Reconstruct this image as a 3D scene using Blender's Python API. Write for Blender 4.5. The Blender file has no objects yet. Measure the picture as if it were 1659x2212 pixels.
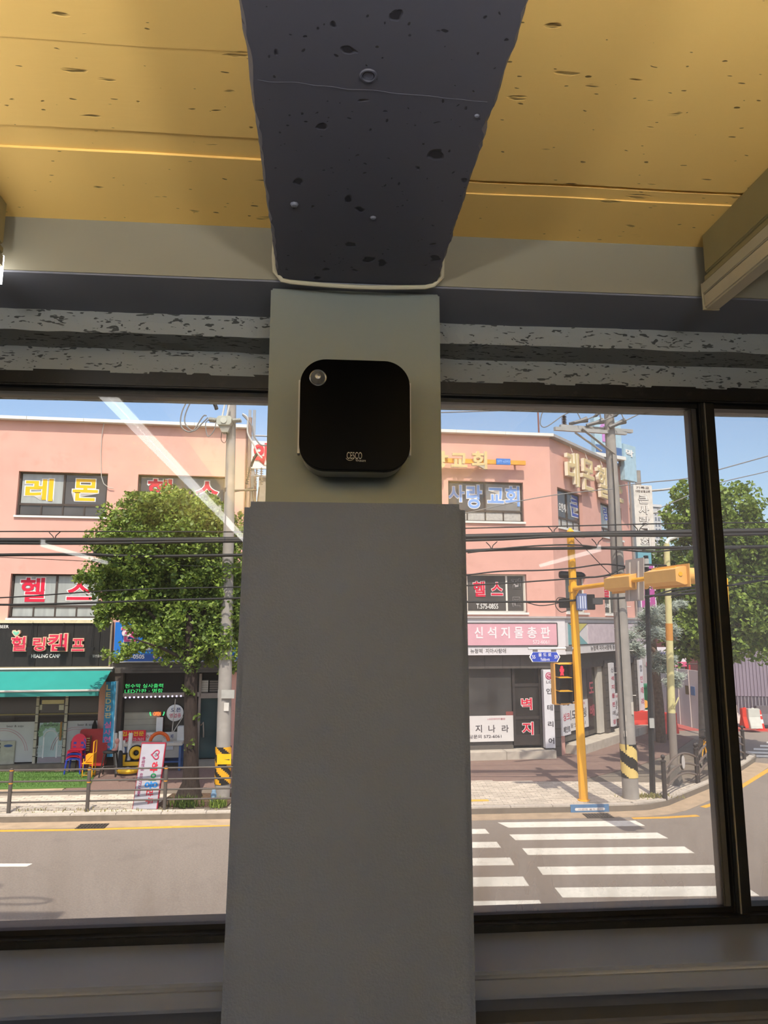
import bpy, bmesh, math, random
from mathutils import Vector, Matrix, noise

# ------------------------------------------------------------------ camera, sky, sun, exposure
SC = bpy.context.scene
COL = SC.collection
rnd = random.Random(11)
F_PX, CX, CY = 1535.0, 829.5, 1106.0          # focal length and centre in pixels of the 1659x2212 frame
PITCH = math.radians(9.0)
EYE = 4.2                                      # eye height above the pavement across the street
CAMP = Vector((0, 0, EYE))
cam_d = bpy.data.cameras.new('camera')
cam = bpy.data.objects.new('camera', cam_d); COL.objects.link(cam)
cam_d.sensor_fit = 'VERTICAL'; cam_d.sensor_height = 36.0; cam_d.lens = 36.0 * F_PX / 2212.0
cam_d.clip_start = 0.02; cam_d.clip_end = 600
cam.location = CAMP; cam.rotation_euler = (math.pi / 2 + PITCH, 0, 0)
SC.camera = cam

SUN_EL, SUN_AZ = math.radians(59), math.radians(-3)   # elevation; heading of the shadows from +Y towards +X
world = bpy.data.worlds.new('world'); SC.world = world; world.use_nodes = True
wn = world.node_tree; wn.nodes.clear()
sky = wn.nodes.new('ShaderNodeTexSky'); sky.sky_type = 'NISHITA'; sky.sun_disc = False
sky.sun_elevation = SUN_EL; sky.sun_rotation = math.pi + SUN_AZ; sky.air_density = 1.0; sky.dust_density = 2.4; sky.ozone_density = 1.5
bg = wn.nodes.new('ShaderNodeBackground'); bg.inputs['Strength'].default_value = 0.19
wo = wn.nodes.new('ShaderNodeOutputWorld')
wn.links.new(sky.outputs[0], bg.inputs[0]); wn.links.new(bg.outputs[0], wo.inputs[0])

sun_d = bpy.data.lights.new('sun', 'SUN'); sun_d.energy = 4.1; sun_d.angle = math.radians(0.55); sun_d.color = (1.0, 0.93, 0.82)
sun = bpy.data.objects.new('sun', sun_d); COL.objects.link(sun)
sd = Vector((math.sin(SUN_AZ) * math.cos(SUN_EL), math.cos(SUN_AZ) * math.cos(SUN_EL), -math.sin(SUN_EL)))
sun.rotation_euler = sd.to_track_quat('-Z', 'Y').to_euler(); sun.location = (0, -10, 30)

cy = SC.cycles; cy.max_bounces = 4; cy.diffuse_bounces = 3; cy.glossy_bounces = 2; cy.transmission_bounces = 2; cy.transparent_max_bounces = 6; cy.caustics_reflective = False; cy.caustics_refractive = False
vs = SC.view_settings
SC.display_settings.display_device = 'sRGB'
vs.view_transform = 'Standard'; vs.look = 'None'; vs.exposure = 0.40; vs.gamma = 1.0; vs.use_curve_mapping = False
FILL_UPLIGHT = 42.0                                 # radiance of the unseen uplights added to brighten the ceiling
FILL_PANEL = 7.0                                    # radiance of the unseen panels added to light the column front
LAMP = 5.5                                     # radiance of the lit linear lamps of the room

# ------------------------------------------------------------------ geometry of the place
def ray(px, py):
    x = (px - CX) / F_PX; y = -(py - CY) / F_PX
    c, s = math.cos(PITCH), math.sin(PITCH)
    return Vector((x, c - s * y, s + c * y))

def ground(px, py, z=0.0):
    d = ray(px, py); return CAMP + d * ((z - EYE) / d.z)

def at(px, py, Y):
    d = ray(px, py); return CAMP + d * (Y / d.y)

class Plane:
    """A vertical plane: a along it, o out of it towards the street, z up."""
    def __init__(s, p, yaw):
        a = math.radians(yaw); s.p = Vector((p[0], p[1], 0))
        s.u = Vector((math.cos(a), math.sin(a), 0)); s.n = Vector((-math.sin(a), math.cos(a), 0))
    def __call__(s, a, o, z): return s.p + s.u * a - s.n * o + Vector((0, 0, z))
    def px(s, x, y, o=0.0):
        d = ray(x, y); p = s.p - s.n * o; t = (p - CAMP).dot(s.n) / d.dot(s.n); q = CAMP + d * t
        return (q - s.p).dot(s.u), q.z
    def rect(s, x0, y0, x1, y1, o=0.0):
        c = [s.px(x, y, o) for x, y in ((x0, y0), (x1, y0), (x0, y1), (x1, y1))]
        return (c[0][0] + c[2][0]) / 2, (c[1][0] + c[3][0]) / 2, (c[2][1] + c[3][1]) / 2, (c[0][1] + c[1][1]) / 2

FA = Plane(ground(100, 1662), 8.0)             # street fronts across the road
SIDE = Plane(FA(15.8, 0, 0), 51.0)             # side-street face of the corner building
YAW_IN = math.radians(4.65)
IU = Vector((math.cos(YAW_IN), math.sin(YAW_IN), 0)); IN = Vector((-math.sin(YAW_IN), math.cos(YAW_IN), 0))
def TI(u, n, z): return CAMP + IU * u + IN * n + Vector((0, 0, z))       # room: u right, n towards the window, z from the eye
def ipx(px, py, n):
    d = ray(px, py); t = n / d.dot(IN); q = d * t; return q.dot(IU), q.z
def ipz(px, py, z):
    d = ray(px, py); q = d * (z / d.z); return q.dot(IU), q.dot(IN)
def TW(x, y, z): return Vector((x, y, z))
def frame_at(loc, yaw):
    a = math.radians(yaw); u = Vector((math.cos(a), math.sin(a), 0)); n = Vector((math.sin(a), -math.cos(a), 0)); p = Vector(loc)
    return lambda x, y, z: p + u * x + n * y + Vector((0, 0, z))       # x right, y towards the viewer

# ------------------------------------------------------------------ materials
def lin(h):
    if not isinstance(h, str): return tuple(h)
    h = h.lstrip('#'); r = []
    for i in (0, 2, 4):
        c = int(h[i:i + 2], 16) / 255; r.append(c / 12.92 if c <= 0.04045 else ((c + 0.055) / 1.055) ** 2.4)
    return tuple(r)
MATS = {}
def mat(name, col, rough=0.65, var=0.10, scale=6.0, bump=0.0, bscale=40.0, metal=0.0, spec=0.35, emit=0.0, stretch=(1, 1, 1), isl=0.0, dirt=None):
    """Principled with procedural tone variation and relief; dirt = (hex, amount, scale) blotches."""
    if name in MATS: return MATS[name]
    m = bpy.data.materials.new(name); m.use_nodes = True; nt = m.node_tree; N = nt.nodes; L = nt.links; b = N['Principled BSDF']
    c = lin(col)
    tc = N.new('ShaderNodeTexCoord'); mp = N.new('ShaderNodeMapping'); mp.inputs['Scale'].default_value = stretch
    L.new(tc.outputs['Object'], mp.inputs['Vector'])
    nz = N.new('ShaderNodeTexNoise'); nz.inputs['Scale'].default_value = scale; nz.inputs['Detail'].default_value = 2
    L.new(mp.outputs[0], nz.inputs['Vector'])
    mx = N.new('ShaderNodeMix'); mx.data_type = 'RGBA'
    mx.inputs['A'].default_value = tuple(v * (1 - var) for v in c) + (1,); mx.inputs['B'].default_value = tuple(min(1, v * (1 + var)) for v in c) + (1,)
    rg = N.new('ShaderNodeMapRange'); rg.inputs['From Min'].default_value = 0.3; rg.inputs['From Max'].default_value = 0.7
    L.new(nz.outputs['Fac'], rg.inputs['Value']); L.new(rg.outputs[0], mx.inputs['Factor'])
    out = mx.outputs['Result']
    if isl:
        gi = N.new('ShaderNodeNewGeometry'); oi = N.new('ShaderNodeObjectInfo'); ad = N.new('ShaderNodeMath'); ad.operation = 'ADD'
        fr = N.new('ShaderNodeMath'); fr.operation = 'FRACT'
        L.new(gi.outputs['Random Per Island'], ad.inputs[0]); L.new(oi.outputs['Random'], ad.inputs[1]); L.new(ad.outputs[0], fr.inputs[0])
        mr = N.new('ShaderNodeMapRange'); mr.inputs['To Min'].default_value = 1 - isl; mr.inputs['To Max'].default_value = 1 + isl
        L.new(fr.outputs[0], mr.inputs['Value'])
        hs = N.new('ShaderNodeHueSaturation'); L.new(mr.outputs[0], hs.inputs['Value']); L.new(out, hs.inputs['Color']); out = hs.outputs[0]
    if dirt:
        n2 = N.new('ShaderNodeTexNoise'); n2.inputs['Scale'].default_value = dirt[2]; n2.inputs['Detail'].default_value = 4; n2.inputs['Roughness'].default_value = 0.7
        L.new(mp.outputs[0], n2.inputs['Vector'])
        r2 = N.new('ShaderNodeMapRange'); r2.inputs['From Min'].default_value = 0.55; r2.inputs['From Max'].default_value = 0.75; r2.inputs['To Max'].default_value = dirt[1]
        L.new(n2.outputs['Fac'], r2.inputs['Value'])
        m2 = N.new('ShaderNodeMix'); m2.data_type = 'RGBA'; m2.inputs['B'].default_value = lin(dirt[0]) + (1,)
        L.new(r2.outputs[0], m2.inputs['Factor']); L.new(out, m2.inputs['A']); out = m2.outputs['Result']
    L.new(out, b.inputs['Base Color'])
    b.inputs['Roughness'].default_value = rough; b.inputs['Metallic'].default_value = metal; b.inputs['Specular IOR Level'].default_value = spec
    if emit:
        b.inputs['Emission Color'].default_value = c + (1,); b.inputs['Emission Strength'].default_value = emit
        if emit < 3: m.cycles.emission_sampling = 'NONE'      # tiny glowing signs light nothing noticeable
    if bump:
        n3 = N.new('ShaderNodeTexNoise'); n3.inputs['Scale'].default_value = bscale; n3.inputs['Detail'].default_value = 2
        L.new(mp.outputs[0], n3.inputs['Vector'])
        bp = N.new('ShaderNodeBump'); bp.inputs['Strength'].default_value = min(1, bump); bp.inputs['Distance'].default_value = 0.01
        L.new(n3.outputs['Fac'], bp.inputs['Height']); L.new(bp.outputs[0], b.inputs['Normal'])
    MATS[name] = m
    return m

def glass_mat(name, gloss=0.06, film=0.03, film_col='#c8c6c0', grime=0.0, zmid=0.0):
    """Thin window pane: transparent with a Fresnel reflection and a film of dust, heavier grime along the lower edge."""
    if name in MATS: return MATS[name]
    m = bpy.data.materials.new(name); m.use_nodes = True; nt = m.node_tree; N = nt.nodes; L = nt.links; N.clear()
    out = N.new('ShaderNodeOutputMaterial'); tr = N.new('ShaderNodeBsdfTransparent'); tr.inputs[0].default_value = (0.97, 0.975, 0.97, 1)
    gl = N.new('ShaderNodeBsdfGlossy'); gl.inputs['Roughness'].default_value = 0.015
    fr = N.new('ShaderNodeFresnel'); fr.inputs['IOR'].default_value = 1.5
    mu = N.new('ShaderNodeMath'); mu.operation = 'MULTIPLY'; mu.inputs[1].default_value = gloss / 0.04; mu.use_clamp = True
    L.new(fr.outputs[0], mu.inputs[0])
    m1 = N.new('ShaderNodeMixShader'); L.new(mu.outputs[0], m1.inputs[0]); L.new(tr.outputs[0], m1.inputs[1]); L.new(gl.outputs[0], m1.inputs[2])
    tl = N.new('ShaderNodeBsdfTranslucent'); tl.inputs[0].default_value = lin(film_col) + (1,)
    m2 = N.new('ShaderNodeMixShader'); m2.inputs[0].default_value = film
    L.new(m1.outputs[0], m2.inputs[1]); L.new(tl.outputs[0], m2.inputs[2])
    if grime:
        tc = N.new('ShaderNodeTexCoord'); mp = N.new('ShaderNodeMapping'); mp.inputs['Scale'].default_value = (7, 7, 2.4); L.new(tc.outputs['Object'], mp.inputs[0])
        nz = N.new('ShaderNodeTexNoise'); nz.inputs['Scale'].default_value = 1.6; nz.inputs['Detail'].default_value = 3; L.new(mp.outputs[0], nz.inputs['Vector'])
        sx = N.new('ShaderNodeSeparateXYZ'); L.new(tc.outputs['Object'], sx.inputs[0])
        mr = N.new('ShaderNodeMapRange'); mr.inputs['From Min'].default_value = 0.0; mr.inputs['From Max'].default_value = zmid
        mr.inputs['To Min'].default_value = 1.0; mr.inputs['To Max'].default_value = 0.0; mr.interpolation_type = 'SMOOTHSTEP'; L.new(sx.outputs['Z'], mr.inputs['Value'])
        nm = N.new('ShaderNodeMapRange'); nm.inputs['From Min'].default_value = 0.3; nm.inputs['From Max'].default_value = 0.75; nm.inputs['To Min'].default_value = 0.4; L.new(nz.outputs['Fac'], nm.inputs['Value'])
        a = N.new('ShaderNodeMath'); a.operation = 'MULTIPLY'; L.new(mr.outputs[0], a.inputs[0]); L.new(nm.outputs[0], a.inputs[1])
        b2 = N.new('ShaderNodeMath'); b2.operation = 'MULTIPLY_ADD'; b2.inputs[1].default_value = grime; b2.inputs[2].default_value = film; b2.use_clamp = True
        L.new(a.outputs[0], b2.inputs[0]); L.new(b2.outputs[0], m2.inputs[0])
        cm = N.new('ShaderNodeMix'); cm.data_type = 'RGBA'; cm.inputs['A'].default_value = lin(film_col) + (1,); cm.inputs['B'].default_value = lin('#e0c8a6') + (1,)
        L.new(a.outputs[0], cm.inputs['Factor']); L.new(cm.outputs['Result'], tl.inputs[0])
    L.new(m2.outputs[0], out.inputs[0]); MATS[name] = m
    return m

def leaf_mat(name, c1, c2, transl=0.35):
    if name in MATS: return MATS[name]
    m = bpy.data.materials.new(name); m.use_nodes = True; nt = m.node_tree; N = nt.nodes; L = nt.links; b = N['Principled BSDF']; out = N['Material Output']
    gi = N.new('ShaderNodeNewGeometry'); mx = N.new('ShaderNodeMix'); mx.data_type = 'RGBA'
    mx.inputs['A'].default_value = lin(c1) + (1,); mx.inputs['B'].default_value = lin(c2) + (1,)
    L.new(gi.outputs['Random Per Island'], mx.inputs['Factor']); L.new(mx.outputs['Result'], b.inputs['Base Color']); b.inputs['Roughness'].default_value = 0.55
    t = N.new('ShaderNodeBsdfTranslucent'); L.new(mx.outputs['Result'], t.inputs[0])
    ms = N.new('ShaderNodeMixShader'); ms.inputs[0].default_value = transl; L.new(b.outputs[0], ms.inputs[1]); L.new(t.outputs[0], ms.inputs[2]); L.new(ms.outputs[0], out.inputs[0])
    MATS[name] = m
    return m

def plain(hexcol, rough=0.6, **k): return mat('paint_' + hexcol.lstrip('#') + ('_%02d' % int(rough * 100)), hexcol, rough, var=k.pop('var', 0.05), **k)

# ------------------------------------------------------------------ mesh builder and object helpers
ORI = {}
class MB:
    def __init__(s): s.v = []; s.f = []
    def add(s, v, f):
        k = len(s.v); s.v += [Vector(p) for p in v]; s.f += [tuple(i + k for i in q) for q in f]; return s
    def box(s, T, a0, a1, o0, o1, z0, z1):
        p = [T(a, o, z) for z in (z0, z1) for o in (o0, o1) for a in (a0, a1)]
        return s.add(p, [(0, 1, 3, 2), (4, 6, 7, 5), (0, 4, 5, 1), (2, 3, 7, 6), (0, 2, 6, 4), (1, 5, 7, 3)])
    def hexa(s, pts):   # eight world corners, bottom ring then top ring
        return s.add(pts, [(3, 2, 1, 0), (4, 5, 6, 7), (0, 1, 5, 4), (1, 2, 6, 5), (2, 3, 7, 6), (3, 0, 4, 7)])
    def prism(s, T, pts, o0, o1):
        n = len(pts); v = [T(a, o0, z) for a, z in pts] + [T(a, o1, z) for a, z in pts]
        f = [tuple(range(n)), tuple(range(2 * n - 1, n - 1, -1))] + [(i, i + n, (i + 1) % n + n, (i + 1) % n) for i in range(n)]
        return s.add(v, f)
    def slab(s, pts, z0, z1):  # horizontal polygon [(x, y)]
        n = len(pts); v = [(x, y, z0) for x, y in pts] + [(x, y, z1) for x, y in pts]
        f = [tuple(range(n - 1, -1, -1)), tuple(range(n, 2 * n))] + [(i, (i + 1) % n, (i + 1) % n + n, i + n) for i in range(n)]
        return s.add(v, f)
    def tube(s, pts, r, n=8):
        pts = [Vector(p) for p in pts]; k = len(pts); rs = r if isinstance(r, (list, tuple)) else [r] * k
        v = []; up = None
        for i, p in enumerate(pts):
            d = (pts[min(i + 1, k - 1)] - pts[max(i - 1, 0)]).normalized()
            if up is None: up = Vector((0, 0, 1)) if abs(d.z) < 0.9 else Vector((1, 0, 0))
            x = d.cross(up); x = x.normalized() if x.length > 1e-6 else Vector((1, 0, 0)); y = x.cross(d).normalized(); up = y
            v += [p + (x * math.cos(2 * math.pi * j / n) + y * math.sin(2 * math.pi * j / n)) * rs[i] for j in range(n)]
        f = [(i * n + j, i * n + (j + 1) % n, (i + 1) * n + (j + 1) % n, (i + 1) * n + j) for i in range(k - 1) for j in range(n)]
        f += [tuple(range(n - 1, -1, -1)), tuple(range((k - 1) * n, k * n))]
        return s.add(v, f)
    def lathe(s, c, prof, n=16, axis=None):
        """prof: [(radius, height)] about an axis (default z) through c."""
        ax = Vector(axis).normalized() if axis else Vector((0, 0, 1)); t = Vector((1, 0, 0)) if abs(ax.x) < 0.9 else Vector((0, 1, 0))
        x = ax.cross(t).normalized(); y = ax.cross(x); c = Vector(c)
        v = [c + ax * h + (x * math.cos(2 * math.pi * j / n) + y * math.sin(2 * math.pi * j / n)) * r for r, h in prof for j in range(n)]
        k = len(prof)
        f = [(i * n + j, i * n + (j + 1) % n, (i + 1) * n + (j + 1) % n, (i + 1) * n + j) for i in range(k - 1) for j in range(n)]
        f += [tuple(range(n - 1, -1, -1)), tuple(range((k - 1) * n, k * n))]
        return s.add(v, f)
    def torus(s, c, R, r, ax=(0, 1, 0), n=20, m=6, a0=0.0, a1=2 * math.pi):
        ax = Vector(ax).normalized(); t = Vector((0, 0, 1)) if abs(ax.z) < 0.9 else Vector((1, 0, 0)); x = ax.cross(t).normalized(); y = x.cross(ax); c = Vector(c)
        full = abs(a1 - a0 - 2 * math.pi) < 1e-6; k = n if full else n + 1
        v = []
        for i in range(k):
            a = a0 + (a1 - a0) * i / n; d = x * math.cos(a) + y * math.sin(a)
            v += [c + d * (R + r * math.cos(2 * math.pi * j / m)) + ax * (r * math.sin(2 * math.pi * j / m)) for j in range(m)]
        f = [(i * m + j, i * m + (j + 1) % m, ((i + 1) % k) * m + (j + 1) % m, ((i + 1) % k) * m + j) for i in range(n) for j in range(m)]
        return s.add(v, f)
    def ball(s, c, r, n=10, sq=(1, 1, 1)):
        c = Vector(c); v = [c + Vector((0, 0, -r * sq[2]))]; k = n // 2
        for i in range(1, k):
            a = -math.pi / 2 + math.pi * i / k
            v += [c + Vector((r * sq[0] * math.cos(a) * math.cos(2 * math.pi * j / n), r * sq[1] * math.cos(a) * math.sin(2 * math.pi * j / n), r * sq[2] * math.sin(a))) for j in range(n)]
        v.append(c + Vector((0, 0, r * sq[2]))); f = [(0, 1 + (j + 1) % n, 1 + j) for j in range(n)]
        for i in range(k - 2):
            f += [(1 + i * n + j, 1 + i * n + (j + 1) % n, 1 + (i + 1) * n + (j + 1) % n, 1 + (i + 1) * n + j) for j in range(n)]
        e = len(v) - 1; f += [(e, 1 + (k - 2) * n + j, 1 + (k - 2) * n + (j + 1) % n) for j in range(n)]
        return s.add(v, f)
    def build(s, name, m, parent=None, smooth=False, raw=False, bevel=0.0, seg=2, origin=None, label=None):
        if origin is not None: o0 = Vector(origin)
        elif parent is not None: o0 = ORI[parent.name]
        else:
            xs = [p.x for p in s.v]; ys = [p.y for p in s.v]; zs = [p.z for p in s.v]
            o0 = Vector(((min(xs) + max(xs)) / 2, (min(ys) + max(ys)) / 2, min(zs)))
        me = bpy.data.meshes.new(name); me.from_pydata([tuple(p - o0) for p in s.v], [], s.f)
        bm = bmesh.new()
        if not raw: bm.from_mesh(me); bmesh.ops.recalc_face_normals(bm, faces=bm.faces)
        if bevel: bmesh.ops.bevel(bm, geom=[e for e in bm.edges if len(e.link_faces) == 2 and e.calc_face_angle(0) > 0.6], offset=bevel, segments=seg, affect='EDGES', clamp_overlap=True)
        if not raw: bm.to_mesh(me)
        bm.free(); me.update()
        me.materials.append(m)
        if smooth:
            me.polygons.foreach_set('use_smooth', [True] * len(me.polygons))
            try: me.set_sharp_from_angle(angle=math.radians(40))
            except Exception: pass
        ob = bpy.data.objects.new(name, me); COL.objects.link(ob)
        if parent is not None:
            ob.parent = parent; ob.location = o0 - ORI[parent.name]
        else: ob.location = o0
        ORI[ob.name] = o0
        if label: ob['label'] = label
        return ob

def tag(o, label=None, cat=None, group=None, kind=None):
    if label: o['label'] = label
    if cat: o['category'] = cat
    if group: o['group'] = group
    if kind: o['kind'] = kind
    return o
def thing(name, label, cat, loc, group=None, kind=None):
    o = bpy.data.objects.new(name, None); o.empty_display_size = 0.1; COL.objects.link(o); o.location = Vector(loc); ORI[o.name] = Vector(loc)
    return tag(o, label, cat, group, kind)
def copy_tree(o, parent=None):
    c = o.copy(); COL.objects.link(c); c.parent = parent
    for ch in list(o.children): copy_tree(ch, c)
    return c
def bx(name, T, a0, a1, o0, o1, z0, z1, m, parent=None, bevel=0.0, **k): return MB().box(T, a0, a1, o0, o1, z0, z1).build(name, m, parent, bevel=bevel, **k)

def rrect(a0, a1, z0, z1, r, n=6):
    p = []
    for cx, cz, s in ((a1 - r, z1 - r, 0), (a0 + r, z1 - r, 1), (a0 + r, z0 + r, 2), (a1 - r, z0 + r, 3)):
        p += [(cx + r * math.cos(math.pi / 2 * (s + i / n)), cz + r * math.sin(math.pi / 2 * (s + i / n))) for i in range(n + 1)]
    return p
def circ(ca, cz, r, n=24, rz=None): return [(ca + r * math.cos(2 * math.pi * i / n), cz + (rz or r) * math.sin(2 * math.pi * i / n)) for i in range(n)]

PENDING = []
def letters(T, body, a0, a1, z0, z1, o, depth, m, parent, off=0.012, name='lettering', keep=False, core=None):
    """Lettering fitted into a rectangle of the frame T, standing o .. o+depth off the plane. core: offset of the twin layer the box fits.
    The meshes are filled in together at the end (flush_letters)."""
    me = bpy.data.meshes.new(name); me.materials.append(m); ob = bpy.data.objects.new(name, me); COL.objects.link(ob)
    ob.parent = parent; o0 = ORI[parent.name]; ORI[ob.name] = o0
    PENDING.append((me, T, body, (a0, a1, z0, z1), o, depth, off, core, o0))
    return ob
def flush_letters():
    keys = {(p[2], p[6]) for p in PENDING} | {(p[2], p[7]) for p in PENDING if p[7] is not None}; src = {}
    TAB = {}
    for row in GLYPHS.strip('\n').split('\n'):
        head, *outl = row[2:].split('|'); loops = []
        for q in outl:
            n = [int(x) for x in q.split()]; x = y = 0; L_ = []
            for i in range(0, len(n), 2): x += n[i]; y += n[i + 1]; L_.append((x / 250, y / 250))
            loops.append(L_)
        TAB[row[0]] = (int(head) / 250, loops)
    for (body, off) in keys:
        c = bpy.data.curves.new('lettering_source', 'CURVE'); c.dimensions = '2D'; c.fill_mode = 'BOTH'; c.extrude = 0.5; c.offset = off; pen = 0.0
        for ch in body:
            adv, loops = TAB.get(ch, (0.28, []))
            for lp in loops:
                sp = c.splines.new('POLY'); sp.points.add(len(lp) - 1); sp.use_cyclic_u = True
                for pt, (x, y) in zip(sp.points, lp): pt.co = (x + pen, y, 0, 1)
            pen += adv
        o = bpy.data.objects.new('lettering_source', c); COL.objects.link(o); src[(body, off)] = o
    dg = bpy.context.evaluated_depsgraph_get(); G_ = {}
    for k, o in src.items():
        me = bpy.data.meshes.new_from_object(o.evaluated_get(dg)); G_[k] = ([tuple(p.co) for p in me.vertices], [tuple(p.vertices) for p in me.polygons]); bpy.data.meshes.remove(me)
    for o in src.values():
        c = o.data; bpy.data.objects.remove(o); bpy.data.curves.remove(c)
    for (me, T, body, (a0, a1, z0, z1), o, depth, off, core, o0) in PENDING:
        v, f = G_[(body, off)]; v0 = G_[(body, core)][0] if core is not None else v
        xs = [p[0] for p in v0]; ys = [p[1] for p in v0]; x0, x1, y0, y1 = min(xs), max(xs), min(ys), max(ys)
        sx = (a1 - a0) / (x1 - x0); sy = (z1 - z0) / (y1 - y0); ca, cz = (a0 + a1) / 2, (z0 + z1) / 2; xm, ym = (x0 + x1) / 2, (y0 + y1) / 2
        me.from_pydata([tuple(T(ca + (p[0] - xm) * sx, o + depth * (p[2] + 0.5), cz + (p[1] - ym) * sy) - o0) for p in v], [], f)
        bm = bmesh.new(); bm.from_mesh(me); bmesh.ops.recalc_face_normals(bm, faces=bm.faces); bm.to_mesh(me); bm.free(); me.update()
    PENDING.clear()

def holed_wall(T, a0, a1, z0, z1, holes, o0, o1):
    """Solid wall slab with rectangular openings (a0,a1,z0,z1)."""
    A = sorted({a0, a1} | {min(max(h[i], a0), a1) for h in holes for i in (0, 1)}); Z = sorted({z0, z1} | {min(max(h[i], z0), z1) for h in holes for i in (2, 3)})
    mb = MB()
    for i in range(len(A) - 1):
        j = 0
        while j < len(Z) - 1:
            def inside(j): 
                ca, cz = (A[i] + A[i + 1]) / 2, (Z[j] + Z[j + 1]) / 2
                return any(h[0] < ca < h[1] and h[2] < cz < h[3] for h in holes)
            if inside(j): j += 1; continue
            k = j
            while k + 1 < len(Z) - 1 and not inside(k + 1): k += 1
            mb.box(T, A[i], A[i + 1], o0, o1, Z[j], Z[k + 1]); j = k + 1
    return mb

# ================================================================== THE ROOM
def rough_profile(prof, u0, u1, step, amp, seed=0):
    """Extrude a closed (n, z) profile along the room's u axis with uneven, hand-cast surfaces."""
    mb = MB(); k = len(prof); cnt = max(2, int((u1 - u0) / step)); v = []
    for i in range(cnt + 1):
        u = u0 + (u1 - u0) * i / cnt
        for (n, z) in prof:
            q = Vector((u * 9 + seed, n * 30, z * 30)); d = noise.noise(q) * amp + noise.noise(q * 3.1) * amp * 0.5
            v.append(TI(u, n + d, z + noise.noise(q + Vector((7, 3, 1))) * amp))
    f = [(i * k + j, i * k + (j + 1) % k, (i + 1) * k + (j + 1) % k, (i + 1) * k + j) for i in range(cnt) for j in range(k)]
    f += [tuple(range(k)), tuple(range((cnt + 1) * k - 1, cnt * k - 1, -1))]
    return mb.add(v, f)

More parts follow.
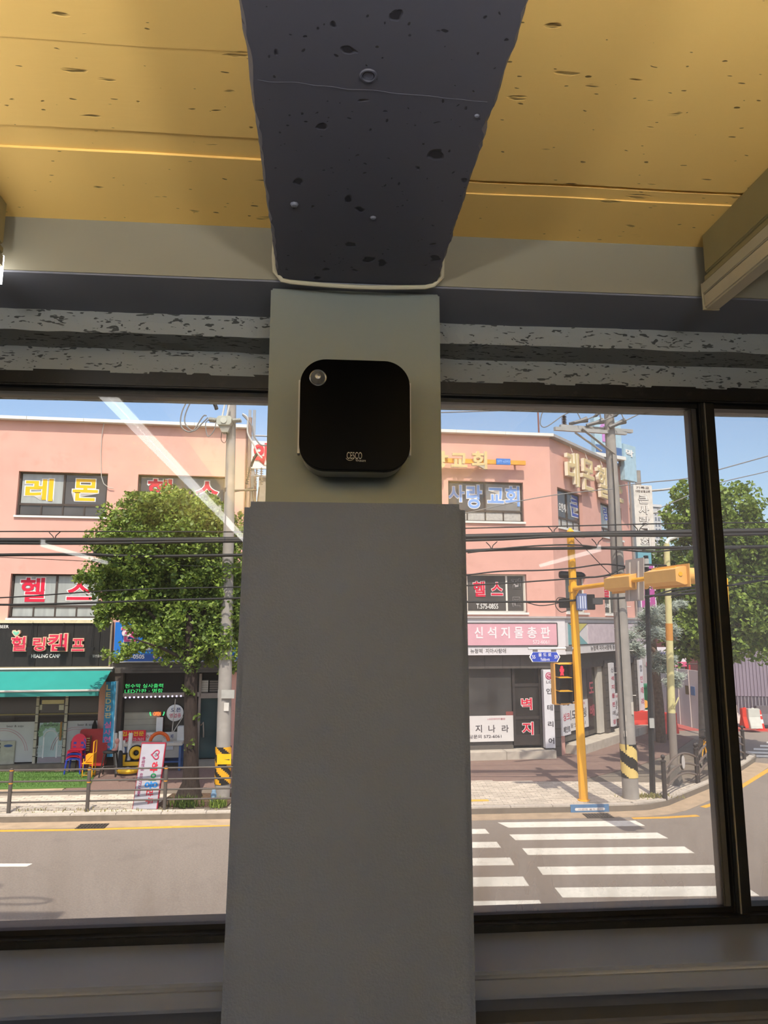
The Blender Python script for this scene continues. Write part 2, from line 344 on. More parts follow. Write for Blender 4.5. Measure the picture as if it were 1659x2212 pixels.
def ceiling_mat(name, col, dark, knots=True, vscale=7.0, base_rough=0.6, along=True, pit=0.5, flat=True, rad=0.17, small=0.86, warp=0.06):
    """Painted board-marked concrete: faint grain along the boards, pits and torn knots."""
    m = bpy.data.materials.new(name); m.use_nodes = True; nt = m.node_tree; N = nt.nodes; L = nt.links; b = N['Principled BSDF']
    tc = N.new('ShaderNodeTexCoord'); rot = N.new('ShaderNodeMapping'); rot.inputs['Rotation'].default_value = (0, 0, -YAW_IN); L.new(tc.outputs['Object'], rot.inputs[0])
    mp = N.new('ShaderNodeMapping'); mp.inputs['Scale'].default_value = (1.0, 3.2, 3.2) if along else (1, 1, 1); L.new(rot.outputs[0], mp.inputs[0])
    wob = N.new('ShaderNodeTexNoise'); wob.inputs['Scale'].default_value = 14; wob.inputs['Detail'].default_value = 3; L.new(mp.outputs[0], wob.inputs['Vector'])
    wa = N.new('ShaderNodeVectorMath'); wa.operation = 'MULTIPLY_ADD'; wa.inputs[1].default_value = (warp, warp, warp); L.new(wob.outputs['Color'], wa.inputs[0]); L.new(mp.outputs[0], wa.inputs[2])
    vo = N.new('ShaderNodeTexVoronoi'); vo.voronoi_dimensions = '2D' if flat else '3D'; vo.inputs['Scale'].default_value = vscale; L.new(wa.outputs[0], vo.inputs['Vector'])
    wn_ = N.new('ShaderNodeTexWhiteNoise'); L.new(vo.outputs['Color'], wn_.inputs['Vector'])
    sz = N.new('ShaderNodeMapRange'); sz.inputs['From Min'].default_value = 1 - pit; sz.inputs['From Max'].default_value = 1.0; sz.inputs['To Min'].default_value = 0.0; sz.inputs['To Max'].default_value = rad
    L.new(wn_.outputs['Value'], sz.inputs['Value'])
    lt = N.new('ShaderNodeMath'); lt.operation = 'SUBTRACT'; L.new(sz.outputs[0], lt.inputs[0]); L.new(vo.outputs['Distance'], lt.inputs[1])
    ms = N.new('ShaderNodeMapRange'); ms.inputs['From Min'].default_value = 0.0; ms.inputs['From Max'].default_value = 0.05; L.new(lt.outputs[0], ms.inputs['Value'])
    # break the knots up with fine streaks
    st = N.new('ShaderNodeMapping'); st.inputs['Scale'].default_value = (7, 60, 60) if along else (30, 30, 30); L.new(rot.outputs[0], st.inputs[0])
    sn = N.new('ShaderNodeTexNoise'); sn.inputs['Scale'].default_value = 2.0; sn.inputs['Detail'].default_value = 2; L.new(st.outputs[0], sn.inputs['Vector'])
    sm = N.new('ShaderNodeMapRange'); sm.inputs['From Min'].default_value = 0.42; sm.inputs['From Max'].default_value = 0.6; L.new(sn.outputs['Fac'], sm.inputs['Value'])
    mk = N.new('ShaderNodeMath'); mk.operation = 'MULTIPLY'; L.new(ms.outputs[0], mk.inputs[0])
    if knots: L.new(sm.outputs[0], mk.inputs[1])
    else: mk.inputs[1].default_value = 1.0
    # second, finer pits
    v2 = N.new('ShaderNodeTexVoronoi'); v2.voronoi_dimensions = '2D' if flat else '3D'; v2.inputs['Scale'].default_value = vscale * 3.6; L.new(wa.outputs[0], v2.inputs['Vector'])
    w2 = N.new('ShaderNodeTexWhiteNoise'); L.new(v2.outputs['Color'], w2.inputs['Vector'])
    s2 = N.new('ShaderNodeMapRange'); s2.inputs['From Min'].default_value = small; s2.inputs['From Max'].default_value = 1.0; s2.inputs['To Max'].default_value = 0.16; L.new(w2.outputs['Value'], s2.inputs['Value'])
    l2 = N.new('ShaderNodeMath'); l2.operation = 'SUBTRACT'; L.new(s2.outputs[0], l2.inputs[0]); L.new(v2.outputs['Distance'], l2.inputs[1])
    m2 = N.new('ShaderNodeMapRange'); m2.inputs['From Max'].default_value = 0.04; L.new(l2.outputs[0], m2.inputs['Value'])
    mx_ = N.new('ShaderNodeMath'); mx_.operation = 'MAXIMUM'; L.new(mk.outputs[0], mx_.inputs[0]); L.new(m2.outputs[0], mx_.inputs[1])
    cl = N.new('ShaderNodeTexNoise'); cl.inputs['Scale'].default_value = 2.5; cl.inputs['Detail'].default_value = 2; L.new(rot.outputs[0], cl.inputs['Vector'])
    c = lin(col); cm = N.new('ShaderNodeMix'); cm.data_type = 'RGBA'; cm.inputs['A'].default_value = tuple(x * 0.93 for x in c) + (1,); cm.inputs['B'].default_value = tuple(min(1, x * 1.05) for x in c) + (1,); L.new(cl.outputs['Fac'], cm.inputs['Factor'])
    fm = N.new('ShaderNodeMix'); fm.data_type = 'RGBA'; fm.inputs['B'].default_value = lin(dark) + (1,); L.new(cm.outputs['Result'], fm.inputs['A'])
    mf = N.new('ShaderNodeMath'); mf.operation = 'MULTIPLY'; mf.inputs[1].default_value = 0.8; L.new(mx_.outputs[0], mf.inputs[0]); L.new(mf.outputs[0], fm.inputs['Factor'])
    L.new(fm.outputs['Result'], b.inputs['Base Color']); b.inputs['Roughness'].default_value = base_rough; b.inputs['Specular IOR Level'].default_value = 0.25
    h = N.new('ShaderNodeMath'); h.operation = 'MULTIPLY_ADD'; h.inputs[1].default_value = -1.0; L.new(mx_.outputs[0], h.inputs[0])
    hs = N.new('ShaderNodeMath'); hs.operation = 'MULTIPLY'; hs.inputs[1].default_value = 0.12; L.new(sn.outputs['Fac'], hs.inputs[0]); L.new(hs.outputs[0], h.inputs[2])
    bp = N.new('ShaderNodeBump'); bp.inputs['Strength'].default_value = 0.6; bp.inputs['Distance'].default_value = 0.004; L.new(h.outputs[0], bp.inputs['Height']); L.new(bp.outputs[0], b.inputs['Normal'])
    MATS[name] = m
    return m

M_CEIL = ceiling_mat('yellow_painted_concrete', '#fbd07a', '#4a3510')
M_BEAM = ceiling_mat('grey_painted_concrete', '#53535d', '#19181d', knots=False, vscale=15.0, along=False, pit=0.45, base_rough=0.55, small=0.72)
M_WALL = mat('pale_wall_paint', '#827e6e', 0.6, var=0.04, scale=3)
M_SOFF = mat('grey_wall_paint', '#70727c', 0.6, var=0.05, scale=3)
M_RAW = ceiling_mat('raw_concrete_strip', '#8f918e', '#1d1c1b', knots=False, vscale=22.0, pit=0.95, base_rough=0.85, flat=False, rad=0.46, small=0.6, warp=0.3)
M_CLAD = mat('grey_column_cladding', '#565f75', 0.75, var=0.03, scale=2, bump=0.15, bscale=220)
M_PANEL = mat('column_panel_paint', '#747a74', 0.55, var=0.03, scale=2)
M_BLACK = mat('black_window_aluminium', '#090909', 0.45, var=0.15, scale=20, dirt=('#5a5650', 0.12, 30))
M_SILL = mat('grey_sill_paint', '#656b7c', 0.35, var=0.04, scale=3)
M_SKIRT = mat('dark_wall_paint', '#44464f', 0.6, var=0.05, scale=3)
M_INT = mat('room_wall_paint', '#7d7c7a', 0.7, var=0.04)
M_FLOOR = mat('room_floor', '#5c5a58', 0.5, var=0.1)

CZ = 0.884; BZ = 0.76       # ceiling and beam soffit above the eye
U0, U1, NB = -4.2, 4.2, -6.5
PO = TI(0, 0, 0)
# room shell
tag(MB().box(TI, U0, U1, NB, 1.95, -1.65, -1.5).build('floor', M_FLOOR), kind='structure')
tag(MB().box(TI, U0, U1, NB - 0.2, NB, -1.5, CZ + 0.3).build('wall_back', M_INT), kind='structure')
tag(MB().box(TI, U0 - 0.2, U0, NB - 0.2, 1.95, -1.5, CZ + 0.3).build('wall_left', M_INT), kind='structure')
tag(MB().box(TI, U1, U1 + 0.2, NB - 0.2, 1.95, -1.5, CZ + 0.3).build('wall_right', M_INT), kind='structure')
ceil = tag(MB().box(TI, U0, U1, NB, 1.95, CZ + 0.06, CZ + 0.3).build('ceiling', M_CEIL), kind='structure')
# the ceiling boards: each bay cast against wide boards, with small steps at their joints
bL0, bL1 = ipz(603, 610, BZ)[0] - 0.004, ipz(933, 612, BZ)[0] + 0.014
for (a, b_, steps) in ((U0, bL0 + 0.02, ((NB, -1.9, 0.002), (-1.9, -0.2, 0.0), (-0.2, 0.62, 0.003), (0.62, 1.0, 0.0), (1.0, 1.20, 0.001), (1.20, 1.262, 0.0045), (1.262, 1.55, 0.0))),
                       (bL1 - 0.02, U1, ((NB, -1.4, 0.0), (-1.4, 0.1, 0.003), (0.1, 1.29, 0.001), (1.29, 1.302, 0.008), (1.302, 1.335, 0.003), (1.335, 1.55, 0.0)))):
    for (n0, n1, dz) in steps:
        k = max(4, int((b_ - a) / 0.05)); v = []; zt = CZ + 0.08
        for i in range(k + 1):
            u = a + (b_ - a) * i / k; w0 = noise.noise(Vector((u * 5, n0 * 3, 1))) * 0.003; w1 = noise.noise(Vector((u * 5, n1 * 3, 1))) * 0.003
            v += [TI(u, n0 + w0, zt), TI(u, n0 + w0, CZ + dz), TI(u, n1 + w1, CZ + dz), TI(u, n1 + w1, zt)]
        f = [(i * 4 + j, i * 4 + (j + 1) % 4, i * 4 + 4 + (j + 1) % 4, i * 4 + 4 + j) for i in range(k) for j in range(4)] + [(0, 1, 2, 3), (k * 4 + 3, k * 4 + 2, k * 4 + 1, k * 4)]
        MB().add(v, f).build('ceiling_board', M_CEIL, ceil)
# the beam overhead with its chipped arrises
k = 640; v = []
for i in range(k + 1):
    n = NB + (1.52 - NB) * i / k
    e = []
    for sgn, s0 in ((0, 31.0), (1, 77.0)):
        q = Vector((n * 14, s0, 0)); c1 = noise.noise(q) * 0.5 + noise.noise(q * 2.7) * 0.4 + noise.noise(q * 6.0) * 0.25
        e.append(c1 * (0.010 if sgn == 0 else 0.017))
    ch = 0.012 + 0.008 * noise.noise(Vector((n * 20, 5, 5)))
    v += [TI(bL0, n, CZ + 0.05), TI(bL0 + e[0] * 0.4, n, BZ + ch), TI(bL0 + 0.006 + e[0], n, BZ), TI(bL1 - 0.006 + e[1], n, BZ), TI(bL1 + e[1] * 0.4, n, BZ + ch), TI(bL1, n, CZ + 0.05)]
f = [(i * 6 + j, i * 6 + j + 1, i * 6 + 7 + j, i * 6 + 6 + j) for i in range(k) for j in range(5)] + [(k * 6 + 5, k * 6 + 4, k * 6 + 3, k * 6 + 2, k * 6 + 1, k * 6), (0, 1, 2, 3, 4, 5)]
beam = tag(MB().add(v, f).build('ceiling_beam', M_BEAM), 'dark grey concrete beam with chipped edges running overhead', None, kind='structure')
q = ipz(796, 163, BZ); c = TI(q[0], q[1], BZ)
MB().torus(c, 0.0105, 0.0022, (0, 0, 1), 20, 6).lathe(c + Vector((0, 0, -0.001)), [(0.0, 0.002), (0.0075, 0.0), (0.0075, 0.004)], 16).build('anchor_socket', M_BEAM, beam, smooth=True)
for (x, y, r) in ((806, 470, 0.006), (636, 441, 0.008), (1030, 250, 0.004)):
    q = ipz(x, y, BZ); MB().ball(TI(q[0], q[1], BZ), r, 8, (1, 1, 0.7)).build('screw_head', M_SOFF, beam, smooth=True)
# mortar line across the beam
q0, q1 = ipz(556, 173, BZ), ipz(1052, 221, BZ); pts = []
for i in range(40):
    t = i / 39; u = q0[0] + (q1[0] - q0[0]) * t; n = q0[1] + (q1[1] - q0[1]) * t + 0.004 * noise.noise(Vector((t * 9, 0, 0))); pts.append(TI(u, n, BZ + 0.0016))
MB().tube(pts, 0.0022, 6).build('mortar_ridge', M_BEAM, beam, smooth=True)

# lintel over the windows, in three steps
tag(MB().prism(lambda a, o, z: TI(o, a, z), [(1.50, BZ), (1.50, CZ + 0.05), (2.05, CZ + 0.05), (2.05, BZ)], U0, U1).build('wall_front', M_WALL), kind='structure')
tag(MB().box(TI, U0, U1, 1.503, 2.05, BZ - 0.004, BZ + 0.001).build('trim_1', M_SOFF), kind='structure')
tag(rough_profile([(1.69, BZ), (1.69, 0.73), (1.692, 0.703), (1.74, 0.703), (1.80, 0.704), (2.05, 0.703), (2.05, BZ)], U0, U1, 0.02, 0.005).build('trim_2', M_RAW), kind='structure')
tag(rough_profile([(1.80, 0.705), (1.80, 0.675), (1.80, 0.64), (2.05, 0.64), (2.05, 0.705)], U0, U1, 0.03, 0.0012, 5).build('trim_3', M_RAW), kind='structure')

# column: upper panel, lower cladding
cu0 = (ipx(583, 620, 1.53)[0] + ipx(575, 1080, 1.53)[0]) / 2; cu1 = (ipx(952, 640, 1.53)[0] + ipx(953, 1083, 1.53)[0]) / 2; cz1 = ipx(767, 628, 1.53)[1]
colm = thing('column', 'grey clad column between the two windows', None, TI((cu0 + cu1) / 2, 1.6, -1.5), kind='structure')
MB().box(TI, cu0, cu1, 1.53, 2.0, -1.5, cz1).build('upper_cladding', M_PANEL, colm, bevel=0.004)
n0 = 1.38
tl, tr, bl, br = ipx(527, 1083, n0), ipx(1007, 1085, n0), ipx(475, 2212, n0), ipx(1031, 2212, n0)
zt = (tl[1] + tr[1]) / 2; zb = -1.5; kk = (zb - zt) / ((bl[1] + br[1]) / 2 - zt)
a0, a1 = tl[0], tr[0]; b0, b1 = a0 + (bl[0] - a0) * kk, a1 + (br[0] - a1) * kk
MB().hexa([TI(b0, n0, zb), TI(b1, n0, zb), TI(b1, 1.86, zb), TI(b0, 1.86, zb), TI(a0, n0, zt), TI(a1, n0, zt), TI(a1, 1.86, zt), TI(a0, 1.86, zt)]).build('lower_cladding', M_CLAD, colm, bevel=0.012, seg=4, smooth=True)
# cable wrapped round the end of the beam
pts = [ipz(590, 512, CZ), ipz(600, 560, 0.83)]
cab = [TI(bL0 - 0.004, 1.47, CZ), TI(bL0 - 0.006, 1.475, 0.80), TI(bL0 - 0.004, 1.48, BZ + 0.01), TI(bL0 + 0.012, 1.485, BZ - 0.008)]
cab += [TI(bL0 + 0.03 + (bL1 - bL0 - 0.06) * i / 8, 1.488, BZ - 0.010 - 0.006 * math.sin(math.pi * i / 8)) for i in range(9)]
cab += [TI(bL1 - 0.010, 1.485, BZ - 0.006), TI(bL1 + 0.008, 1.48, BZ + 0.012), TI(bL1 + 0.008, 1.47, 0.82), TI(bL1 + 0.005, 1.46, CZ)]
tag(MB().tube(cab, 0.005, 8).build('cable', plain('#b9b39a', 0.45), smooth=True), 'cream cable wrapped round the end of the grey beam above the column', 'cable')

# windows
WN = 1.84
zt_ = (ipx(200, 845, WN)[1] + ipx(1200, 867, WN)[1]) / 2; zb_ = (ipx(300, 2008, WN)[1] + ipx(1300, 1974, WN)[1]) / 2
zfr = (ipx(240, 2034, WN)[1] + ipx(1100, 1996, WN)[1]) / 2
M_GL = glass_mat('left_window_glass', 0.035, 0.015, '#d8cdbb', 0.28, 0.34)
M_GR = glass_mat('right_window_glass', 0.035, 0.09, '#e4ddd0', 0.40, 0.42)
def window(name, u0, u1, gm, stiles):
    w = thing(name, None, None, TI((u0 + u1) / 2, WN, zfr), kind='structure')
    bx('frame_top', TI, u0, u1, 1.80, 1.92, zt_, 0.648, M_BLACK, w, bevel=0.003)
    bx('frame_bottom', TI, u0, u1, 1.80, 1.92, zfr, zb_, M_BLACK, w, bevel=0.003)
    bx('frame_lip', TI, u0, u1, 1.825, 1.86, zb_ - 0.004, zb_ + 0.012, M_BLACK, w)
    bx('frame_lip', TI, u0, u1, 1.825, 1.86, zt_ - 0.012, zt_ + 0.004, M_BLACK, w)
    e = [u0] + [s for st in stiles for s in st[:2]] + [u1]
    for i in range(0, len(e), 2):
        n = WN if i == 0 else WN + 0.035
        MB().box(TI, e[i], e[i + 1], n, n + 0.005, zb_, zt_).build('pane', gm, w, origin=TI(e[i], n, zb_))
    for (s0, s1) in stiles:
        bx('stile', TI, s0, s1, 1.815, 1.90, zb_ - 0.01, zt_ + 0.01, M_BLACK, w, bevel=0.004)
        bx('stile_bead', TI, s0 - 0.018, s0, 1.83, 1.87, zb_, zt_, mat('grey_gasket', '#3a3836', 0.5), w, bevel=0.003)
        bx('reflection_strip', TI, s0 + 0.012, s0 + 0.015, 1.811, 1.816, zb_, zt_, mat('stile_reflection_paint', '#6d675e', 0.35), w)  # pale strip; the slender reflection on the stile is put into its colour
    return w
su0 = (ipx(1502, 870, WN)[0] + ipx(1574, 1970, WN)[0]) / 2; su1 = (ipx(1536, 870, WN)[0] + ipx(1610, 1970, WN)[0]) / 2
window('window_1', U0, cu0 + 0.01, M_GL, ())
window('window_2', cu1 - 0.01, U1, M_GR, ((su0, su1),))
tag(MB().box(TI, cu0 - 0.006, cu0 + 0.002, 1.80, 1.90, zt, zt_).build('trim_4', plain('#e8e6df', 0.4)), kind='structure')  # the light on the window jamb is put into this white strip
# sill, apron and lower panel
zs = zfr
for i, (u0, u1) in enumerate(((U0, b0 + 0.05), (b1 - 0.05, U1))):
    s = tag(MB().box(TI, u0, u1, 1.605, 1.93, zs - 0.055, zs).build('trim_%d' % (5 + i), M_SILL, bevel=0.012, seg=3, smooth=True), kind='structure')
tag(MB().box(TI, U0, U1, 1.66, 2.05, -1.5, zs - 0.05).build('wall_under_window', M_SKIRT), kind='structure')
tag(MB().box(TI, U0, U1, 1.60, 1.70, -1.5, zs - 0.098).build('baseboard_front', M_SKIRT, bevel=0.012, seg=3, smooth=True), kind='structure')
# building shell outside, below and above the window band
tag(MB().box(TI, U0 - 6, U1 + 6, NB - 4, 2.05, CZ + 0.3, CZ + 0.6).build('roof_slab', M_RAW), kind='structure')
tag(MB().box(TI, U0 - 6, U1 + 6, 1.9, 2.05, -4.35, -1.5).build('wall_outside', mat('own_facade', '#9b9488', 0.8)), kind='structure')

# ------------------------------------------------------------------ air purifier on the column
DN = 1.445
dz0, dz1 = ipx(767, 1017, DN)[1], ipx(767, 777, DN)[1]; du0, du1 = ipx(647, 900, DN)[0], ipx(886, 900, DN)[0]
dev = thing('air_purifier', 'black glossy square wall-mounted air purifier with rounded corners and CESCO logo', 'air purifier', TI((du0 + du1) / 2, 1.53, dz0))
TD = lambda a, o, z: TI(a, DN - o, z)
MB().prism(TD, rrect(du0 + 0.003, du1 - 0.003, dz0 + 0.004, dz1 - 0.003, 0.052, 10), -0.085, -0.004).build('body', mat('purifier_shell', '#b9bab6', 0.4), dev, smooth=True)
MB().prism(TD, rrect(du0, du1, dz0, dz1, 0.055, 12), -0.014, 0.0).build('front_panel', mat('purifier_black_glass', '#010101', 0.3, var=0.0, spec=0.02), dev, smooth=True, bevel=0.0025)
zl0, zl1 = ipx(645, 978, DN)[1], ipx(648, 818, DN)[1]
for (p0, p1) in (((du0 - 0.0035), du0 + 0.001), ((du1 - 0.001), du1 + 0.0025)):
    bx('side_trim', TD, p0, p1, -0.03, -0.006, zl0, zl1, mat('chrome_trim', '#a6a8aa', 0.3), dev, bevel=0.001)
q = ipx(687, 816, DN); cc = TD(q[0], 0.0, q[1])
ring = MB().torus(cc, 0.0165, 0.0022, tuple(IN), 28, 8).build('sensor_ring', mat('sensor_chrome', '#8f9094', 0.25, metal=0.8), dev, smooth=True)
MB().lathe(cc, [(0.0, 0.012), (0.006, 0.011), (0.012, 0.004), (0.0155, 0.0), (0.0155, -0.001), (0.0, -0.001)], 24, tuple(-IN)).build('sensor_lens', mat('sensor_lens_plastic', '#5f6266', 0.12, spec=0.8), ring, smooth=True)
M_LOGO = mat('logo_print', '#9a9a9a', 0.5)
l0 = ipx(749, 991, DN); l1 = ipx(782, 977, DN)
letters(TD, 'CESCO', l0[0], l1[0], l0[1], l1[1], 0.0002, 0.0004, M_LOGO, dev, off=0.0, name='logo')
l0 = ipx(768, 997, DN); l1 = ipx(790, 992, DN)
letters(TD, 'Viruscare', l0[0], l1[0], l0[1], l1[1], 0.0002, 0.0004, M_LOGO, dev, off=0.0, name='logo')
q = ipx(756, 985, DN); MB().torus(TD(q[0], 0.0004, q[1]), 0.0095, 0.0005, tuple(IN), 16, 5, a0=math.pi * 1.18, a1=math.pi * 1.82).build('logo_swoosh', M_LOGO, dev)

# ------------------------------------------------------------------ linear ceiling lamps
M_LIT = mat('lit_lamp_diffuser', (1.0, 0.97, 0.92), 0.5, var=0.0, emit=LAMP)
M_UNLIT = mat('unlit_lamp_diffuser', '#b5a98c', 0.45)
M_BRK = mat('lamp_bracket', '#8f8258', 0.5)
def lamp(label, u, n0, n1, lit, group='linear ceiling lamps'):
    t = thing('ceiling_lamp', label, 'lamp', TI(u, (n0 + n1) / 2, 0.71), group)
    bx('bracket', TI, u - 0.022, u + 0.026, n0 + 0.01, n1 - 0.02, 0.79, CZ + 0.0, M_BRK, t, bevel=0.003)
    bx('rail', TI, u - 0.017, u + 0.021, n0 + 0.004, n1 - 0.008, 0.775, 0.79, M_BRK, t, bevel=0.002)
    bx('housing', TI, u - 0.019, u + 0.019, n0, n1, 0.748, 0.776, plain('#a59c82', 0.45), t, bevel=0.002)
    bx('diffuser', TI, u - 0.018, u + 0.018, n0 + 0.002, n1 - 0.001, 0.712, 0.748, M_LIT if lit else M_UNLIT, t, bevel=0.004)
    bx('end_cap', TI, u - 0.019, u + 0.019, n1 - 0.001, n1 + 0.003, 0.712, 0.776, M_LIT if lit else plain('#a59c82', 0.45), t)
ur = (ipx(1519, 632, 1.47)[0] + ipx(1549, 632, 1.47)[0]) / 2
ul = ipx(7, 580, 1.47)[0] - 0.02
lamp('unlit slim linear lamp on a bracket at the right edge of the yellow ceiling', ur, -0.9, 1.47, False)
lamp('lit slim linear lamp whose white end shows at the left edge below the ceiling', ul, -0.9, 1.47, True)
for (u, n0, n1) in ((2.68, -5.05, -3.1), (-2.62, -5.05, -3.1), (ul, -5.05, -1.0)):
    lamp('lit slim linear lamp on the ceiling behind the viewer, in the %s row' % ('far right' if u > 1 else 'far left' if u < -2 else 'near left'), u, n0, n1, True, 'linear lamps behind the viewer')

# unseen fill lights added to brighten the ceiling, in opaque troughs behind the viewer
M_UP = mat('added_uplight_diffuser', (0.97, 0.97, 1.0), 0.5, var=0.0, emit=FILL_UPLIGHT)
for i, (u, n0, n1) in enumerate(((-0.55, -3.0, 0.1), (0.45, -3.0, 0.1), (0.0, -5.6, -3.6))):
    t = thing('added_uplight', ('left', 'right', 'middle')[i] + ' one of three fill troughs added unseen behind the viewer, lighting the ceiling', 'lamp', TI(u, (n0 + n1) / 2, 0.30), 'added uplights behind the viewer')
    bx('trough', TI, u - 0.11, u + 0.11, n0, n1, 0.30, 0.36, plain('#d0ccc4', 0.5), t)
    for s in (-1, 1): bx('trough_side', TI, u + s * 0.11 - 0.006, u + s * 0.11 + 0.006, n0, n1, 0.36, 0.41, plain('#d0ccc4', 0.5), t)
    for n in (n0, n1): bx('trough_end', TI, u - 0.11, u + 0.11, n - 0.006, n + 0.006, 0.36, 0.41, plain('#d0ccc4', 0.5), t)
    bx('diffuser', TI, u - 0.10, u + 0.10, n0 + 0.02, n1 - 0.02, 0.36, 0.385, M_UP, t)
    for n in (n0 + 0.3, n1 - 0.3): MB().tube([TI(u, n, 0.36), TI(u, n, CZ)], 0.004, 6).build('suspension', M_BLACK, t)

M_PANL = mat('fill_panel_diffuser', (0.9, 0.96, 1.0), 0.5, var=0.0, emit=FILL_PANEL)  # unseen fill panels added to light the column in neutral white
for i, u in enumerate((-0.22, 0.15, 0.52)):
    for j, n in enumerate((-2.05, -3.6, -5.1)):
        t = thing('added_fill_panel', 'flat white fill panel added unseen under the beam behind the viewer, row %s, %s' % (('left', 'middle', 'right')[i], ('front', 'centre', 'rear')[j]), 'lamp', TI(u, n, BZ - 0.03), 'added fill panels behind the viewer')
        bx('frame', TI, u - 0.15, u + 0.15, n - 0.62, n + 0.62, BZ - 0.03, BZ + 0.0, plain('#d8d6d0', 0.5), t)
        bx('diffuser', TI, u - 0.135, u + 0.135, n - 0.6, n + 0.6, BZ - 0.034, BZ - 0.028, M_PANL, t)

# ================================================================== THE STREET
RZ = -0.15
M_ASPH = mat('asphalt', '#8a7e73', 0.85, var=0.16, scale=30, bump=0.5, bscale=130, dirt=('#736860', 0.5, 0.8))
M_GUT = mat('gutter_concrete', '#b29a7e', 0.85, var=0.12, scale=4, bump=0.2, dirt=('#8c7862', 0.5, 3))
M_KERB = mat('kerb_granite', '#bbb0a2', 0.8, var=0.12, scale=18, bump=0.2, dirt=('#8a7e70', 0.5, 2))
M_PAVE = mat('paving_block', '#c4b7a5', 0.85, var=0.08, scale=12, bump=0.2, isl=0.16)
M_JOINT = mat('paving_joint_sand', '#7a6f62', 0.95, var=0.1)
M_BROWN = mat('brown_asphalt_paving', '#80685e', 0.9, var=0.15, scale=25, bump=0.4, bscale=90, dirt=('#a08878', 0.4, 1.5))
M_WHITE = mat('white_road_paint', '#efe8d8', 0.7, var=0.06, scale=10, dirt=('#9c9386', 0.6, 9))
M_YELLOW = mat('yellow_road_paint', '#e0a83c', 0.7, var=0.08, scale=10, dirt=('#8c6c3a', 0.5, 8))

road = tag(MB().slab([(-45, -1), (60, -1), (60, 70), (-45, 70)], RZ - 0.2, RZ).build('road', M_ASPH), 'grey asphalt road', None, kind='structure')
KERB = [(-16, 16.15), (-12, 16.4), (-8.52, 16.65), (-3.66, 16.95), (0, 17.2), (3.46, 17.47), (5.5, 17.62), (6.3, 17.75), (6.9, 18.15), (8.9, 20.15), (10.74, 22.3), (11.9, 23.75)]
KEND = [(12.25, 24.35), (12.2, 25.0), (11.9, 26.0), (11.2, 29.6)]
SW = KERB + KEND + [(12.5, 40.0), (-16, 40.0)]
sidewalk = tag(MB().slab(SW, RZ, -0.022).build('sidewalk', M_JOINT), 'sidewalk across the street', None, kind='structure')

def along(poly, step):
    """Points every `step` metres along a polyline."""
    out = [Vector(poly[0])]; rest = step
    for p, q in zip(poly, poly[1:]):
        p, q = Vector(p), Vector(q); L_ = (q - p).length; t = rest
        while t <= L_: out.append(p + (q - p) * (t / L_)); t += step
        rest = t - L_
    return out
kerb = thing('kerb', 'granite kerb along the far sidewalk', None, (0, 17.2, RZ), kind='structure')
kp = along(KERB + KEND[:3], 1.0)
for p, q in zip(kp, kp[1:]):
    d = (q - p).normalized(); nrm = Vector((-d.y, d.x)); g = d * 0.006
    h0 = h1 = 0.012
    P = [p + g, q - g, q - g + nrm * 0.17, p + g + nrm * 0.17]
    MB().hexa([Vector((*v, RZ - 0.02)) for v in P] + [Vector((*(P[0] + nrm * 0.015), h0)), Vector((*(P[1] + nrm * 0.015), h1)), Vector((*P[2], h1)), Vector((*P[3], h0))]).build('kerb_stone', M_KERB, kerb)
def ribbon(poly, off0, off1, z0, z1):
    mb = MB(); pts = along(poly, 0.5); n = len(pts); v = []
    for i, p in enumerate(pts):
        d = (pts[min(i + 1, n - 1)] - pts[max(i - 1, 0)]).normalized(); m_ = Vector((d.y, -d.x))
        a, b = p + m_ * off0, p + m_ * off1; v += [(a.x, a.y, z1), (b.x, b.y, z1), (b.x, b.y, z0), (a.x, a.y, z0)]
    f = [(i * 4 + j, i * 4 + (j + 1) % 4, i * 4 + 4 + (j + 1) % 4, i * 4 + 4 + j) for i in range(n - 1) for j in range(4)]
    return mb.add(v, f)
tag(ribbon(KERB, -0.01, 0.5, RZ - 0.01, RZ + 0.006).build('gutter', M_GUT), 'beige concrete gutter beside the kerb', None, kind='structure')

# road paint
def paint(name, pts, m, parent):
    return MB().slab([(p.x, p.y) for p in pts], RZ - 0.002, RZ + 0.004 if m is not M_WHITE else RZ + 0.005).build(name, m, parent)
ml = thing('road_markings', 'painted lane lines on the asphalt road', None, (0, 14, RZ), kind='structure')
yl = [ground(x, y, RZ) for x, y in ((-250, 1801), (0, 1795), (150, 1793), (300, 1789), (490, 1783))]
yl.append(yl[-1] + (yl[-1] - yl[0]).normalized() * 3.4)
def line_strip(name, pts, w, m):
    mb = MB(); v = []; n = len(pts)
    for i, p in enumerate(pts):
        d = (pts[min(i + 1, n - 1)] - pts[max(i - 1, 0)]).normalized(); s = Vector((-d.y, d.x, 0)) * (w / 2)
        for q in (p + s, p - s): v += [(q.x, q.y, RZ + 0.005), (q.x, q.y, RZ - 0.002)]
    f = []
    for i in range(n - 1):
        k = i * 4; f += [(k, k + 2, k + 6, k + 4), (k, k + 4, k + 5, k + 1), (k + 2, k + 3, k + 7, k + 6)]
    f += [(0, 1, 3, 2), (n * 4 - 4, n * 4 - 2, n * 4 - 1, n * 4 - 3)]
    return mb.add(v, f).build(name, m, ml)
line_strip('yellow_line', yl, 0.13, M_YELLOW)
line_strip('yellow_line', [ground(x, y, RZ) for x, y in ((1366, 1768), (1440, 1766), (1508, 1762))], 0.14, M_YELLOW)
line_strip('yellow_line', [ground(x, y, RZ) for x, y in ((1518, 1744), (1545, 1736), (1600, 1700), (1659, 1664), (1720, 1630))], 0.15, M_YELLOW)
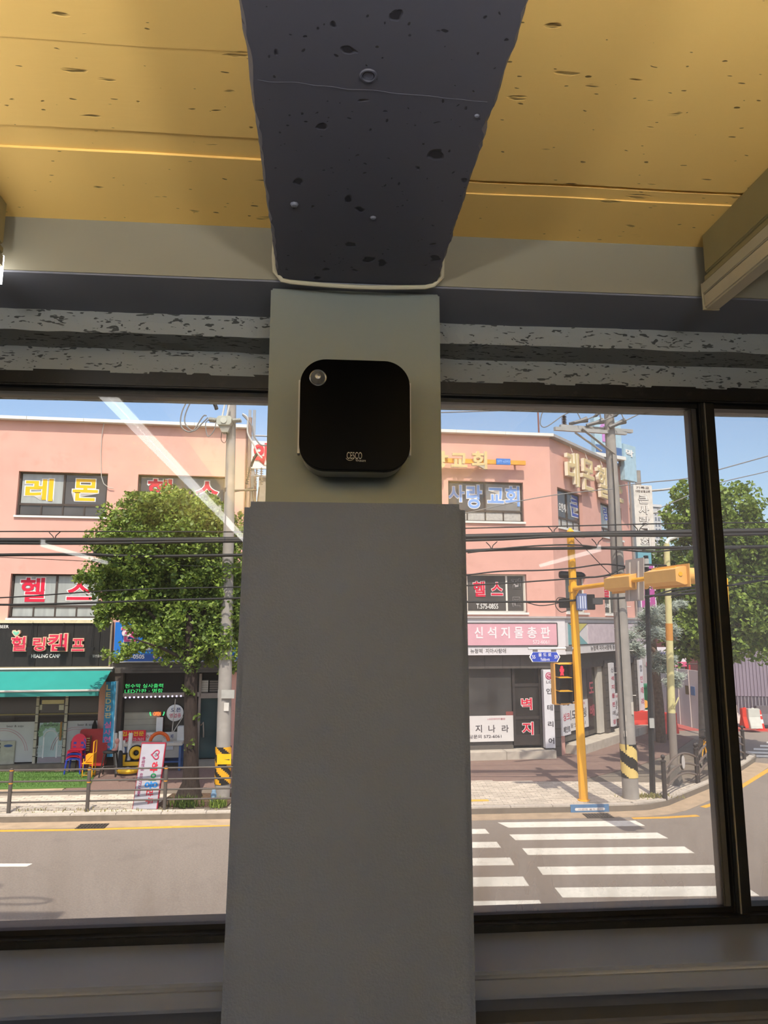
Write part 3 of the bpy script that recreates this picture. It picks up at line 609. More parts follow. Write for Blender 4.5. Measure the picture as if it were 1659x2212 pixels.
line_strip('yellow_line', [ground(x, y, RZ) for x, y in ((-300, 2003), (0, 1999), (300, 1994), (480, 1989))] + [Vector((8, 12.0, RZ))], 0.16, mat('orange_road_paint', '#d99a38', 0.7, var=0.1, dirt=('#8c6c3a', 0.6, 6)))
p = [ground(x, y, RZ) for x, y in ((-400, 1874), (58, 1872), (70, 1866), (-400, 1866))]
MB().slab([(q.x, q.y) for q in p], RZ - 0.002, RZ + 0.005).build('lane_dash', M_WHITE, ml)
cw = thing('crosswalk', 'white striped zebra crosswalk on the road', None, (4, 14.5, RZ), kind='structure')
for (x0, y0, x1, y1, xr0, xr1) in ((1075, 1777, 1098, 1788, 1372, 1393), (1100, 1803, 1113, 1815, 1420, 1443), (1128, 1833, 1140, 1847, 1478, 1500), (1160, 1873, 1172, 1890, 1540, 1570), (1198, 1918, 1215, 1939, 1608, 1640)):
    a, b = ground(x0, y0, RZ), ground(x1, y1, RZ)
    c, d = ground(xr1, y1 - 4, RZ), ground(xr0, y0 - 4, RZ)
    paint('stripe', [b, c, d, a], M_WHITE, cw)
for (x0, y0, x1, y1) in ((1048, 1791, 1057, 1801), (1073, 1819, 1082, 1831), (1102, 1853, 1111, 1869), (1130, 1894, 1143, 1914), (1165, 1945, 1180, 1971)):
    c, b = ground(x1, y1, RZ), ground(x0, y0, RZ)
    dx = Vector((-3.1, -0.12, 0)); paint('stripe', [c + dx, c, b, b + dx], M_WHITE, cw)
# faint stripes across the side street
for i in range(5):
    g = ground(1600 + i * 14, 1634 - i * 7, RZ); d = Vector((0.95, -0.18, 0)).normalized(); s = Vector((0.18, 0.35, 0))
    paint('stripe', [g, g + d * 3.2, g + d * 3.2 + s, g + s], M_WHITE, cw)
# drains
def drain(px, py, label, w=0.62, dpt=0.34):
    g = ground(px, py, RZ); T = frame_at((g.x, g.y, RZ), 4)
    t = thing('storm_drain', label, 'drain', g, 'storm drain grates')
    bx('pit', T, -w / 2, w / 2, -dpt / 2, dpt / 2, 0.004, 0.009, plain('#1c1815', 0.9), t)
    for i in range(9):
        x = -w / 2 + w * (i + 0.5) / 9; bx('bar', T, x - 0.012, x + 0.012, -dpt / 2, dpt / 2, 0.009, 0.02, plain('#4a423a', 0.6), t)
    for y in (-dpt / 2, -dpt / 6, dpt / 6, dpt / 2): bx('cross_bar', T, -w / 2, w / 2, y - 0.012, y + 0.012, 0.009, 0.019, plain('#4a423a', 0.6), t)
drain(199, 1786, 'iron drain grate in the gutter left of the column, below the railing')
drain(1292, 1763, 'iron drain grate in the gutter at the foot of the yellow pole')
tag(MB().slab([(-45, 1.7), (60, 1.7), (60, 8.6), (-45, 8.6)], RZ - 0.02, RZ + 0.14).build('near_bounce_sidewalk', mat('pale_bounce_paving', '#bdb3a4', .85, var=.1, scale=3)), 'unseen pale sidewalk under our window, added to bounce sunlight', None, kind='structure')  # out of view; pale paving added to bounce sunlight up to the ceiling
# pavers: the nearest ones one by one, the rest together
def kerb_y(x):
    for (p, q) in zip(KERB, KERB[1:]):
        if p[0] <= x <= q[0]: return p[1] + (q[1] - p[1]) * (x - p[0]) / (q[0] - p[0])
    return 99
PL, PW = 0.24, 0.12
pv = []
for (xa, xb, ya, yb) in ((-10.0, -2.6, 16.5, 19.0), (1.4, 10.0, 17.3, 21.4)):
    j = 0; y = ya
    while y < yb:
        x = xa + (PL / 2 if j % 2 else 0)
        while x < xb:
            cx, cy = x + PL / 2, y + PW / 2 + 0.05 * x
            ky = max(kerb_y(cx - PL / 2), kerb_y(cx + PL / 2))
            if cy - PW / 2 > ky + 0.2: pv.append((cx, cy))
            x += PL
        y += PW; j += 1
pv = [p for p in pv if not (p[0] > 1 and p[1] > 20.4 - 0.05 * p[0]) and not (-5.3 < p[0] < -3.6 and 17.2 < p[1] < 18.9) and (p[0] > 1 or p[1] < 18.7)]
TILT = math.atan(0.05)
pm = MB().box(TW, -PL / 2 + 0.004, PL / 2 - 0.004, -PW / 2 + 0.004, PW / 2 - 0.004, -0.04, 0.0).build('paver', M_PAVE, sidewalk, origin=(0, 0, 0))
def vis(p):
    d = Vector((p[0], p[1], 0)) - CAMP; x = CX + F_PX * d.x / (d.y * math.cos(PITCH) + d.z * math.sin(PITCH))
    return -5 < x < 485 or 1025 < x < 1560
order = sorted(pv, key=lambda p: (not vis(p), p[1]))
near, rest = order[:300], order[300:]
for i, (x, y) in enumerate(near):
    o = pm if i == 0 else pm.copy()
    if i: COL.objects.link(o); o.parent = sidewalk
    o.location = Vector((x, y, rnd.uniform(-0.003, 0.003))) - ORI[sidewalk.name]; o.rotation_euler = (rnd.uniform(-.008, .008), rnd.uniform(-.006, .006), TILT)
mb = MB(); ca, sa = math.cos(TILT), math.sin(TILT)
for (x, y) in rest:
    z = rnd.uniform(-0.003, 0.003)
    mb.box(lambda a, b, c: Vector((x + a * ca - b * sa, y + a * sa + b * ca, z + c)), -PL / 2 + 0.004, PL / 2 - 0.004, -PW / 2 + 0.004, PW / 2 - 0.004, -0.04, 0.0)
tag(mb.build('pavers', M_PAVE, sidewalk), kind='stuff')
# brown paving by the shops
bp_ = [FA(s, o, 0) for s, o in ((1.6, 3.1), (16.3, 3.3))]
tag(MB().slab([(FA(s, o, 0).x, FA(s, o, 0).y) for s, o in ((1.3, -0.4), (1.3, 3.0), (6, 3.1), (11.5, 3.4), (14.8, 3.6))] + [(7.6, 22.3), (9.6, 24.6), (11.6, 27.6), (10.9, 30.2)] + [(FA(15.8, -0.3, 0).x, FA(15.8, -0.3, 0).y)], -0.05, -0.004).build('brown_paving', M_BROWN), 'reddish brown asphalt strip in front of the shops', None, kind='structure')
tag(MB().slab([(FA(s, o, 0).x, FA(s, o, 0).y) for s, o in ((-8, 0.1), (-8, 3.0), (1.25, 2.8), (1.25, 0.1))], -0.05, -0.006).build('shop_apron', M_GUT), 'concrete apron before the pub', None, kind='structure')
# green turf mat
tp = [ground(x, y) for x, y in ((-150, 1670), (208, 1668), (193, 1701), (100, 1703), (-150, 1708))]
def turf_mat():
    m = bpy.data.materials.get('green_turf') or mat('green_turf', '#587a38', 0.95, var=0.2, scale=40, bump=1.0, bscale=150)
    return m
turf = tag(MB().slab([(p.x, p.y) for p in reversed(tp)], -0.006, 0.018).build('turf_mat', turf_mat()), 'bright green artificial turf mat in front of the pub', 'mat')
mb = MB(); xs = [p.x for p in tp]; ys = [p.y for p in tp]
for _ in range(9000):
    x = rnd.uniform(-11, max(xs)); y = rnd.uniform(min(ys), max(ys))
    t_ = (y - tp[2].y) / (tp[1].y - tp[2].y); xr = tp[2].x + (tp[1].x - tp[2].x) * t_
    if x > xr or y < tp[2].y - 0.05 * (tp[2].x - x) + 0.03: continue
    a = rnd.uniform(0, 6.28); h = rnd.uniform(.02, .05); dx, dy = math.cos(a) * .008, math.sin(a) * .008
    mb.add([(x - dx, y - dy, .015), (x + dx, y + dy, .015), (x + rnd.uniform(-.02, .02), y + rnd.uniform(-.02, .02), .015 + h)], [(0, 1, 2)])
tag(mb.build('turf_pile', leaf_mat('turf_blades', '#4a6c2c', '#7c9c50', 0.2), turf, raw=True), kind='stuff')

# ================================================================== BUILDINGS ACROSS THE STREET
M_PINK = mat('pink_stucco', '#dba696', 0.9, var=0.05, scale=1.2, bump=0.15, bscale=60, dirt=('#c58f7f', 0.45, 2.2))
M_COPE = mat('white_roof_coping', '#dfdcd4', 0.6, var=0.05)
M_FRAME = mat('brown_window_frame', '#4b413b', 0.6, var=0.1)
M_WFRAME = mat('white_window_frame', '#e4ddd0', 0.6, var=0.05)
M_PANE = mat('dark_window_pane', '#4d4845', 0.12, var=0.25, scale=1.2, spec=0.6)
M_PANEL_ = mat('pale_film_pane', '#a5a8a4', 0.25, var=0.12, scale=2.5, spec=0.5, stretch=(3, 3, 0.4))
M_FROST = mat('frosted_window_pane', '#b8b2aa', 0.4, var=0.15, scale=12, bump=0.4, bscale=30)
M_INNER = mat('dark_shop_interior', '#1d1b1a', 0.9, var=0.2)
M_BLK = mat('matt_black', '#1b1a1a', 0.6)
M_RED = mat('red_sticker', '#d2203f', 0.5, var=0.04)
M_STW = mat('white_sticker', '#efe9e2', 0.5, var=0.03)
M_STY = mat('yellow_sticker', '#f2b81c', 0.5, var=0.04)
M_STB = mat('blue_sticker', '#7fa6e0', 0.5, var=0.05)
M_SDB = mat('dark_blue_sticker', '#3d59a8', 0.5, var=0.05)

def facade_window(T, rect, par, frame, panes, low=4, low_frac=0.27, pm=(M_PANE, M_PANE), lm=M_PANE, split=None, depth=0.16):
    """Recessed window: frame, upper panes and a row of small lower panes. Returns (window, upper pane rects)."""
    a0, a1, z0, z1 = rect
    T0 = T
    w = MB().box(T, a0, a1, -depth - 0.06, -depth - 0.02, z0, z1).build('window', frame, par)
    fw = 0.05; zm = z0 + (z1 - z0) * low_frac if low else z0
    b = MB()
    for (p0, p1, q0, q1) in ((a0, a1, z0, z0 + fw), (a0, a1, z1 - fw, z1), (a0, a0 + fw, z0, z1), (a1 - fw, a1, z0, z1)): b.box(T, p0, p1, -depth - 0.02, -depth + 0.03, q0, q1)
    b.build('frame', frame, w)
    if low: MB().box(T, a0, a1, -depth - 0.02, -depth + 0.025, zm - 0.035, zm + 0.035).build('transom', frame, w)
    s = split or [0.5]; e = [a0 + fw] + [a0 + (a1 - a0) * x for x in s] + [a1 - fw]; out = []
    for i in range(len(e) - 1):
        p0, p1 = e[i], e[i + 1]
        if i: MB().box(T, p0 - 0.03, p0 + 0.03, -depth - 0.02, -depth + 0.03, zm, z1).build('mullion', frame, w)
        MB().box(T, p0 + 0.02, p1 - 0.02, -depth - 0.02, -depth - 0.005, zm + 0.03, z1 - fw + 0.01).build('pane', pm[i % len(pm)], w); out.append((p0, p1, zm, z1))
    if low:
        for i in range(low):
            p0 = a0 + fw + (a1 - a0 - 2 * fw) * i / low; p1 = a0 + fw + (a1 - a0 - 2 * fw) * (i + 1) / low
            MB().box(T, p0 + 0.02, p1 - 0.02, -depth - 0.02, -depth - 0.005, z0 + fw, zm - 0.03).build('pane', lm, w)
            if i: MB().box(T, p0 - 0.022, p0 + 0.022, -depth - 0.02, -depth + 0.02, z0, zm).build('mullion', frame, w)
    return w, out
def stick(T, body, rect, o, fill, edge, par, eo=0.05, fo=0.02, name='sticker_letter'):
    eo, fo = min(eo, 0.055), min(fo, 0.024)
    letters(T, body, *rect, o, 0.004, edge, par, off=eo, core=fo, name=name + '_outline')
    letters(T, body, *rect, o + 0.005, 0.004, fill, par, off=fo, name=name)

# ---- left building
TA = FA
w1 = FA.rect(37, 1020, 231, 1115); w2 = FA.rect(296, 1027, 486, 1121); w3 = FA.rect(20, 1240, 214, 1335); w4 = FA.rect(290, 1247, 482, 1338)
w5 = (w1[0] - 4.0, w1[1] - 3.85, w1[2], w1[3]); w6 = (w3[0] - 4.0, w3[1] - 3.85, w3[2], w3[3])
AE = FA.px(527, 1100)[0]; AZ = 10.52
bA = thing('pink_building', 'pink stucco three-storey building with pub and sign shop at street level, left of the column', 'building', FA((-8 + AE) / 2, -3, 0))
G1 = (-7.9, 1.36, -0.1, 2.55); G2 = (1.78, 5.0, -0.1, 2.98)
holed_wall(TA, -8, AE, -0.15, AZ, [w1, w2, w3, w4, w5, w6, G1, G2], -0.28, 0.0).build('wall', M_PINK, bA)
MB().box(TA, -8, AE, -9, -0.30, -0.15, AZ).build('inner_block', M_INNER, bA)
MB().box(TA, AE - 0.02, AE + 0.012, -9, -0.0, -0.15, AZ).build('side_wall', mat('brown_side_wall', '#9a7668', 0.9), bA)
for i in range(8):
    a = -8.06 + (AE + 8.12) * i / 8; b = -8.06 + (AE + 8.12) * (i + 1) / 8
    MB().box(TA, a + 0.005, b - 0.005, -0.45, 0.2, AZ, AZ + 0.10).build('coping', M_COPE, bA)
for (w, ps, lm) in ((w1, (M_PANEL_, M_PANE), M_PANE), (w2, (M_PANE, M_PANE), M_PANE), (w3, (M_PANEL_, M_PANEL_), M_PANEL_), (w4, (M_PANE, M_PANEL_), M_PANE), (w5, (M_PANE, M_PANE), M_PANE), (w6, (M_PANE, M_PANE), M_PANE)):
    win, up = facade_window(TA, w, bA, M_FRAME, 2, pm=ps, lm=lm)
    MB().box(TA, w[0] - 0.04, w[1] + 0.04, -0.2, 0.05, w[2] - 0.06, w[2]).build('sill', M_COPE, win)
    o = -0.16
    if w is w1:
        stick(TA, '레', FA.rect(55, 1034, 115, 1082, o), o, M_STY, M_STW, win, 0.075, 0.035)
        stick(TA, '몬', FA.rect(157, 1035, 212, 1082, o), o, M_STY, M_STW, win, 0.075, 0.035)
    if w is w2 or w is w3 or w is w4:
        dx, dy = (0, 0) if w is w3 else ((275, -213) if w is w2 else (272, 8))
        stick(TA, '헬', FA.rect(44 + dx, 1248 + dy, 98 + dx, 1300 + dy, o), o, M_RED, M_STW, win, 0.07, 0.035)
        stick(TA, '스', FA.rect(145 + dx, 1253 + dy, 199 + dx, 1296 + dy, o), o, M_RED, M_STW, win, 0.07, 0.035)
# service cable hanging down the wall into the first window
mbs = MB().tube([FA(*FA.px(228, 910)[:1], 0.13, FA.px(228, 910)[1])] + [FA(FA.px(x, y, .05)[0], 0.05, FA.px(x, y, .05)[1]) for x, y in ((220, 940), (218, 980), (219, 1030), (224, 1045), (236, 1054), (246, 1055))], 0.012, 6)
tag(mbs.build('service_cable', plain('#b9b2a8', 0.6), smooth=True), 'thin pale cable hanging from the roof beside the 레몬 window', 'cable')

# ---- corner building
BE = 15.8; BZT = 10.62; BS = 7.45; BL = 7.3
b1 = FA.rect(962, 1040, 1131, 1126); b2 = FA.rect(1010, 1240, 1138, 1323)
b1 = (b1[1] - 2.62, *b1[1:]); b2 = (b2[1] - 2.05, *b2[1:])
h1, h2 = (b1[0] - 3.6, b1[1] - 3.5, b1[2], b1[3]), (b2[0] - 3.6, b2[1] - 3.4, b2[2], b2[3])
s1 = SIDE.rect(1205, 1052, 1258, 1135); s2 = SIDE.rect(1298, 1085, 1336, 1150); s1 = (s1[0], s1[1], 7.55, 8.95); s2 = (s2[0], s2[0] + 2.2, 7.6, 8.95)
l1 = SIDE.rect(1222, 1236, 1268, 1326); l2 = SIDE.rect(1306, 1252, 1334, 1326); l1 = (l1[0], l1[1], 4.62, 6.0); l2 = (l2[0], l2[0] + 1.7, 4.6, 6.0)
bB = thing('pink_corner_building', 'pink stucco three-storey corner building with church and wallpaper shop, right of the column', 'building', FA((BE + BL) / 2, -3, 0))
G3 = (BL + 0.2, BE - 0.35, -0.15, 3.05)
holed_wall(TA, BL, BE, -0.15, BZT, [b1, b2, h1, h2, G3], -0.28, 0.0).build('wall', M_PINK, bB)
G4 = (0.35, BS - 0.2, -0.15, 3.05)
holed_wall(SIDE, 0, BS, -0.15, BZT, [s1, s2, l1, l2, G4], -0.28, 0.0).build('side_wall', M_PINK, bB)
pA, pB, pC, pD = FA(BL, -0.3, 0), FA(BE - 0.15, -0.3, 0), SIDE(BS, -0.3, 0), FA(BL, -9, 0)
MB().slab([(p.x, p.y) for p in (pA, pB, pC, pC + Vector((-5, 3, 0)), pD)], -0.15, BZT).build('inner_block', M_INNER, bB)
for i in range(5):
    a, b = BL + (BE + 0.1 - BL) * i / 5, BL + (BE + 0.1 - BL) * (i + 1) / 5
    MB().box(TA, a + .004, b - .004, -0.4, 0.2, BZT, BZT + 0.10).build('coping', M_COPE, bB)
for i in range(4):
    a, b = BS * i / 4, BS * (i + 1) / 4
    MB().box(SIDE, a + .004, b - .004 + (0.1 if i == 3 else 0), -0.4, 0.2, BZT, BZT + 0.10).build('coping', mat('grey_roof_coping', '#a9a39e', 0.5), bB)
MB().tube([SIDE(BS + 0.02, 0.06, BZT), SIDE(BS + 0.02, 0.06, 0.1)], 0.05, 8).build('downpipe', plain('#8f8680', 0.5), bB, smooth=True)
W = {}
for k_, (T, w, fr, ps, lm, low, sp) in dict(b1=(TA, b1, M_FRAME, (M_PANE, mat('pale_grey_pane', '#807d79', 0.2, spec=0.6)), M_FROST, 4, None), b2=(TA, b2, M_WFRAME, (M_PANE, M_PANE), None, 0, [0.68]),
        h1=(TA, h1, M_FRAME, (M_PANE, M_PANE), M_FROST, 4, None), h2=(TA, h2, M_WFRAME, (M_PANE,), None, 0, None), s1=(SIDE, s1, M_FRAME, (M_PANE, M_PANE), M_FROST, 4, None),
        s2=(SIDE, s2, M_FRAME, (M_PANEL_, M_PANE), M_FROST, 4, None), l1=(SIDE, l1, M_WFRAME, (M_PANE, M_PANE), None, 0, None), l2=(SIDE, l2, M_WFRAME, (M_PANE, M_PANE), None, 0, None)).items():
    W[k_], _ = facade_window(T, w, bB, fr, 2, low=low, pm=ps, lm=lm, split=sp)
    MB().box(T, w[0] - 0.04, w[1] + 0.04, -0.2, 0.06, w[2] - 0.07, w[2]).build('sill', M_COPE, W[k_])
o = -0.16
for ch, r in (('사', (968, 1048, 1003, 1084)), ('랑', (1008, 1048, 1041, 1098)), ('교', (1053, 1054, 1088, 1087)), ('회', (1091, 1051, 1122, 1094))):
    stick(TA, ch, FA.rect(*r, o), o, M_STB, M_STW, W['b1'], 0.055, 0.03)
stick(TA, '헬', FA.rect(1022, 1256, 1048, 1289, o), o, M_RED, M_STW, W['b2'], 0.07, 0.035)
stick(TA, '스', FA.rect(1061, 1258, 1086, 1286, o), o, M_RED, M_STW, W['b2'], 0.07, 0.035)
letters(TA, 'T.575-0855', *FA.rect(1029, 1304, 1076, 1315, o), o, 0.004, M_STW, W['b2'], off=0.01)
stick(TA, '전', FA.rect(1104, 1250, 1124, 1272, o), o, M_PANE, mat('grey_sticker_edge', '#a8a09c', 0.5), W['b2'], 0.05, 0.025)
stick(TA, '문', FA.rect(1106, 1290, 1125, 1311, o), o, M_PANE, MATS['grey_sticker_edge'], W['b2'], 0.05, 0.025)
letters(SIDE, '요한계시', *SIDE.rect(1207, 1088, 1226, 1106, o), o, 0.004, M_STW, W['s1'], off=0.01)
stick(SIDE, '큰', SIDE.rect(1232, 1070, 1252, 1116, o), o, M_SDB, M_STW, W['s1'], 0.06, 0.02)
stick(SIDE, '랑', SIDE.rect(1303, 1096, 1314, 1124, o), o, M_SDB, M_STW, W['s2'], 0.06, 0.02)
stick(SIDE, '헬', (l2[0] + 0.2, l2[0] + 0.85, 5.25, 5.85), o, M_RED, M_STW, W['l2'], 0.07, 0.03)
letters(SIDE, '575-0855', l2[0] + 0.2, l2[0] + 0.95, 4.85, 5.0, o, 0.004, M_STW, W['l2'], off=0.01)

# gold church letters on an orange rail
M_GOLD = mat('gold_channel_letter', '#d8bd86', 0.45, var=0.06)
M_GOLDS = mat('cream_letter_side', '#efe3cb', 0.5)
rl = FA.rect(953, 992, 1136, 1001, 0.3)
ch_ = thing('church_sign', 'gold channel letters 교회 on an orange rail with a blue number plate', 'sign', FA((rl[0] + rl[1]) / 2, 0.25, rl[2]))
bx('rail', TA, rl[0] - 2.2, rl[1], 0.16, 0.28, rl[2], rl[3], mat('orange_rail', '#e8a23c', 0.5), ch_)
for s in (rl[1] - 0.3, rl[1] - 1.6, rl[0] - 0.5): bx('rail_bracket', TA, s - 0.03, s + 0.03, 0.0, 0.16, rl[2] + 0.02, rl[3] - 0.02, plain('#8a7a66', 0.6), ch_)
for c_, r in (('사', (855, 972, 885, 1010)), ('랑', (922, 974, 968, 1012)), ('교', (974, 979, 1009, 1009)), ('회', (1019, 975, 1052, 1013))):
    e = letters(TA, c_, *FA.rect(*r, 0.38), 0.28, 0.12, M_GOLDS, ch_, off=0.03, name='letter'); letters(TA, c_, *FA.rect(*r, 0.38), 0.40, 0.008, M_GOLD, e, off=0.024, name='letter_face')
q = FA.rect(1073, 991, 1103, 1002, 0.36); pl = bx('number_plate', TA, q[0], q[1], 0.28, 0.34, q[2] - 0.02, q[3] + 0.01, mat('blue_plate', '#3d78c8', 0.4), ch_)
letters(TA, '577-6393', *FA.rect(1075, 994, 1101, 999, 0.36), 0.341, 0.004, mat('pale_blue_print', '#9cc4f0', 0.5), pl, off=0.0)
# gold gym letters on the side face
gs = thing('gym_sign', 'gold channel letters 레몬헬스 along the top of the side wall', 'sign', SIDE(3.5, 0.15, 8.9))
for c_, (a, w_, zt0, zt1) in zip('레몬헬스', ((0.95, 1.0, 9.12, 10.36), (2.25, 1.05, 9.12, 10.3), (3.65, 1.1, 9.05, 10.3), (5.1, 1.1, 9.1, 10.25))):
    e = letters(SIDE, c_, a, a + w_, zt0, zt1, 0.10, 0.12, M_GOLDS, gs, off=0.022, name='letter'); letters(SIDE, c_, a, a + w_, zt0, zt1, 0.22, 0.008, M_GOLD, e, off=0.012, name='letter_face')
    MB().tube([SIDE(a + w_ / 2, 0.2, zt1 - 0.02), SIDE(a + w_ / 2, 0.1, BZT + 0.02)], 0.01, 5).build('hanger', plain('#d8d2c8', 0.4), gs)

# ================================================================== PUB (left shop)
M_ALU = mat('worn_aluminium', '#b3aa98', 0.45, var=0.15, scale=8, metal=0.2)
M_DGL = mat('dark_shop_glass', '#151413', 0.08, var=0.3, scale=1.5, spec=0.55)
M_TEAL = mat('teal_canvas', '#258a80', 0.8, var=0.05, scale=3, bump=0.1)
M_TEALD = mat('teal_canvas_valance', '#2f7d74', 0.8, var=0.05, scale=3)
q = FA.rect(0, 1346, 237, 1440, 0.22)
sg = thing('pub_sign', 'black pub signboard reading 힐링캠프 HEALING CAMP in pink letters', 'sign', FA(-1, 0.1, q[2]))
for i, (a, b) in enumerate(((-6.4, -4.75), (-4.75, -3.2), (-3.2, -1.65), (q[0] - 0.05, q[0] + 1.02), (q[0] + 1.02, q[0] + 2.06), (q[0] + 2.06, q[0] + 2.82), (q[0] + 2.82, q[1]))):
    bx('panel', TA, a + 0.006, b - 0.006, 0.0, 0.22, q[2], q[3], mat('black_sign_sheet', '#23211f', 0.55, var=0.2, scale=3, stretch=(6, 6, 0.6), dirt=('#4a4744', 0.5, 5)), sg)
bx('top_cap', TA, -6.4, q[1] + 0.02, 0.0, 0.27, q[3], q[3] + 0.09, mat('cream_flashing', '#d8c9a4', 0.6, dirt=('#8a7a5c', 0.6, 8)), sg)
bx('bottom_trim', TA, -6.4, q[1] + 0.02, 0.0, 0.24, q[2] - 0.03, q[2], plain('#8f8468', 0.6), sg)
bx('end_trim', TA, q[1], q[1] + 0.05, 0.0, 0.235, q[2] - 0.03, q[3] + 0.03, plain('#8a7d6c', 0.6), sg)
M_PKL = mat('pink_sign_letter', '#d6314f', 0.5, var=0.05); M_CRM = mat('cream_letter_edge', '#f3c9a8', 0.55)
for c_, r in (('힐', (25, 1375, 56, 1406)), ('링', (72, 1377, 98, 1406)), ('캠', (104, 1369, 145, 1406)), ('프', (156, 1380, 182, 1406))):
    rr = FA.rect(*r, 0.3)
    e = letters(TA, c_, *rr, 0.22, 0.10, M_CRM, sg, off=0.055, core=0.018, name='letter'); letters(TA, c_, *rr, 0.32, 0.008, M_PKL, e, off=0.018, name='letter_face')
c0 = FA.px(35, 1368, 0.3)
e = MB().prism(TA, [(c0[0] + 0.13 * x, c0[1] + 0.1 * y) for x, y in ((0, -1.1), (0.5, -0.5), (0.85, 0.1), (0.8, 0.75), (0.4, 0.9), (0, 0.45), (-0.4, 0.95), (-0.85, 0.85), (-0.9, 0.2), (-0.5, -0.5))], 0.22, 0.31).build('leaf_sprig', M_CRM, sg)
MB().prism(TA, [(c0[0] + 0.1 * x, c0[1] + 0.075 * y) for x, y in ((0, -0.9), (0.5, -0.4), (0.85, 0.1), (0.75, 0.7), (0.4, 0.8), (0, 0.3), (-0.4, 0.85), (-0.85, 0.75), (-0.85, 0.2), (-0.5, -0.4))], 0.31, 0.318).build('leaf_face', plain('#7fc9a8', 0.5), e)
letters(TA, 'HEALING CAMP', *FA.rect(68, 1413, 130, 1421, 0.22), 0.221, 0.012, M_STW, sg, off=0.008)
letters(TA, 'BEER', *FA.rect(-1, 1350, 19, 1357, 0.22), 0.221, 0.012, M_STW, sg, off=0.004)
letters(TA, '일반음식점', *FA.rect(200, 1414, 225, 1420, 0.22), 0.221, 0.006, plain('#c9c4ba', 0.6), sg, off=0.0)
for px_ in (67, 135, 199):
    a, z = FA.px(px_, 1398, 0.3); MB().tube([TA(a, 0.24, q[3]), TA(a, 0.34, q[3] + 0.0), TA(a, 0.42, z)], 0.012, 6).box(TA, a - 0.09, a + 0.09, 0.36, 0.48, z - 0.1, z).build('spot_lamp', M_BLK, sg)
# dark fascia and wall behind the awning
bx('fascia', TA, -7.9, 1.62, -0.1, 0.05, 2.5, q[2] - 0.03, mat('mossy_dark_fascia', '#2e2f2a', 0.8, var=0.2, dirt=('#4a5044', 0.5, 5)), bA)
# awning
at_, ab_ = FA.px(240, 1448, 0.3), FA.px(214, 1491, 1.5)
aw = thing('awning', 'teal canvas shop awning with hanging valance under the black pub sign', 'awning', TA(-1, 0.8, ab_[1]))
aL, aR = -7.2, at_[0]; aRb = ab_[0]
zT, zB = at_[1], ab_[1]
n_ = 24; v = []
for i in range(n_ + 1):
    t = i / n_; sag = -0.03 * math.sin(math.pi * t)
    v += [TA(aL, 0.32 + 1.2 * t, zT + (zB - zT) * t + sag), TA(aR + (aRb - aR) * t, 0.32 + 1.2 * t, zT + (zB - zT) * t + sag)]
v2 = [p - Vector((0, 0, 0.012)) for p in v]; N_ = len(v)
f = [(i * 2, i * 2 + 1, i * 2 + 3, i * 2 + 2) for i in range(n_)] + [(N_ + i * 2, N_ + i * 2 + 2, N_ + i * 2 + 3, N_ + i * 2 + 1) for i in range(n_)] + [(i * 2 + 1, N_ + i * 2 + 1, N_ + i * 2 + 3, i * 2 + 3) for i in range(n_)]
MB().add(v + v2, f).build('canvas', M_TEAL, aw, smooth=True)
vz = FA.px(213, 1503, 1.52)[1]; k_ = 40; v = []
for i in range(k_ + 1):
    a = aL + (aRb - aL) * i / k_; w_ = 0.012 * math.sin(i * 1.3) 
    v += [TA(a, 1.53, zB - 0.03), TA(a, 1.53 + w_, vz), TA(a, 1.515 + w_, vz), TA(a, 1.515, zB - 0.03)]
MB().add(v, [(i * 4 + j, i * 4 + (j + 1) % 4, i * 4 + 4 + (j + 1) % 4, i * 4 + 4 + j) for i in range(k_) for j in range(4)]).build('valance', M_TEALD, aw, smooth=True)
MB().tube([TA(aL, 1.53, zB), TA(aRb + 0.02, 1.53, zB)], 0.03, 8).build('front_bar', plain('#b9b4ac', 0.4), aw, smooth=True)
bx('cassette', TA, aL, aR + 0.04, 0.05, 0.34, zT - 0.05, zT + 0.05, plain('#5d6b66', 0.6), aw, bevel=0.01)
bx('cassette_cap', TA, aL, aR + 0.06, 0.03, 0.36, zT + 0.05, zT + 0.09, plain('#e2ddd2', 0.5), aw)
for s in (-5.5, -0.6, aRb - 0.35): MB().tube([TA(s, 0.2, zT - 0.1), TA(s - 0.25, 0.9, (zT + zB) / 2 - 0.15), TA(s, 1.5, zB - 0.03)], 0.022, 6).build('folding_arm', plain('#d8d4cc', 0.4), aw)
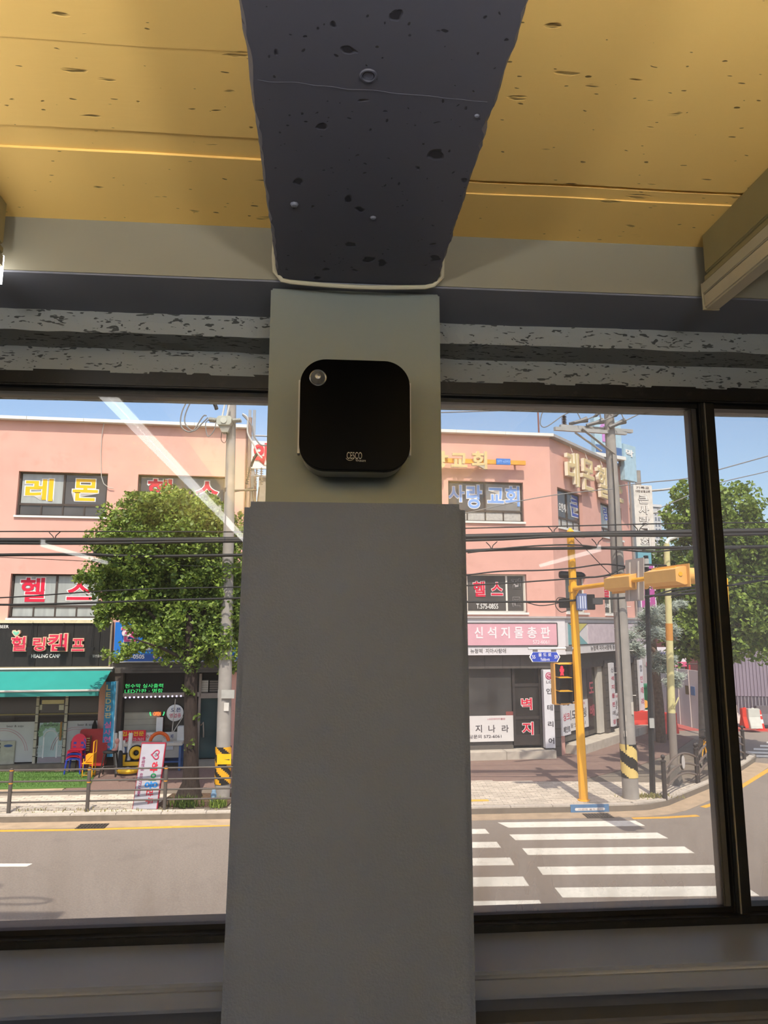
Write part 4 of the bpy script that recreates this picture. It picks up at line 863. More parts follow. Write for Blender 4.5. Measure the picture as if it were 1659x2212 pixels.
# shop front: glass, posts, door
sf = thing('pub_storefront', 'dark glazed pub front with welcome door and beer & soju print', 'shop front', TA(-1, -0.1, 0))
go = -0.14
GZ0 = 0.16
M_ALUD = mat('dirty_door_frame', '#6e675c', 0.5, var=0.2)
pd = [FA.px(x, 1600, go)[0] for x in (75, 81, 137, 143, 214)]
bx('base', TA, -7.9, 1.36, -0.3, 0.12, -0.1, GZ0, M_ALUD, sf)
def print_panel(a0, a1, words, arch):
    z1 = FA.px(60, 1559, go)[1]
    p = bx('print_panel', TA, a0, a1, go, go + 0.012, GZ0 + 0.04, z1, mat('pale_window_print', '#b8b4b0', 0.7, var=0.06, scale=2), sf)
    return p
for (a0, a1) in ((pd[0] - 3.0, pd[0] - 1.35), (pd[0] - 1.3, pd[0]), (pd[3], pd[4] + 0.15)):
    bx('glass', TA, a0, a1, go - 0.02, go, GZ0, 2.5, M_DGL, sf)
    p = print_panel(a0 + 0.01, a1 - 0.01, 'beer & soju', False)
    if a1 == pd[0]: r = FA.rect(15, 1566, 51, 1572, go)
    else: r = (a0 + 0.3, min(a0 + 0.78, a1), FA.px(60, 1571.5, go)[1], FA.px(60, 1565, go)[1])
    letters(TA, 'beer & soju', *r, go + 0.0125, 0.003, plain('#3a3636', 0.7), p, off=0.0)
    ca, cz = (a0 + a1) / 2 + 0.1, 0.45
    for R_ in (0.72, 0.66): MB().torus(TA(ca - 0.35, go + 0.0135, cz), R_, 0.008, tuple(FA.n), 20, 4, 0.1, math.pi - 0.1).build('rainbow_print', plain('#c79a9c', 0.8), p)
    MB().tube([TA(ca - 0.5, go + 0.013, 0.45), TA(ca - 0.5, go + 0.013, 0.75), TA(ca - 0.42, go + 0.013, 0.85), TA(ca - 0.34, go + 0.013, 0.75), TA(ca - 0.34, go + 0.013, 0.45)], 0.01, 4).build('carriage_print', plain('#5a5456', 0.8), p)
door = bx('door', TA, pd[1], pd[2], go - 0.03, go - 0.005, GZ0 + 0.02, 2.45, M_DGL, sf)
dz = [FA.px(110, y, go)[1] for y in (1505, 1512, 1519, 1561, 1648, 1562, 1570)]
pp = bx('door_print', TA, pd[1] + 0.03, pd[2] - 0.03, go - 0.004, go + 0.004, dz[4], dz[3], mat('pale_blue_print_panel', '#a9b7b4', 0.7, var=0.12, scale=3), sf)
letters(TA, 'welcome', *FA.rect(95, 1563, 125, 1569, go), go + 0.005, 0.003, plain('#3a3636', 0.7), pp, off=0.006)
ca = (pd[1] + pd[2]) / 2; zz = lambda y: FA.px(108, y, go)[1]
G = mat('print_foliage', '#7f9a78', 0.8, var=0.3, scale=20); Wt = plain('#d9d7d2', 0.7)
mb = MB()
for i in range(26):
    a = math.pi * i / 25; rr = rnd.uniform(0.2, 0.3); mb.prism(TA, circ(ca + rr * math.cos(a) * 1.15, zz(1588) + rr * math.sin(a) * 1.2, rnd.uniform(.04, .075), 7), go + 0.004, go + 0.0065 + i * 1e-5)
mb.build('foliage_print', G, pp)
MB().torus(TA(ca, go + 0.009, zz(1592)), 0.19, 0.018, tuple(FA.n), 20, 4, 0, math.pi).box(TA, ca - 0.21, ca - 0.17, go + 0.006, go + 0.011, zz(1637), zz(1592)).box(TA, ca + 0.17, ca + 0.21, go + 0.006, go + 0.011, zz(1637), zz(1592)).build('arch_print', Wt, pp)
mb = MB()
for s in (-1, 1):
    x0, x1 = ca + s * 0.22, ca + s * 0.43; z0, z1 = zz(1633), zz(1611)
    for zf in (z0, z1): mb.tube([TA(x0, go + 0.009, zf), TA(x1, go + 0.009, zf)], 0.009, 4)
    for i in range(4):
        t0, t1 = x0 + (x1 - x0) * i / 4, x0 + (x1 - x0) * (i + 1) / 4
        mb.tube([TA(t0, go + 0.008, z0), TA(t1, go + 0.008, z1)], 0.005, 4); mb.tube([TA(t1, go + 0.0085, z0), TA(t0, go + 0.0085, z1)], 0.005, 4)
mb.build('lattice_print', Wt, pp)
bx('path_print', TA, pd[1] + 0.04, pd[2] - 0.04, go + 0.004, go + 0.006, zz(1647), zz(1635), plain('#9a8f92', 0.8), pp)
bx('header_board', TA, pd[1] + 0.05, pd[2] - 0.05, go, go + 0.02, dz[2] - 0.02, dz[1], plain('#d8c79a', 0.6), sf)
for x in (86, 133): a, z = FA.px(x, 1527, go); bx('paper_notice', TA, a - 0.07, a + 0.07, go, go + 0.01, z - 0.09, z + 0.06, plain('#cfc8b4', 0.7), sf)
for (x0, x1) in ((74, 80), (137, 143)):
    a0, a1 = FA.px(x0, 1600, go)[0], FA.px(x1, 1600, go)[0]
    pst = bx('post', TA, a0, a1, go - 0.05, go + 0.07, GZ0 - 0.05, 2.5, M_ALU, sf)
    for i in range(8): bx('post_joint', TA, a0 - 0.002, a1 + 0.002, go + 0.06, go + 0.074, 0.35 + i * 0.24, 0.37 + i * 0.24, M_BLK, pst)
bx('transom', TA, -7.9, 1.36, go - 0.03, go + 0.04, FA.px(60, 1543, go)[1] - 0.02, FA.px(60, 1543, go)[1] + 0.02, plain('#8a7a52', 0.6), sf)
a, z = FA.px(132, 1580, go); bx('door_handle', TA, a - 0.025, a + 0.025, go + 0.0, go + 0.05, z - 0.25, z + 0.28, plain('#9a7038', 0.5), sf)
a, z = FA.px(207, 1580, go); 
tag(MB().ball(TA(a + 0.02, 0.12, z - 0.35), 0.11, 8, (1, 1, 7)).build('hanging_cloth', mat('dark_leafy_cloth', '#23221f', 0.95, bump=1.0, bscale=20), smooth=False), 'dark bundled curtain hanging at the right end of the pub front', 'curtain')

# outdoor air-conditioner unit
g = ground(38, 1662); Tac = frame_at((g.x - 0.1, g.y - 0.05, 0.02), 10)
ac = thing('air_conditioner', 'beige outdoor air-conditioner unit standing before the pub window', 'air conditioner', Tac(-0.4, 0, 0))
bx('case', Tac, -1.05, 0.0, -0.36, 0.0, 0.04, 0.80, mat('beige_ac_case', '#a9a493', 0.6, dirt=('#7a7464', 0.4, 5)), ac, bevel=0.015)
bx('grille_recess', Tac, -1.0, -0.40, 0.0, 0.006, 0.10, 0.74, plain('#3a3833', 0.7), ac)
for i in range(6): bx('slat', Tac, -1.0, -0.40, 0.004, 0.02, 0.12 + i * 0.105, 0.18 + i * 0.105, plain('#b5b0a0', 0.6), ac)
MB().prism(Tac, circ(-0.19, 0.66, 0.12, 20, 0.038), 0.0, 0.006).build('logo_badge', plain('#35507e', 0.5), ac)
for x in (-0.78, -0.1): bx('foot', Tac, x - 0.03, x + 0.03, -0.30, -0.02, 0.0, 0.04, plain('#6d6658', 0.7), ac)

# stacked plastic chairs
def plastic_chair(colr):
    m = mat('chair_plastic_' + colr[1:], colr, 0.4, var=0.04); t = thing('plastic_chair', '', 'chair', (0, 0, 0), 'stacked plastic chairs')
    I = lambda x, y, z: Vector((x, y, z))   # x right, y back, z up
    MB().prism(lambda a, o, z: Vector((a, z, o)), rrect(-0.20, 0.20, -0.21, 0.19, 0.06), 0.415, 0.44).build('seat', m, t, bevel=0.008)
    # backrest with four slots
    arc = [(0.205 * math.cos(math.pi * i / 14), 0.22 * math.sin(math.pi * i / 14)) for i in range(15)]
    TB = lambda a, o, z: Vector((a, 0.185 + (z - 0.44) * 0.22 + o, z))
    mb = MB()
    mb.prism(TB, [(x, 0.62 + y) for x, y in arc], 0.0, 0.018)
    for (x0, x1) in ((-0.205, -0.14), (-0.06, 0.06), (0.14, 0.205)): mb.box(TB, x0, x1, 0.0, 0.018, 0.44, 0.622)
    for (z0, z1) in ((0.44, 0.47), (0.53, 0.56)): mb.box(TB, -0.2, 0.2, 0.001, 0.017, z0, z1)
    mb.build('backrest', m, t)
    for sx in (-1, 1):
        for sy in (-1, 1):
            MB().tube([I(sx * 0.17, sy * 0.17, 0.43), I(sx * 0.195, sy * 0.195, 0.22), I(sx * 0.215, sy * 0.215, 0.0)], [0.032, 0.026, 0.02], 8).build('leg', m, t, smooth=True)
    MB().tube([I(-0.2, -0.19, 0.33)] + [I(0.19 * math.cos(math.pi * (1 - i / 8)), -0.2, 0.33 + 0.08 * math.sin(math.pi * i / 8)) for i in range(9)], 0.014, 6).build('apron', m, t, smooth=True)
    return t
g = ground(154, 1674)
src = {}
for i, (c_, lb) in enumerate((('#2a3f9c', 'blue plastic chair, lowest of the red and blue stack'), ('#d61f3c', 'red plastic chair just above the lowest blue one in the stack'), ('#2a3f9c', 'blue plastic chair directly under the top red one in the stack'), ('#d61f3c', 'red plastic chair with slotted back, topmost of the stack by the pub door'))):
    t = copy_tree(src[c_]) if c_ in src else plastic_chair(c_); src[c_] = src.get(c_, t)
    t['label'] = lb; t.location = (g.x, g.y + 0.2 + i * 0.012, 0.018 + i * 0.065); t.rotation_euler = (0, 0, math.radians(6 + i))

# yellow metal stand
g = ground(190, 1681); Ty = frame_at((g.x, g.y, 0.018), 8); M_YM = mat('yellow_enamel', '#eda41c', 0.45, var=0.06)
t = thing('folding_stand', 'yellow metal folding stand with a tall back beside the red chairs', 'stand', Ty(0, 0, 0))
for (x, y) in ((-0.16, 0.0), (-0.07, -0.3)): MB().tube([Ty(x, y, 0), Ty(x + .02, y, 0.50)], 0.014, 6).build('leg', M_YM, t)
for y in (0.02, -0.3): MB().tube([Ty(0.10, y, 0), Ty(0.11, y, 0.95 - 0.0 * y)], 0.017, 6).build('upright', M_YM, t)
for z in (0.95, 0.62, 0.06): MB().tube([Ty(0.105, 0.02, z), Ty(0.105, -0.3, z)], 0.013, 6).build('rung', M_YM, t)
for y in (0.0, -0.3): MB().tube([Ty(-0.16, y, 0.06), Ty(0.1, y, 0.06)], 0.013, 6).tube([Ty(-0.14, y, 0.36), Ty(0.1, y, 0.63)], 0.012, 6).build('brace', M_YM, t)
bx('tray', Ty, -0.10, 0.11, -0.3, 0.0, 0.40, 0.60, mat('orange_crate_plastic', '#e8961e', 0.5), t, bevel=0.01)
bx('shelf', Ty, -0.18, 0.11, -0.3, 0.02, 0.36, 0.385, M_YM, t)
# red folded table and slatted folding chair behind
g = ground(197, 1663); Tt = frame_at((g.x + 0.02, g.y - 0.05, 0.0), 8)
tag(MB().prism(lambda a, o, z: Tt(a, o - z * 0.12, z), rrect(-0.40, 0.40, 0.12, 1.15, 0.08), 0.0, 0.035).build('folded_table', mat('red_table_top', '#a82a26', 0.5, var=0.1)), 'dark red folded table top leaning against the pub front', 'table')
t = thing('slatted_chair', 'folded wooden chair with pale slats leaning before the red table', 'chair', Tt(-0.2, 0.12, 0))
Ts = lambda a, o, z: Tt(a, 0.12 + o - z * 0.10, z)
for i in range(6): bx('slat', Ts, -0.42, -0.08, 0.0, 0.02, 0.56 + i * 0.065, 0.595 + i * 0.065, plain('#b59a6a', 0.7), t)
for x in (-0.42, -0.08): MB().tube([Ts(x, -0.02, 0.0), Ts(x + 0.02, -0.02, 0.98)], 0.016, 6).build('frame_leg', plain('#5a3d28', 0.7), t)
for x in (-0.36, -0.14): MB().tube([Ts(x + .05, 0.03, 0.0), Ts(x, 0.0, 0.62)], 0.014, 6).build('rear_leg', plain('#6a4a30', 0.7), t)
# dark bar stool with a cloth
g = ground(231, 1678); Tb = frame_at((g.x, g.y + 0.15, 0.0), 8); M_DK = mat('black_stool_wood', '#2c2825', 0.6)
t = thing('bar_stool', 'round black bar stool standing beside the blue vertical sign', 'stool', Tb(0, 0, 0))
MB().lathe(Tb(0, 0, 0.62), [(0.0, 0.0), (0.19, 0.0), (0.205, 0.02), (0.20, 0.05), (0.0, 0.055)], 20).build('seat', M_DK, t, smooth=True)
for (x, y) in ((-.13, .13), (.13, .13), (-.13, -.13), (.13, -.13)): MB().tube([Tb(x, y, 0.62), Tb(x * 1.7, y * 1.7, 0.0)], 0.02, 6).build('leg', M_DK, t)
for z, k in ((0.22, 1.45),):
    for (a, b) in (((-.13, .13), (.13, .13)), ((.13, .13), (.13, -.13)), ((.13, -.13), (-.13, -.13)), ((-.13, -.13), (-.13, .13))): MB().tube([Tb(a[0] * k, a[1] * k, z), Tb(b[0] * k, b[1] * k, z)], 0.011, 6).build('foot_rail', plain('#8a8078', 0.5), t)
mb = MB().ball(Tb(0.11, 0.02, 0.70), 0.07, 10, (1.2, 1, 0.6)).ball(Tb(0.17, 0.0, 0.93), 0.075, 10, (0.9, 0.8, 1.1)).tube([Tb(0.19, 0.0, 0.9), Tb(0.18, 0.02, 0.8), Tb(0.15, 0.03, 0.69)], 0.03, 6)
tag(mb.build('work_gloves', mat('pink_cotton', '#c99082', 0.9), smooth=True), 'crumpled pink gloves lying on the black bar stool', 'gloves')
tag(MB().prism(Tb, [(0.2, 0.08), (0.36, 0.03), (0.33, 0.66), (0.24, 0.68)], -0.05, 0.02).build('dark_bag', mat('black_bag', '#26282c', 0.8), bevel=0.015), 'black bag hanging between the bar stool and the white rolls', 'bag')

# vertical LED sign
q = FA.rect(224, 1473, 248, 1650, 0.25); q2 = FA.px(242, 1550, 0.25)[0]
vs_ = thing('vertical_sign', 'blue vertical sign reading LED간판 실사현수 between the two shops', 'sign', TA((q[0] + q[1]) / 2, 0.2, 0.3))
bx('face', TA, q[0], q2, 0.06, 0.25, 0.35, q[3], mat('blue_sign_face', '#2f86ad', 0.45, var=0.05), vs_)
bx('side_edge', TA, q2, q[1] - 0.02, 0.05, 0.245, 0.35, q[3], mat('light_blue_sign_edge', '#4aa8d4', 0.45), vs_)
bx('edge_strip', TA, q[1] - 0.02, q[1], 0.04, 0.25, 0.35, q[3] + 0.01, plain('#cdd6d6', 0.4), vs_)
M_SY = plain('#d8c48e', 0.5); M_SP = mat('pink_print', '#d66a9a', 0.5)
for c_, x0, y0, x1, y1, m in (('L', 229, 1479, 239, 1491, M_SY), ('E', 229, 1495, 239, 1506, M_SY), ('D', 228, 1509, 240, 1520, M_SY), ('간', 226, 1523, 240, 1536, M_SY), ('판', 226, 1539, 240, 1551, M_SY), ('실', 223, 1559, 240, 1573, M_SP), ('사', 222, 1576, 240, 1588, M_SP), ('현', 222, 1591, 240, 1604, M_SP), ('수', 222, 1608, 239, 1620, M_SP)):
    r = FA.rect(x0, y0, x1, y1, 0.25); r = (max(r[0], q[0] + 0.02), min(r[1], q2 - 0.01), r[2], r[3])
    letters(TA, c_, *r, 0.251, 0.006, m, vs_, off=0.022)

# ================================================================== SIGN SHOP (second shop)
q = FA.rect(247, 1344, 505, 1428, 0.2)
bs = thing('sign_shop_sign', 'bright blue shop signboard half hidden behind the ginkgo leaves', 'sign', TA((q[0] + q[1]) / 2, 0.1, q[2]))
bx('board', TA, q[0], AE - 0.05, 0.0, 0.2, q[2], q[3], mat('bright_blue_sheet', '#1f6fc4', 0.45, var=0.06, scale=1.5), bs)
bx('stripe', TA, q[0], AE - 0.05, 0.2, 0.204, q[2] + 0.24, q[2] + 0.275, plain('#58b4ee', 0.45), bs)
bx('lower_band', TA, q[0], AE - 0.05, 0.2, 0.203, q[2], q[2] + 0.2, plain('#2a57a4', 0.45), bs)
bx('edge', TA, q[0] - 0.02, AE - 0.03, 0.0, 0.21, q[2] - 0.03, q[2], plain('#b8b8b4', 0.4), bs)
for i, c_ in enumerate('현수막간판'):
    x0 = 262 + i * 45; r = FA.rect(x0, 1352, x0 + 36, 1386, 0.25)
    if r[1] < AE: e = letters(TA, c_, *r, 0.2, 0.08, plain('#e8d4d8', 0.5), bs, off=0.05, core=0.03, name='letter'); letters(TA, c_, *r, 0.281, 0.006, mat('dusty_pink_letter', '#c0497c', 0.5), e, off=0.03, name='letter_face')
letters(TA, '571-0505', *FA.rect(265, 1414, 312, 1423, 0.2), 0.205, 0.008, M_STW, bs, off=0.02)
letters(TA, '010', *FA.rect(331, 1413, 363, 1423, 0.2), 0.205, 0.008, mat('pale_pink_print', '#e9b8d4', 0.5), bs, off=0.03)
letters(TA, '실사출력', *FA.rect(310, 1392, 378, 1404, 0.2), 0.205, 0.006, M_STW, bs, off=0.02)
ss = thing('sign_shop_storefront', 'cluttered sign shop front with LED dot border and teal glass door', 'shop front', TA(3.4, -0.1, 0))
fz = [FA.px(330, y, 0.0)[1] for y in (1428, 1453, 1497, 1506, 1604)]
bx('fascia', TA, 1.62, AE - 0.02, -0.05, 0.12, fz[1], fz[0], mat('grey_metal_fascia', '#55504b', 0.7, var=0.15), ss)
for i in range(3): bx('fascia_rib', TA, 2.3, AE - 0.1, 0.12, 0.135, fz[1] + 0.06 + i * 0.09, fz[1] + 0.085 + i * 0.09, plain('#46423e', 0.7), ss)
bx('pillar', TA, 1.62, FA.px(262, 1550)[0], -0.2, 0.06, 0.0, fz[1], mat('brown_tile_pillar', '#4f443c', 0.7, var=0.15), ss)
x_ = [FA.px(x, 1550, -0.1)[0] for x in (262, 424, 430, 476, 505)]
bx('lintel', TA, x_[0], x_[2], -0.2, -0.02, fz[3], fz[2], mat('greige_metal', '#8c8076', 0.6), ss)
bx('transom_glass', TA, x_[0], x_[2], -0.2, -0.16, fz[2], fz[1], M_DGL, ss)
mwin = bx('glass', TA, x_[0], x_[1], -0.2, -0.16, 0.75, fz[3], mat('shop_window_glass', '#3a3834', 0.1, var=0.5, scale=0.9, spec=0.5), ss)
bx('stall_riser', TA, x_[0], x_[2], -0.25, -0.1, 0.0, 0.75, plain('#5d5852', 0.7), ss)
bl = FA.rect(268, 1528, 345, 1600, -0.155); bx('blind', TA, bl[0], bl[1], -0.155, -0.145, bl[2], bl[3] - 0.15, mat('pale_blind', '#a09c8c', 0.6, var=0.08, scale=3), ss)
for i in range(5): bx('blind_joint', TA, bl[0], bl[1], -0.145, -0.143, bl[2] + 0.12 + i * 0.17, bl[2] + 0.13 + i * 0.17, plain('#7c786c', 0.7), ss)
# green LED board lettering
M_GRN = mat('green_led', '#4be07a', 0.5, emit=0.8)
r = FA.rect(270, 1477, 352, 1496, -0.14)
letters(TA, '현수막 실사출력', r[0], r[1], (r[2] + r[3]) / 2 + 0.01, r[3], -0.14, 0.01, M_GRN, ss, off=-0.006, name='led_lettering')
letters(TA, 'LED간판 · 명함', r[0], r[1], r[2] - 0.02, (r[2] + r[3]) / 2 - 0.02, -0.14, 0.01, M_GRN, ss, off=-0.006, name='led_lettering')
# LED dot border
ld = thing('led_border', 'string of violet-white LED dots round the sign shop window', 'light string', TA(3, -0.1, 0.9))
M_LED = mat('violet_led', (0.75, 0.66, 1.0), 0.5, emit=1.6, var=0.0)
pts = [(262 + i * 9.2, 1507 - i * 0.25) for i in range(15)] + [(261 - i * 0.35, 1517 + i * 9.5) for i in range(8)] + [(423.5, 1507 + i * 9) for i in range(3)]
base_led = None
for x, y in pts:
    a, z = FA.px(x, y, -0.02)
    if base_led is None:
        base_led = MB().box(lambda a_, o_, z_: FA.p * 0 + FA.u * a_ - FA.n * o_ + Vector((0, 0, z_)), -0.022, 0.022, -0.01, 0.01, -0.022, 0.022).build('led', M_LED, ld, origin=(0, 0, 0)); o_ = base_led
    else: o_ = base_led.copy(); COL.objects.link(o_)
    o_.parent = ld; o_.location = TA(a, -0.02, z) - ORI[ld.name]
# OPEN neon, round sign, numeral
r = FA.rect(326, 1538, 352, 1546, -0.1); nz_ = thing('open_sign', 'small neon sign reading OPEN in orange with green frame', 'sign', TA((r[0] + r[1]) / 2, -0.1, r[2]))
letters(TA, 'OPEN', r[0] + 0.07, r[1] - 0.07, r[2], r[3], -0.13, 0.02, mat('orange_neon', '#ff7a3c', 0.5, emit=1.5), nz_, off=0.0)
mz = (r[2] + r[3]) / 2
for s in (-1, 1): MB().tube([TA((r[0] if s < 0 else r[1]) + s * 0.03 * math.sin(t * 1.9), -0.12, r[2] + (r[3] - r[2]) * t) for t in (0, .25, .5, .75, 1)], 0.012, 6).build('neon_tube', mat('green_neon', '#48f08a', 0.5, emit=1.5), nz_)
a, z = FA.px(378, 1540, -0.02); rs = thing('round_sign', 'round white shop sign reading 오픈 영업중 in blue and red', 'sign', TA(a, -0.02, z - 0.25))
rr_ = FA.px(396, 1540, -0.02)[0] - a
MB().lathe(TA(a, -0.06, z), [(0, 0), (rr_, 0), (rr_, 0.05), (rr_ - 0.02, 0.06), (0, 0.06)], 32, tuple(-FA.n)).build('disc', plain('#dedbd5', 0.5), rs, smooth=True)
letters(TA, '오픈', *FA.rect(369, 1529, 391, 1538, 0.0), 0.001, 0.005, plain('#27376e', 0.5), rs, off=0.012)
letters(TA, '영업중', *FA.rect(366, 1541, 391, 1550, 0.0), 0.001, 0.005, plain('#c24a58', 0.5), rs, off=0.008)
r = FA.rect(338, 1549, 352, 1580, -0.05); n1 = thing('numeral_sign', 'white channel numeral 1 with dark red sides in the shop window', 'sign', TA((r[0] + r[1]) / 2, -0.05, r[2]))
e = letters(TA, '1', *r, -0.12, 0.10, plain('#7c2028', 0.5), n1, off=0.04, name='numeral'); letters(TA, '1', *r, -0.02, 0.01, plain('#e4e0da', 0.5), e, off=0.036, name='numeral_face')
# door
dr = bx('door', TA, x_[2], x_[3], -0.22, -0.16, 0.18, FA.px(450, 1508, -0.1)[1], mat('teal_film_glass', '#2f4a4c', 0.15, var=0.35, scale=1.0, spec=0.5), ss)
for xx in (x_[2], x_[3]): bx('door_jamb', TA, xx - 0.035, xx + 0.035, -0.22, -0.05, 0.0, fz[1] - 0.05, plain('#867a6e', 0.6), ss)
zt1, zt2 = FA.px(450, 1508, -0.1)[1], FA.px(450, 1497, -0.1)[1]
bx('door_head', TA, x_[2], x_[4], -0.2, -0.05, zt1, zt2, plain('#8a7e73', 0.6), ss)
for (x0, x1) in ((431, 449), (452, 474)):
    a0, a1 = FA.px(x0, 1490, -0.1)[0], FA.px(x1, 1490, -0.1)[0]
    vb = bx('vent', TA, a0, a1, -0.2, -0.15, zt2 + 0.02, zt2 + 0.38, plain('#4d4843', 0.7) if x0 > 440 else plain('#a8a196', 0.6), ss)
    for i in range(5): bx('vent_slat', TA, a0, a1, -0.15, -0.135, zt2 + 0.05 + i * 0.07, zt2 + 0.075 + i * 0.07, plain('#7c756c', 0.6) if x0 > 440 else plain('#c4bdb0', 0.6), vb)
bx('step', TA, x_[2] - 0.05, x_[4], -0.1, 0.3, 0.0, 0.16, plain('#8a8276', 0.8), ss)
a, z = FA.px(434, 1560, -0.1); MB().tube([TA(a, -0.14, z - 0.1), TA(a + 0.07, -0.1, z), TA(a + 0.09, -0.1, z - 0.3), TA(a + 0.09, -0.12, z - 0.45)], 0.02, 6).build('door_handle', plain('#9c8f80', 0.4), dr)
for i in range(3):
    for j in range(2): pass
# clutter in front of the shop
r = FA.rect(263, 1578, 314, 1602, 0.25); t = thing('red_sign', 'red sign with yellow letters 입사전문 propped before the shop window', 'sign', TA((r[0] + r[1]) / 2, 0.25, r[2]))
bx('board', TA, r[0], r[1], 0.18, 0.25, r[2], r[3], mat('red_sign_sheet', '#e0293f', 0.45), t)
letters(TA, '입사전문', *FA.rect(264, 1580, 311, 1590, 0.25), 0.251, 0.006, mat('yellow_print', '#f4d02c', 0.5), t, off=0.015)
letters(TA, '010-  22-7631', *FA.rect(270, 1594, 310, 1600, 0.25), 0.251, 0.006, plain('#f0c8cc', 0.5), t, off=0.005)
r = FA.rect(314, 1582, 382, 1602, 0.2); t = thing('white_sign', 'white sign with red lettering lying beside the red sign', 'sign', TA((r[0] + r[1]) / 2, 0.2, r[2]))
bx('board', TA, r[0], r[1], 0.14, 0.2, r[2], r[3], plain('#d9d3c8', 0.5), t)
letters(TA, '수도', *FA.rect(315, 1587, 332, 1595, 0.2), 0.201, 0.005, plain('#b04a44', 0.5), t, off=0.008)
letters(TA, '설비', *FA.rect(356, 1586, 374, 1595, 0.2), 0.201, 0.005, plain('#3c4a86', 0.5), t, off=0.008)
# workbench
wb0, wb1 = FA.px(268, 1650, 0.5)[0], FA.px(394, 1650, 0.5)[0]
t = thing('workbench', 'grey steel workbench cluttered with sign parts under the shop window', 'workbench', TA((wb0 + wb1) / 2, 0.4, 0))
zz1 = FA.px(330, 1604, 0.6)[1]
bx('top', TA, wb0, wb1, 0.1, 0.75, zz1 - 0.08, zz1, plain('#c5bcae', 0.6), t, bevel=0.008)
bx('front_panel', TA, wb0 + 0.03, wb1 - 0.05, 0.66, 0.70, zz1 - 0.42, zz1 - 0.08, plain('#9a958c', 0.6), t)
for x in (wb0 + 0.05, wb1 - 0.06):
    for o_ in (0.15, 0.68): bx('leg', TA, x - 0.03, x + 0.03, o_ - 0.03, o_ + 0.03, 0.0, zz1 - 0.08, plain('#47618c', 0.5), t)
bx('lower_shelf', TA, wb0 + 0.05, wb1 - 0.05, 0.15, 0.68, 0.22, 0.26, plain('#3c5684', 0.5), t)
a, z = FA.px(345, 1599, 0.5); tag(MB().torus(TA(a, 0.55, zz1 + 0.0), 0.26, 0.05, tuple(FA.n), 24, 8, 0.12, math.pi - 0.12).build('hose_reel', mat('orange_hose', '#e0601c', 0.5), smooth=True), 'orange coiled hose standing on the workbench', 'hose')
a, z = FA.px(360, 1571, 0.45); tag(MB().torus(TA(a, 0.45, zz1 + 0.13), 0.09, 0.035, tuple(FA.n), 18, 8).box(TA, a - .1, a + .12, .4, .5, zz1, zz1 + .05).build('tape_roll', plain('#cfcac0', 0.5), smooth=True), 'white roll of tape standing on the workbench behind the orange hose', 'tape roll')
q0 = FA.rect(346, 1603, 374, 1616, 0.72); tag(MB().box(TA, q0[0], q0[1], 0.705, 0.72, q0[2] - 0.05, q0[3]).build('grey_sheet', plain('#a5a8ac', 0.4)), 'pale grey metal sheet hanging over the workbench edge', 'sheet')
for i, (x0, y0, x1, y1) in enumerate(((372, 1577, 379, 1510), (374, 1578, 395, 1548))):
    p0, p1 = FA.px(x0, y0, 0.4), FA.px(x1, y1, 0.4); tag(MB().tube([TA(p0[0], 0.4, p0[1] - 0.05), TA(p1[0], 0.4, p1[1])], 0.014, 6).build('metal_rod', plain('#b8b0a4', 0.4)), ('upright metal rod in front of the round 오픈 sign', 'slanted metal rod leaning right beside the round 오픈 sign')[i], 'rod')
a, z = FA.px(390, 1580, 0.45); tag(MB().prism(TA, rrect(a - 0.1, a + 0.16, zz1, zz1 + 0.42, 0.03), 0.2, 0.45).build('white_machine', plain('#c9c6c0', 0.5), bevel=0.02), 'white machine on the right end of the workbench beside the trunk', 'machine')
# white rolls leaning at the pillar
for i, (xb, yb, xt, yt, r_, lb) in enumerate(((252, 1659, 250, 1584, 0.055, 'leftmost grey-white sheet roll leaning before the shop pillar'), (260, 1660, 261, 1580, 0.06, 'tallest white sheet roll leaning before the shop pillar'), (266, 1645, 268, 1600, 0.045, 'short white sheet roll just left of the yellow letter'), (277, 1640, 283, 1584, 0.06, 'white sheet roll leaning to the right before the red sign'))):
    p0, p1 = FA.px(xb, yb, 0.95), FA.px(xt, yt, 0.6); z0 = 0.0 if i < 2 else p0[1]
    mr_ = MB().tube([TA(p0[0], 0.95, 0.0), TA(p1[0], 0.6, p1[1])], r_, 12)
    tag(mr_.build('sheet_roll', plain('#dcd6cc' if i else '#bdb8ae', 0.6), smooth=True), lb, 'roll', 'leaning sheet rolls')
# yellow channel letters on the ground
g = ground(275, 1672); Tl = frame_at((g.x, g.y, 0.0), 10)
tag(MB().torus(Tl(0.03, 0.0, 0.12), 0.26, 0.075, (0, 0, 1), 24, 8).build('ring_letter', mat('yellow_channel_letter', '#eebb2a', 0.5), smooth=True), 'yellow channel letter ring lying flat on the ground by the shop', 'sign letter')
t = thing('angle_letter', 'yellow channel letters with black edges standing against the white rolls', 'sign letter', Tl(0.05, -0.1, 0.19))
for nm, o0, o1, g_, m_ in (('letter_body', -0.2, -0.06, 0.03, M_BLK), ('letter_face', -0.06, -0.05, 0.0, MATS['yellow_channel_letter'])):
    MB().prism(Tl, [(-0.22 - g_, 0.21 - g_), (0.30 + g_, 0.21 - g_), (0.30 + g_, 0.32 + g_), (-0.10 + g_, 0.32 + g_), (-0.08 + g_, 0.52 + g_), (-0.2 - g_, 0.52 + g_)], o0, o1).build(nm, m_, t)
    MB().torus(Tl(0.2, -(o0 + o1) / 2 * 0 + (o0 + o1) / 2, 0.56), 0.13, 0.055 + g_, (math.sin(math.radians(10)), -math.cos(math.radians(10)), 0), 20, 6).build(nm, m_, t, smooth=True)

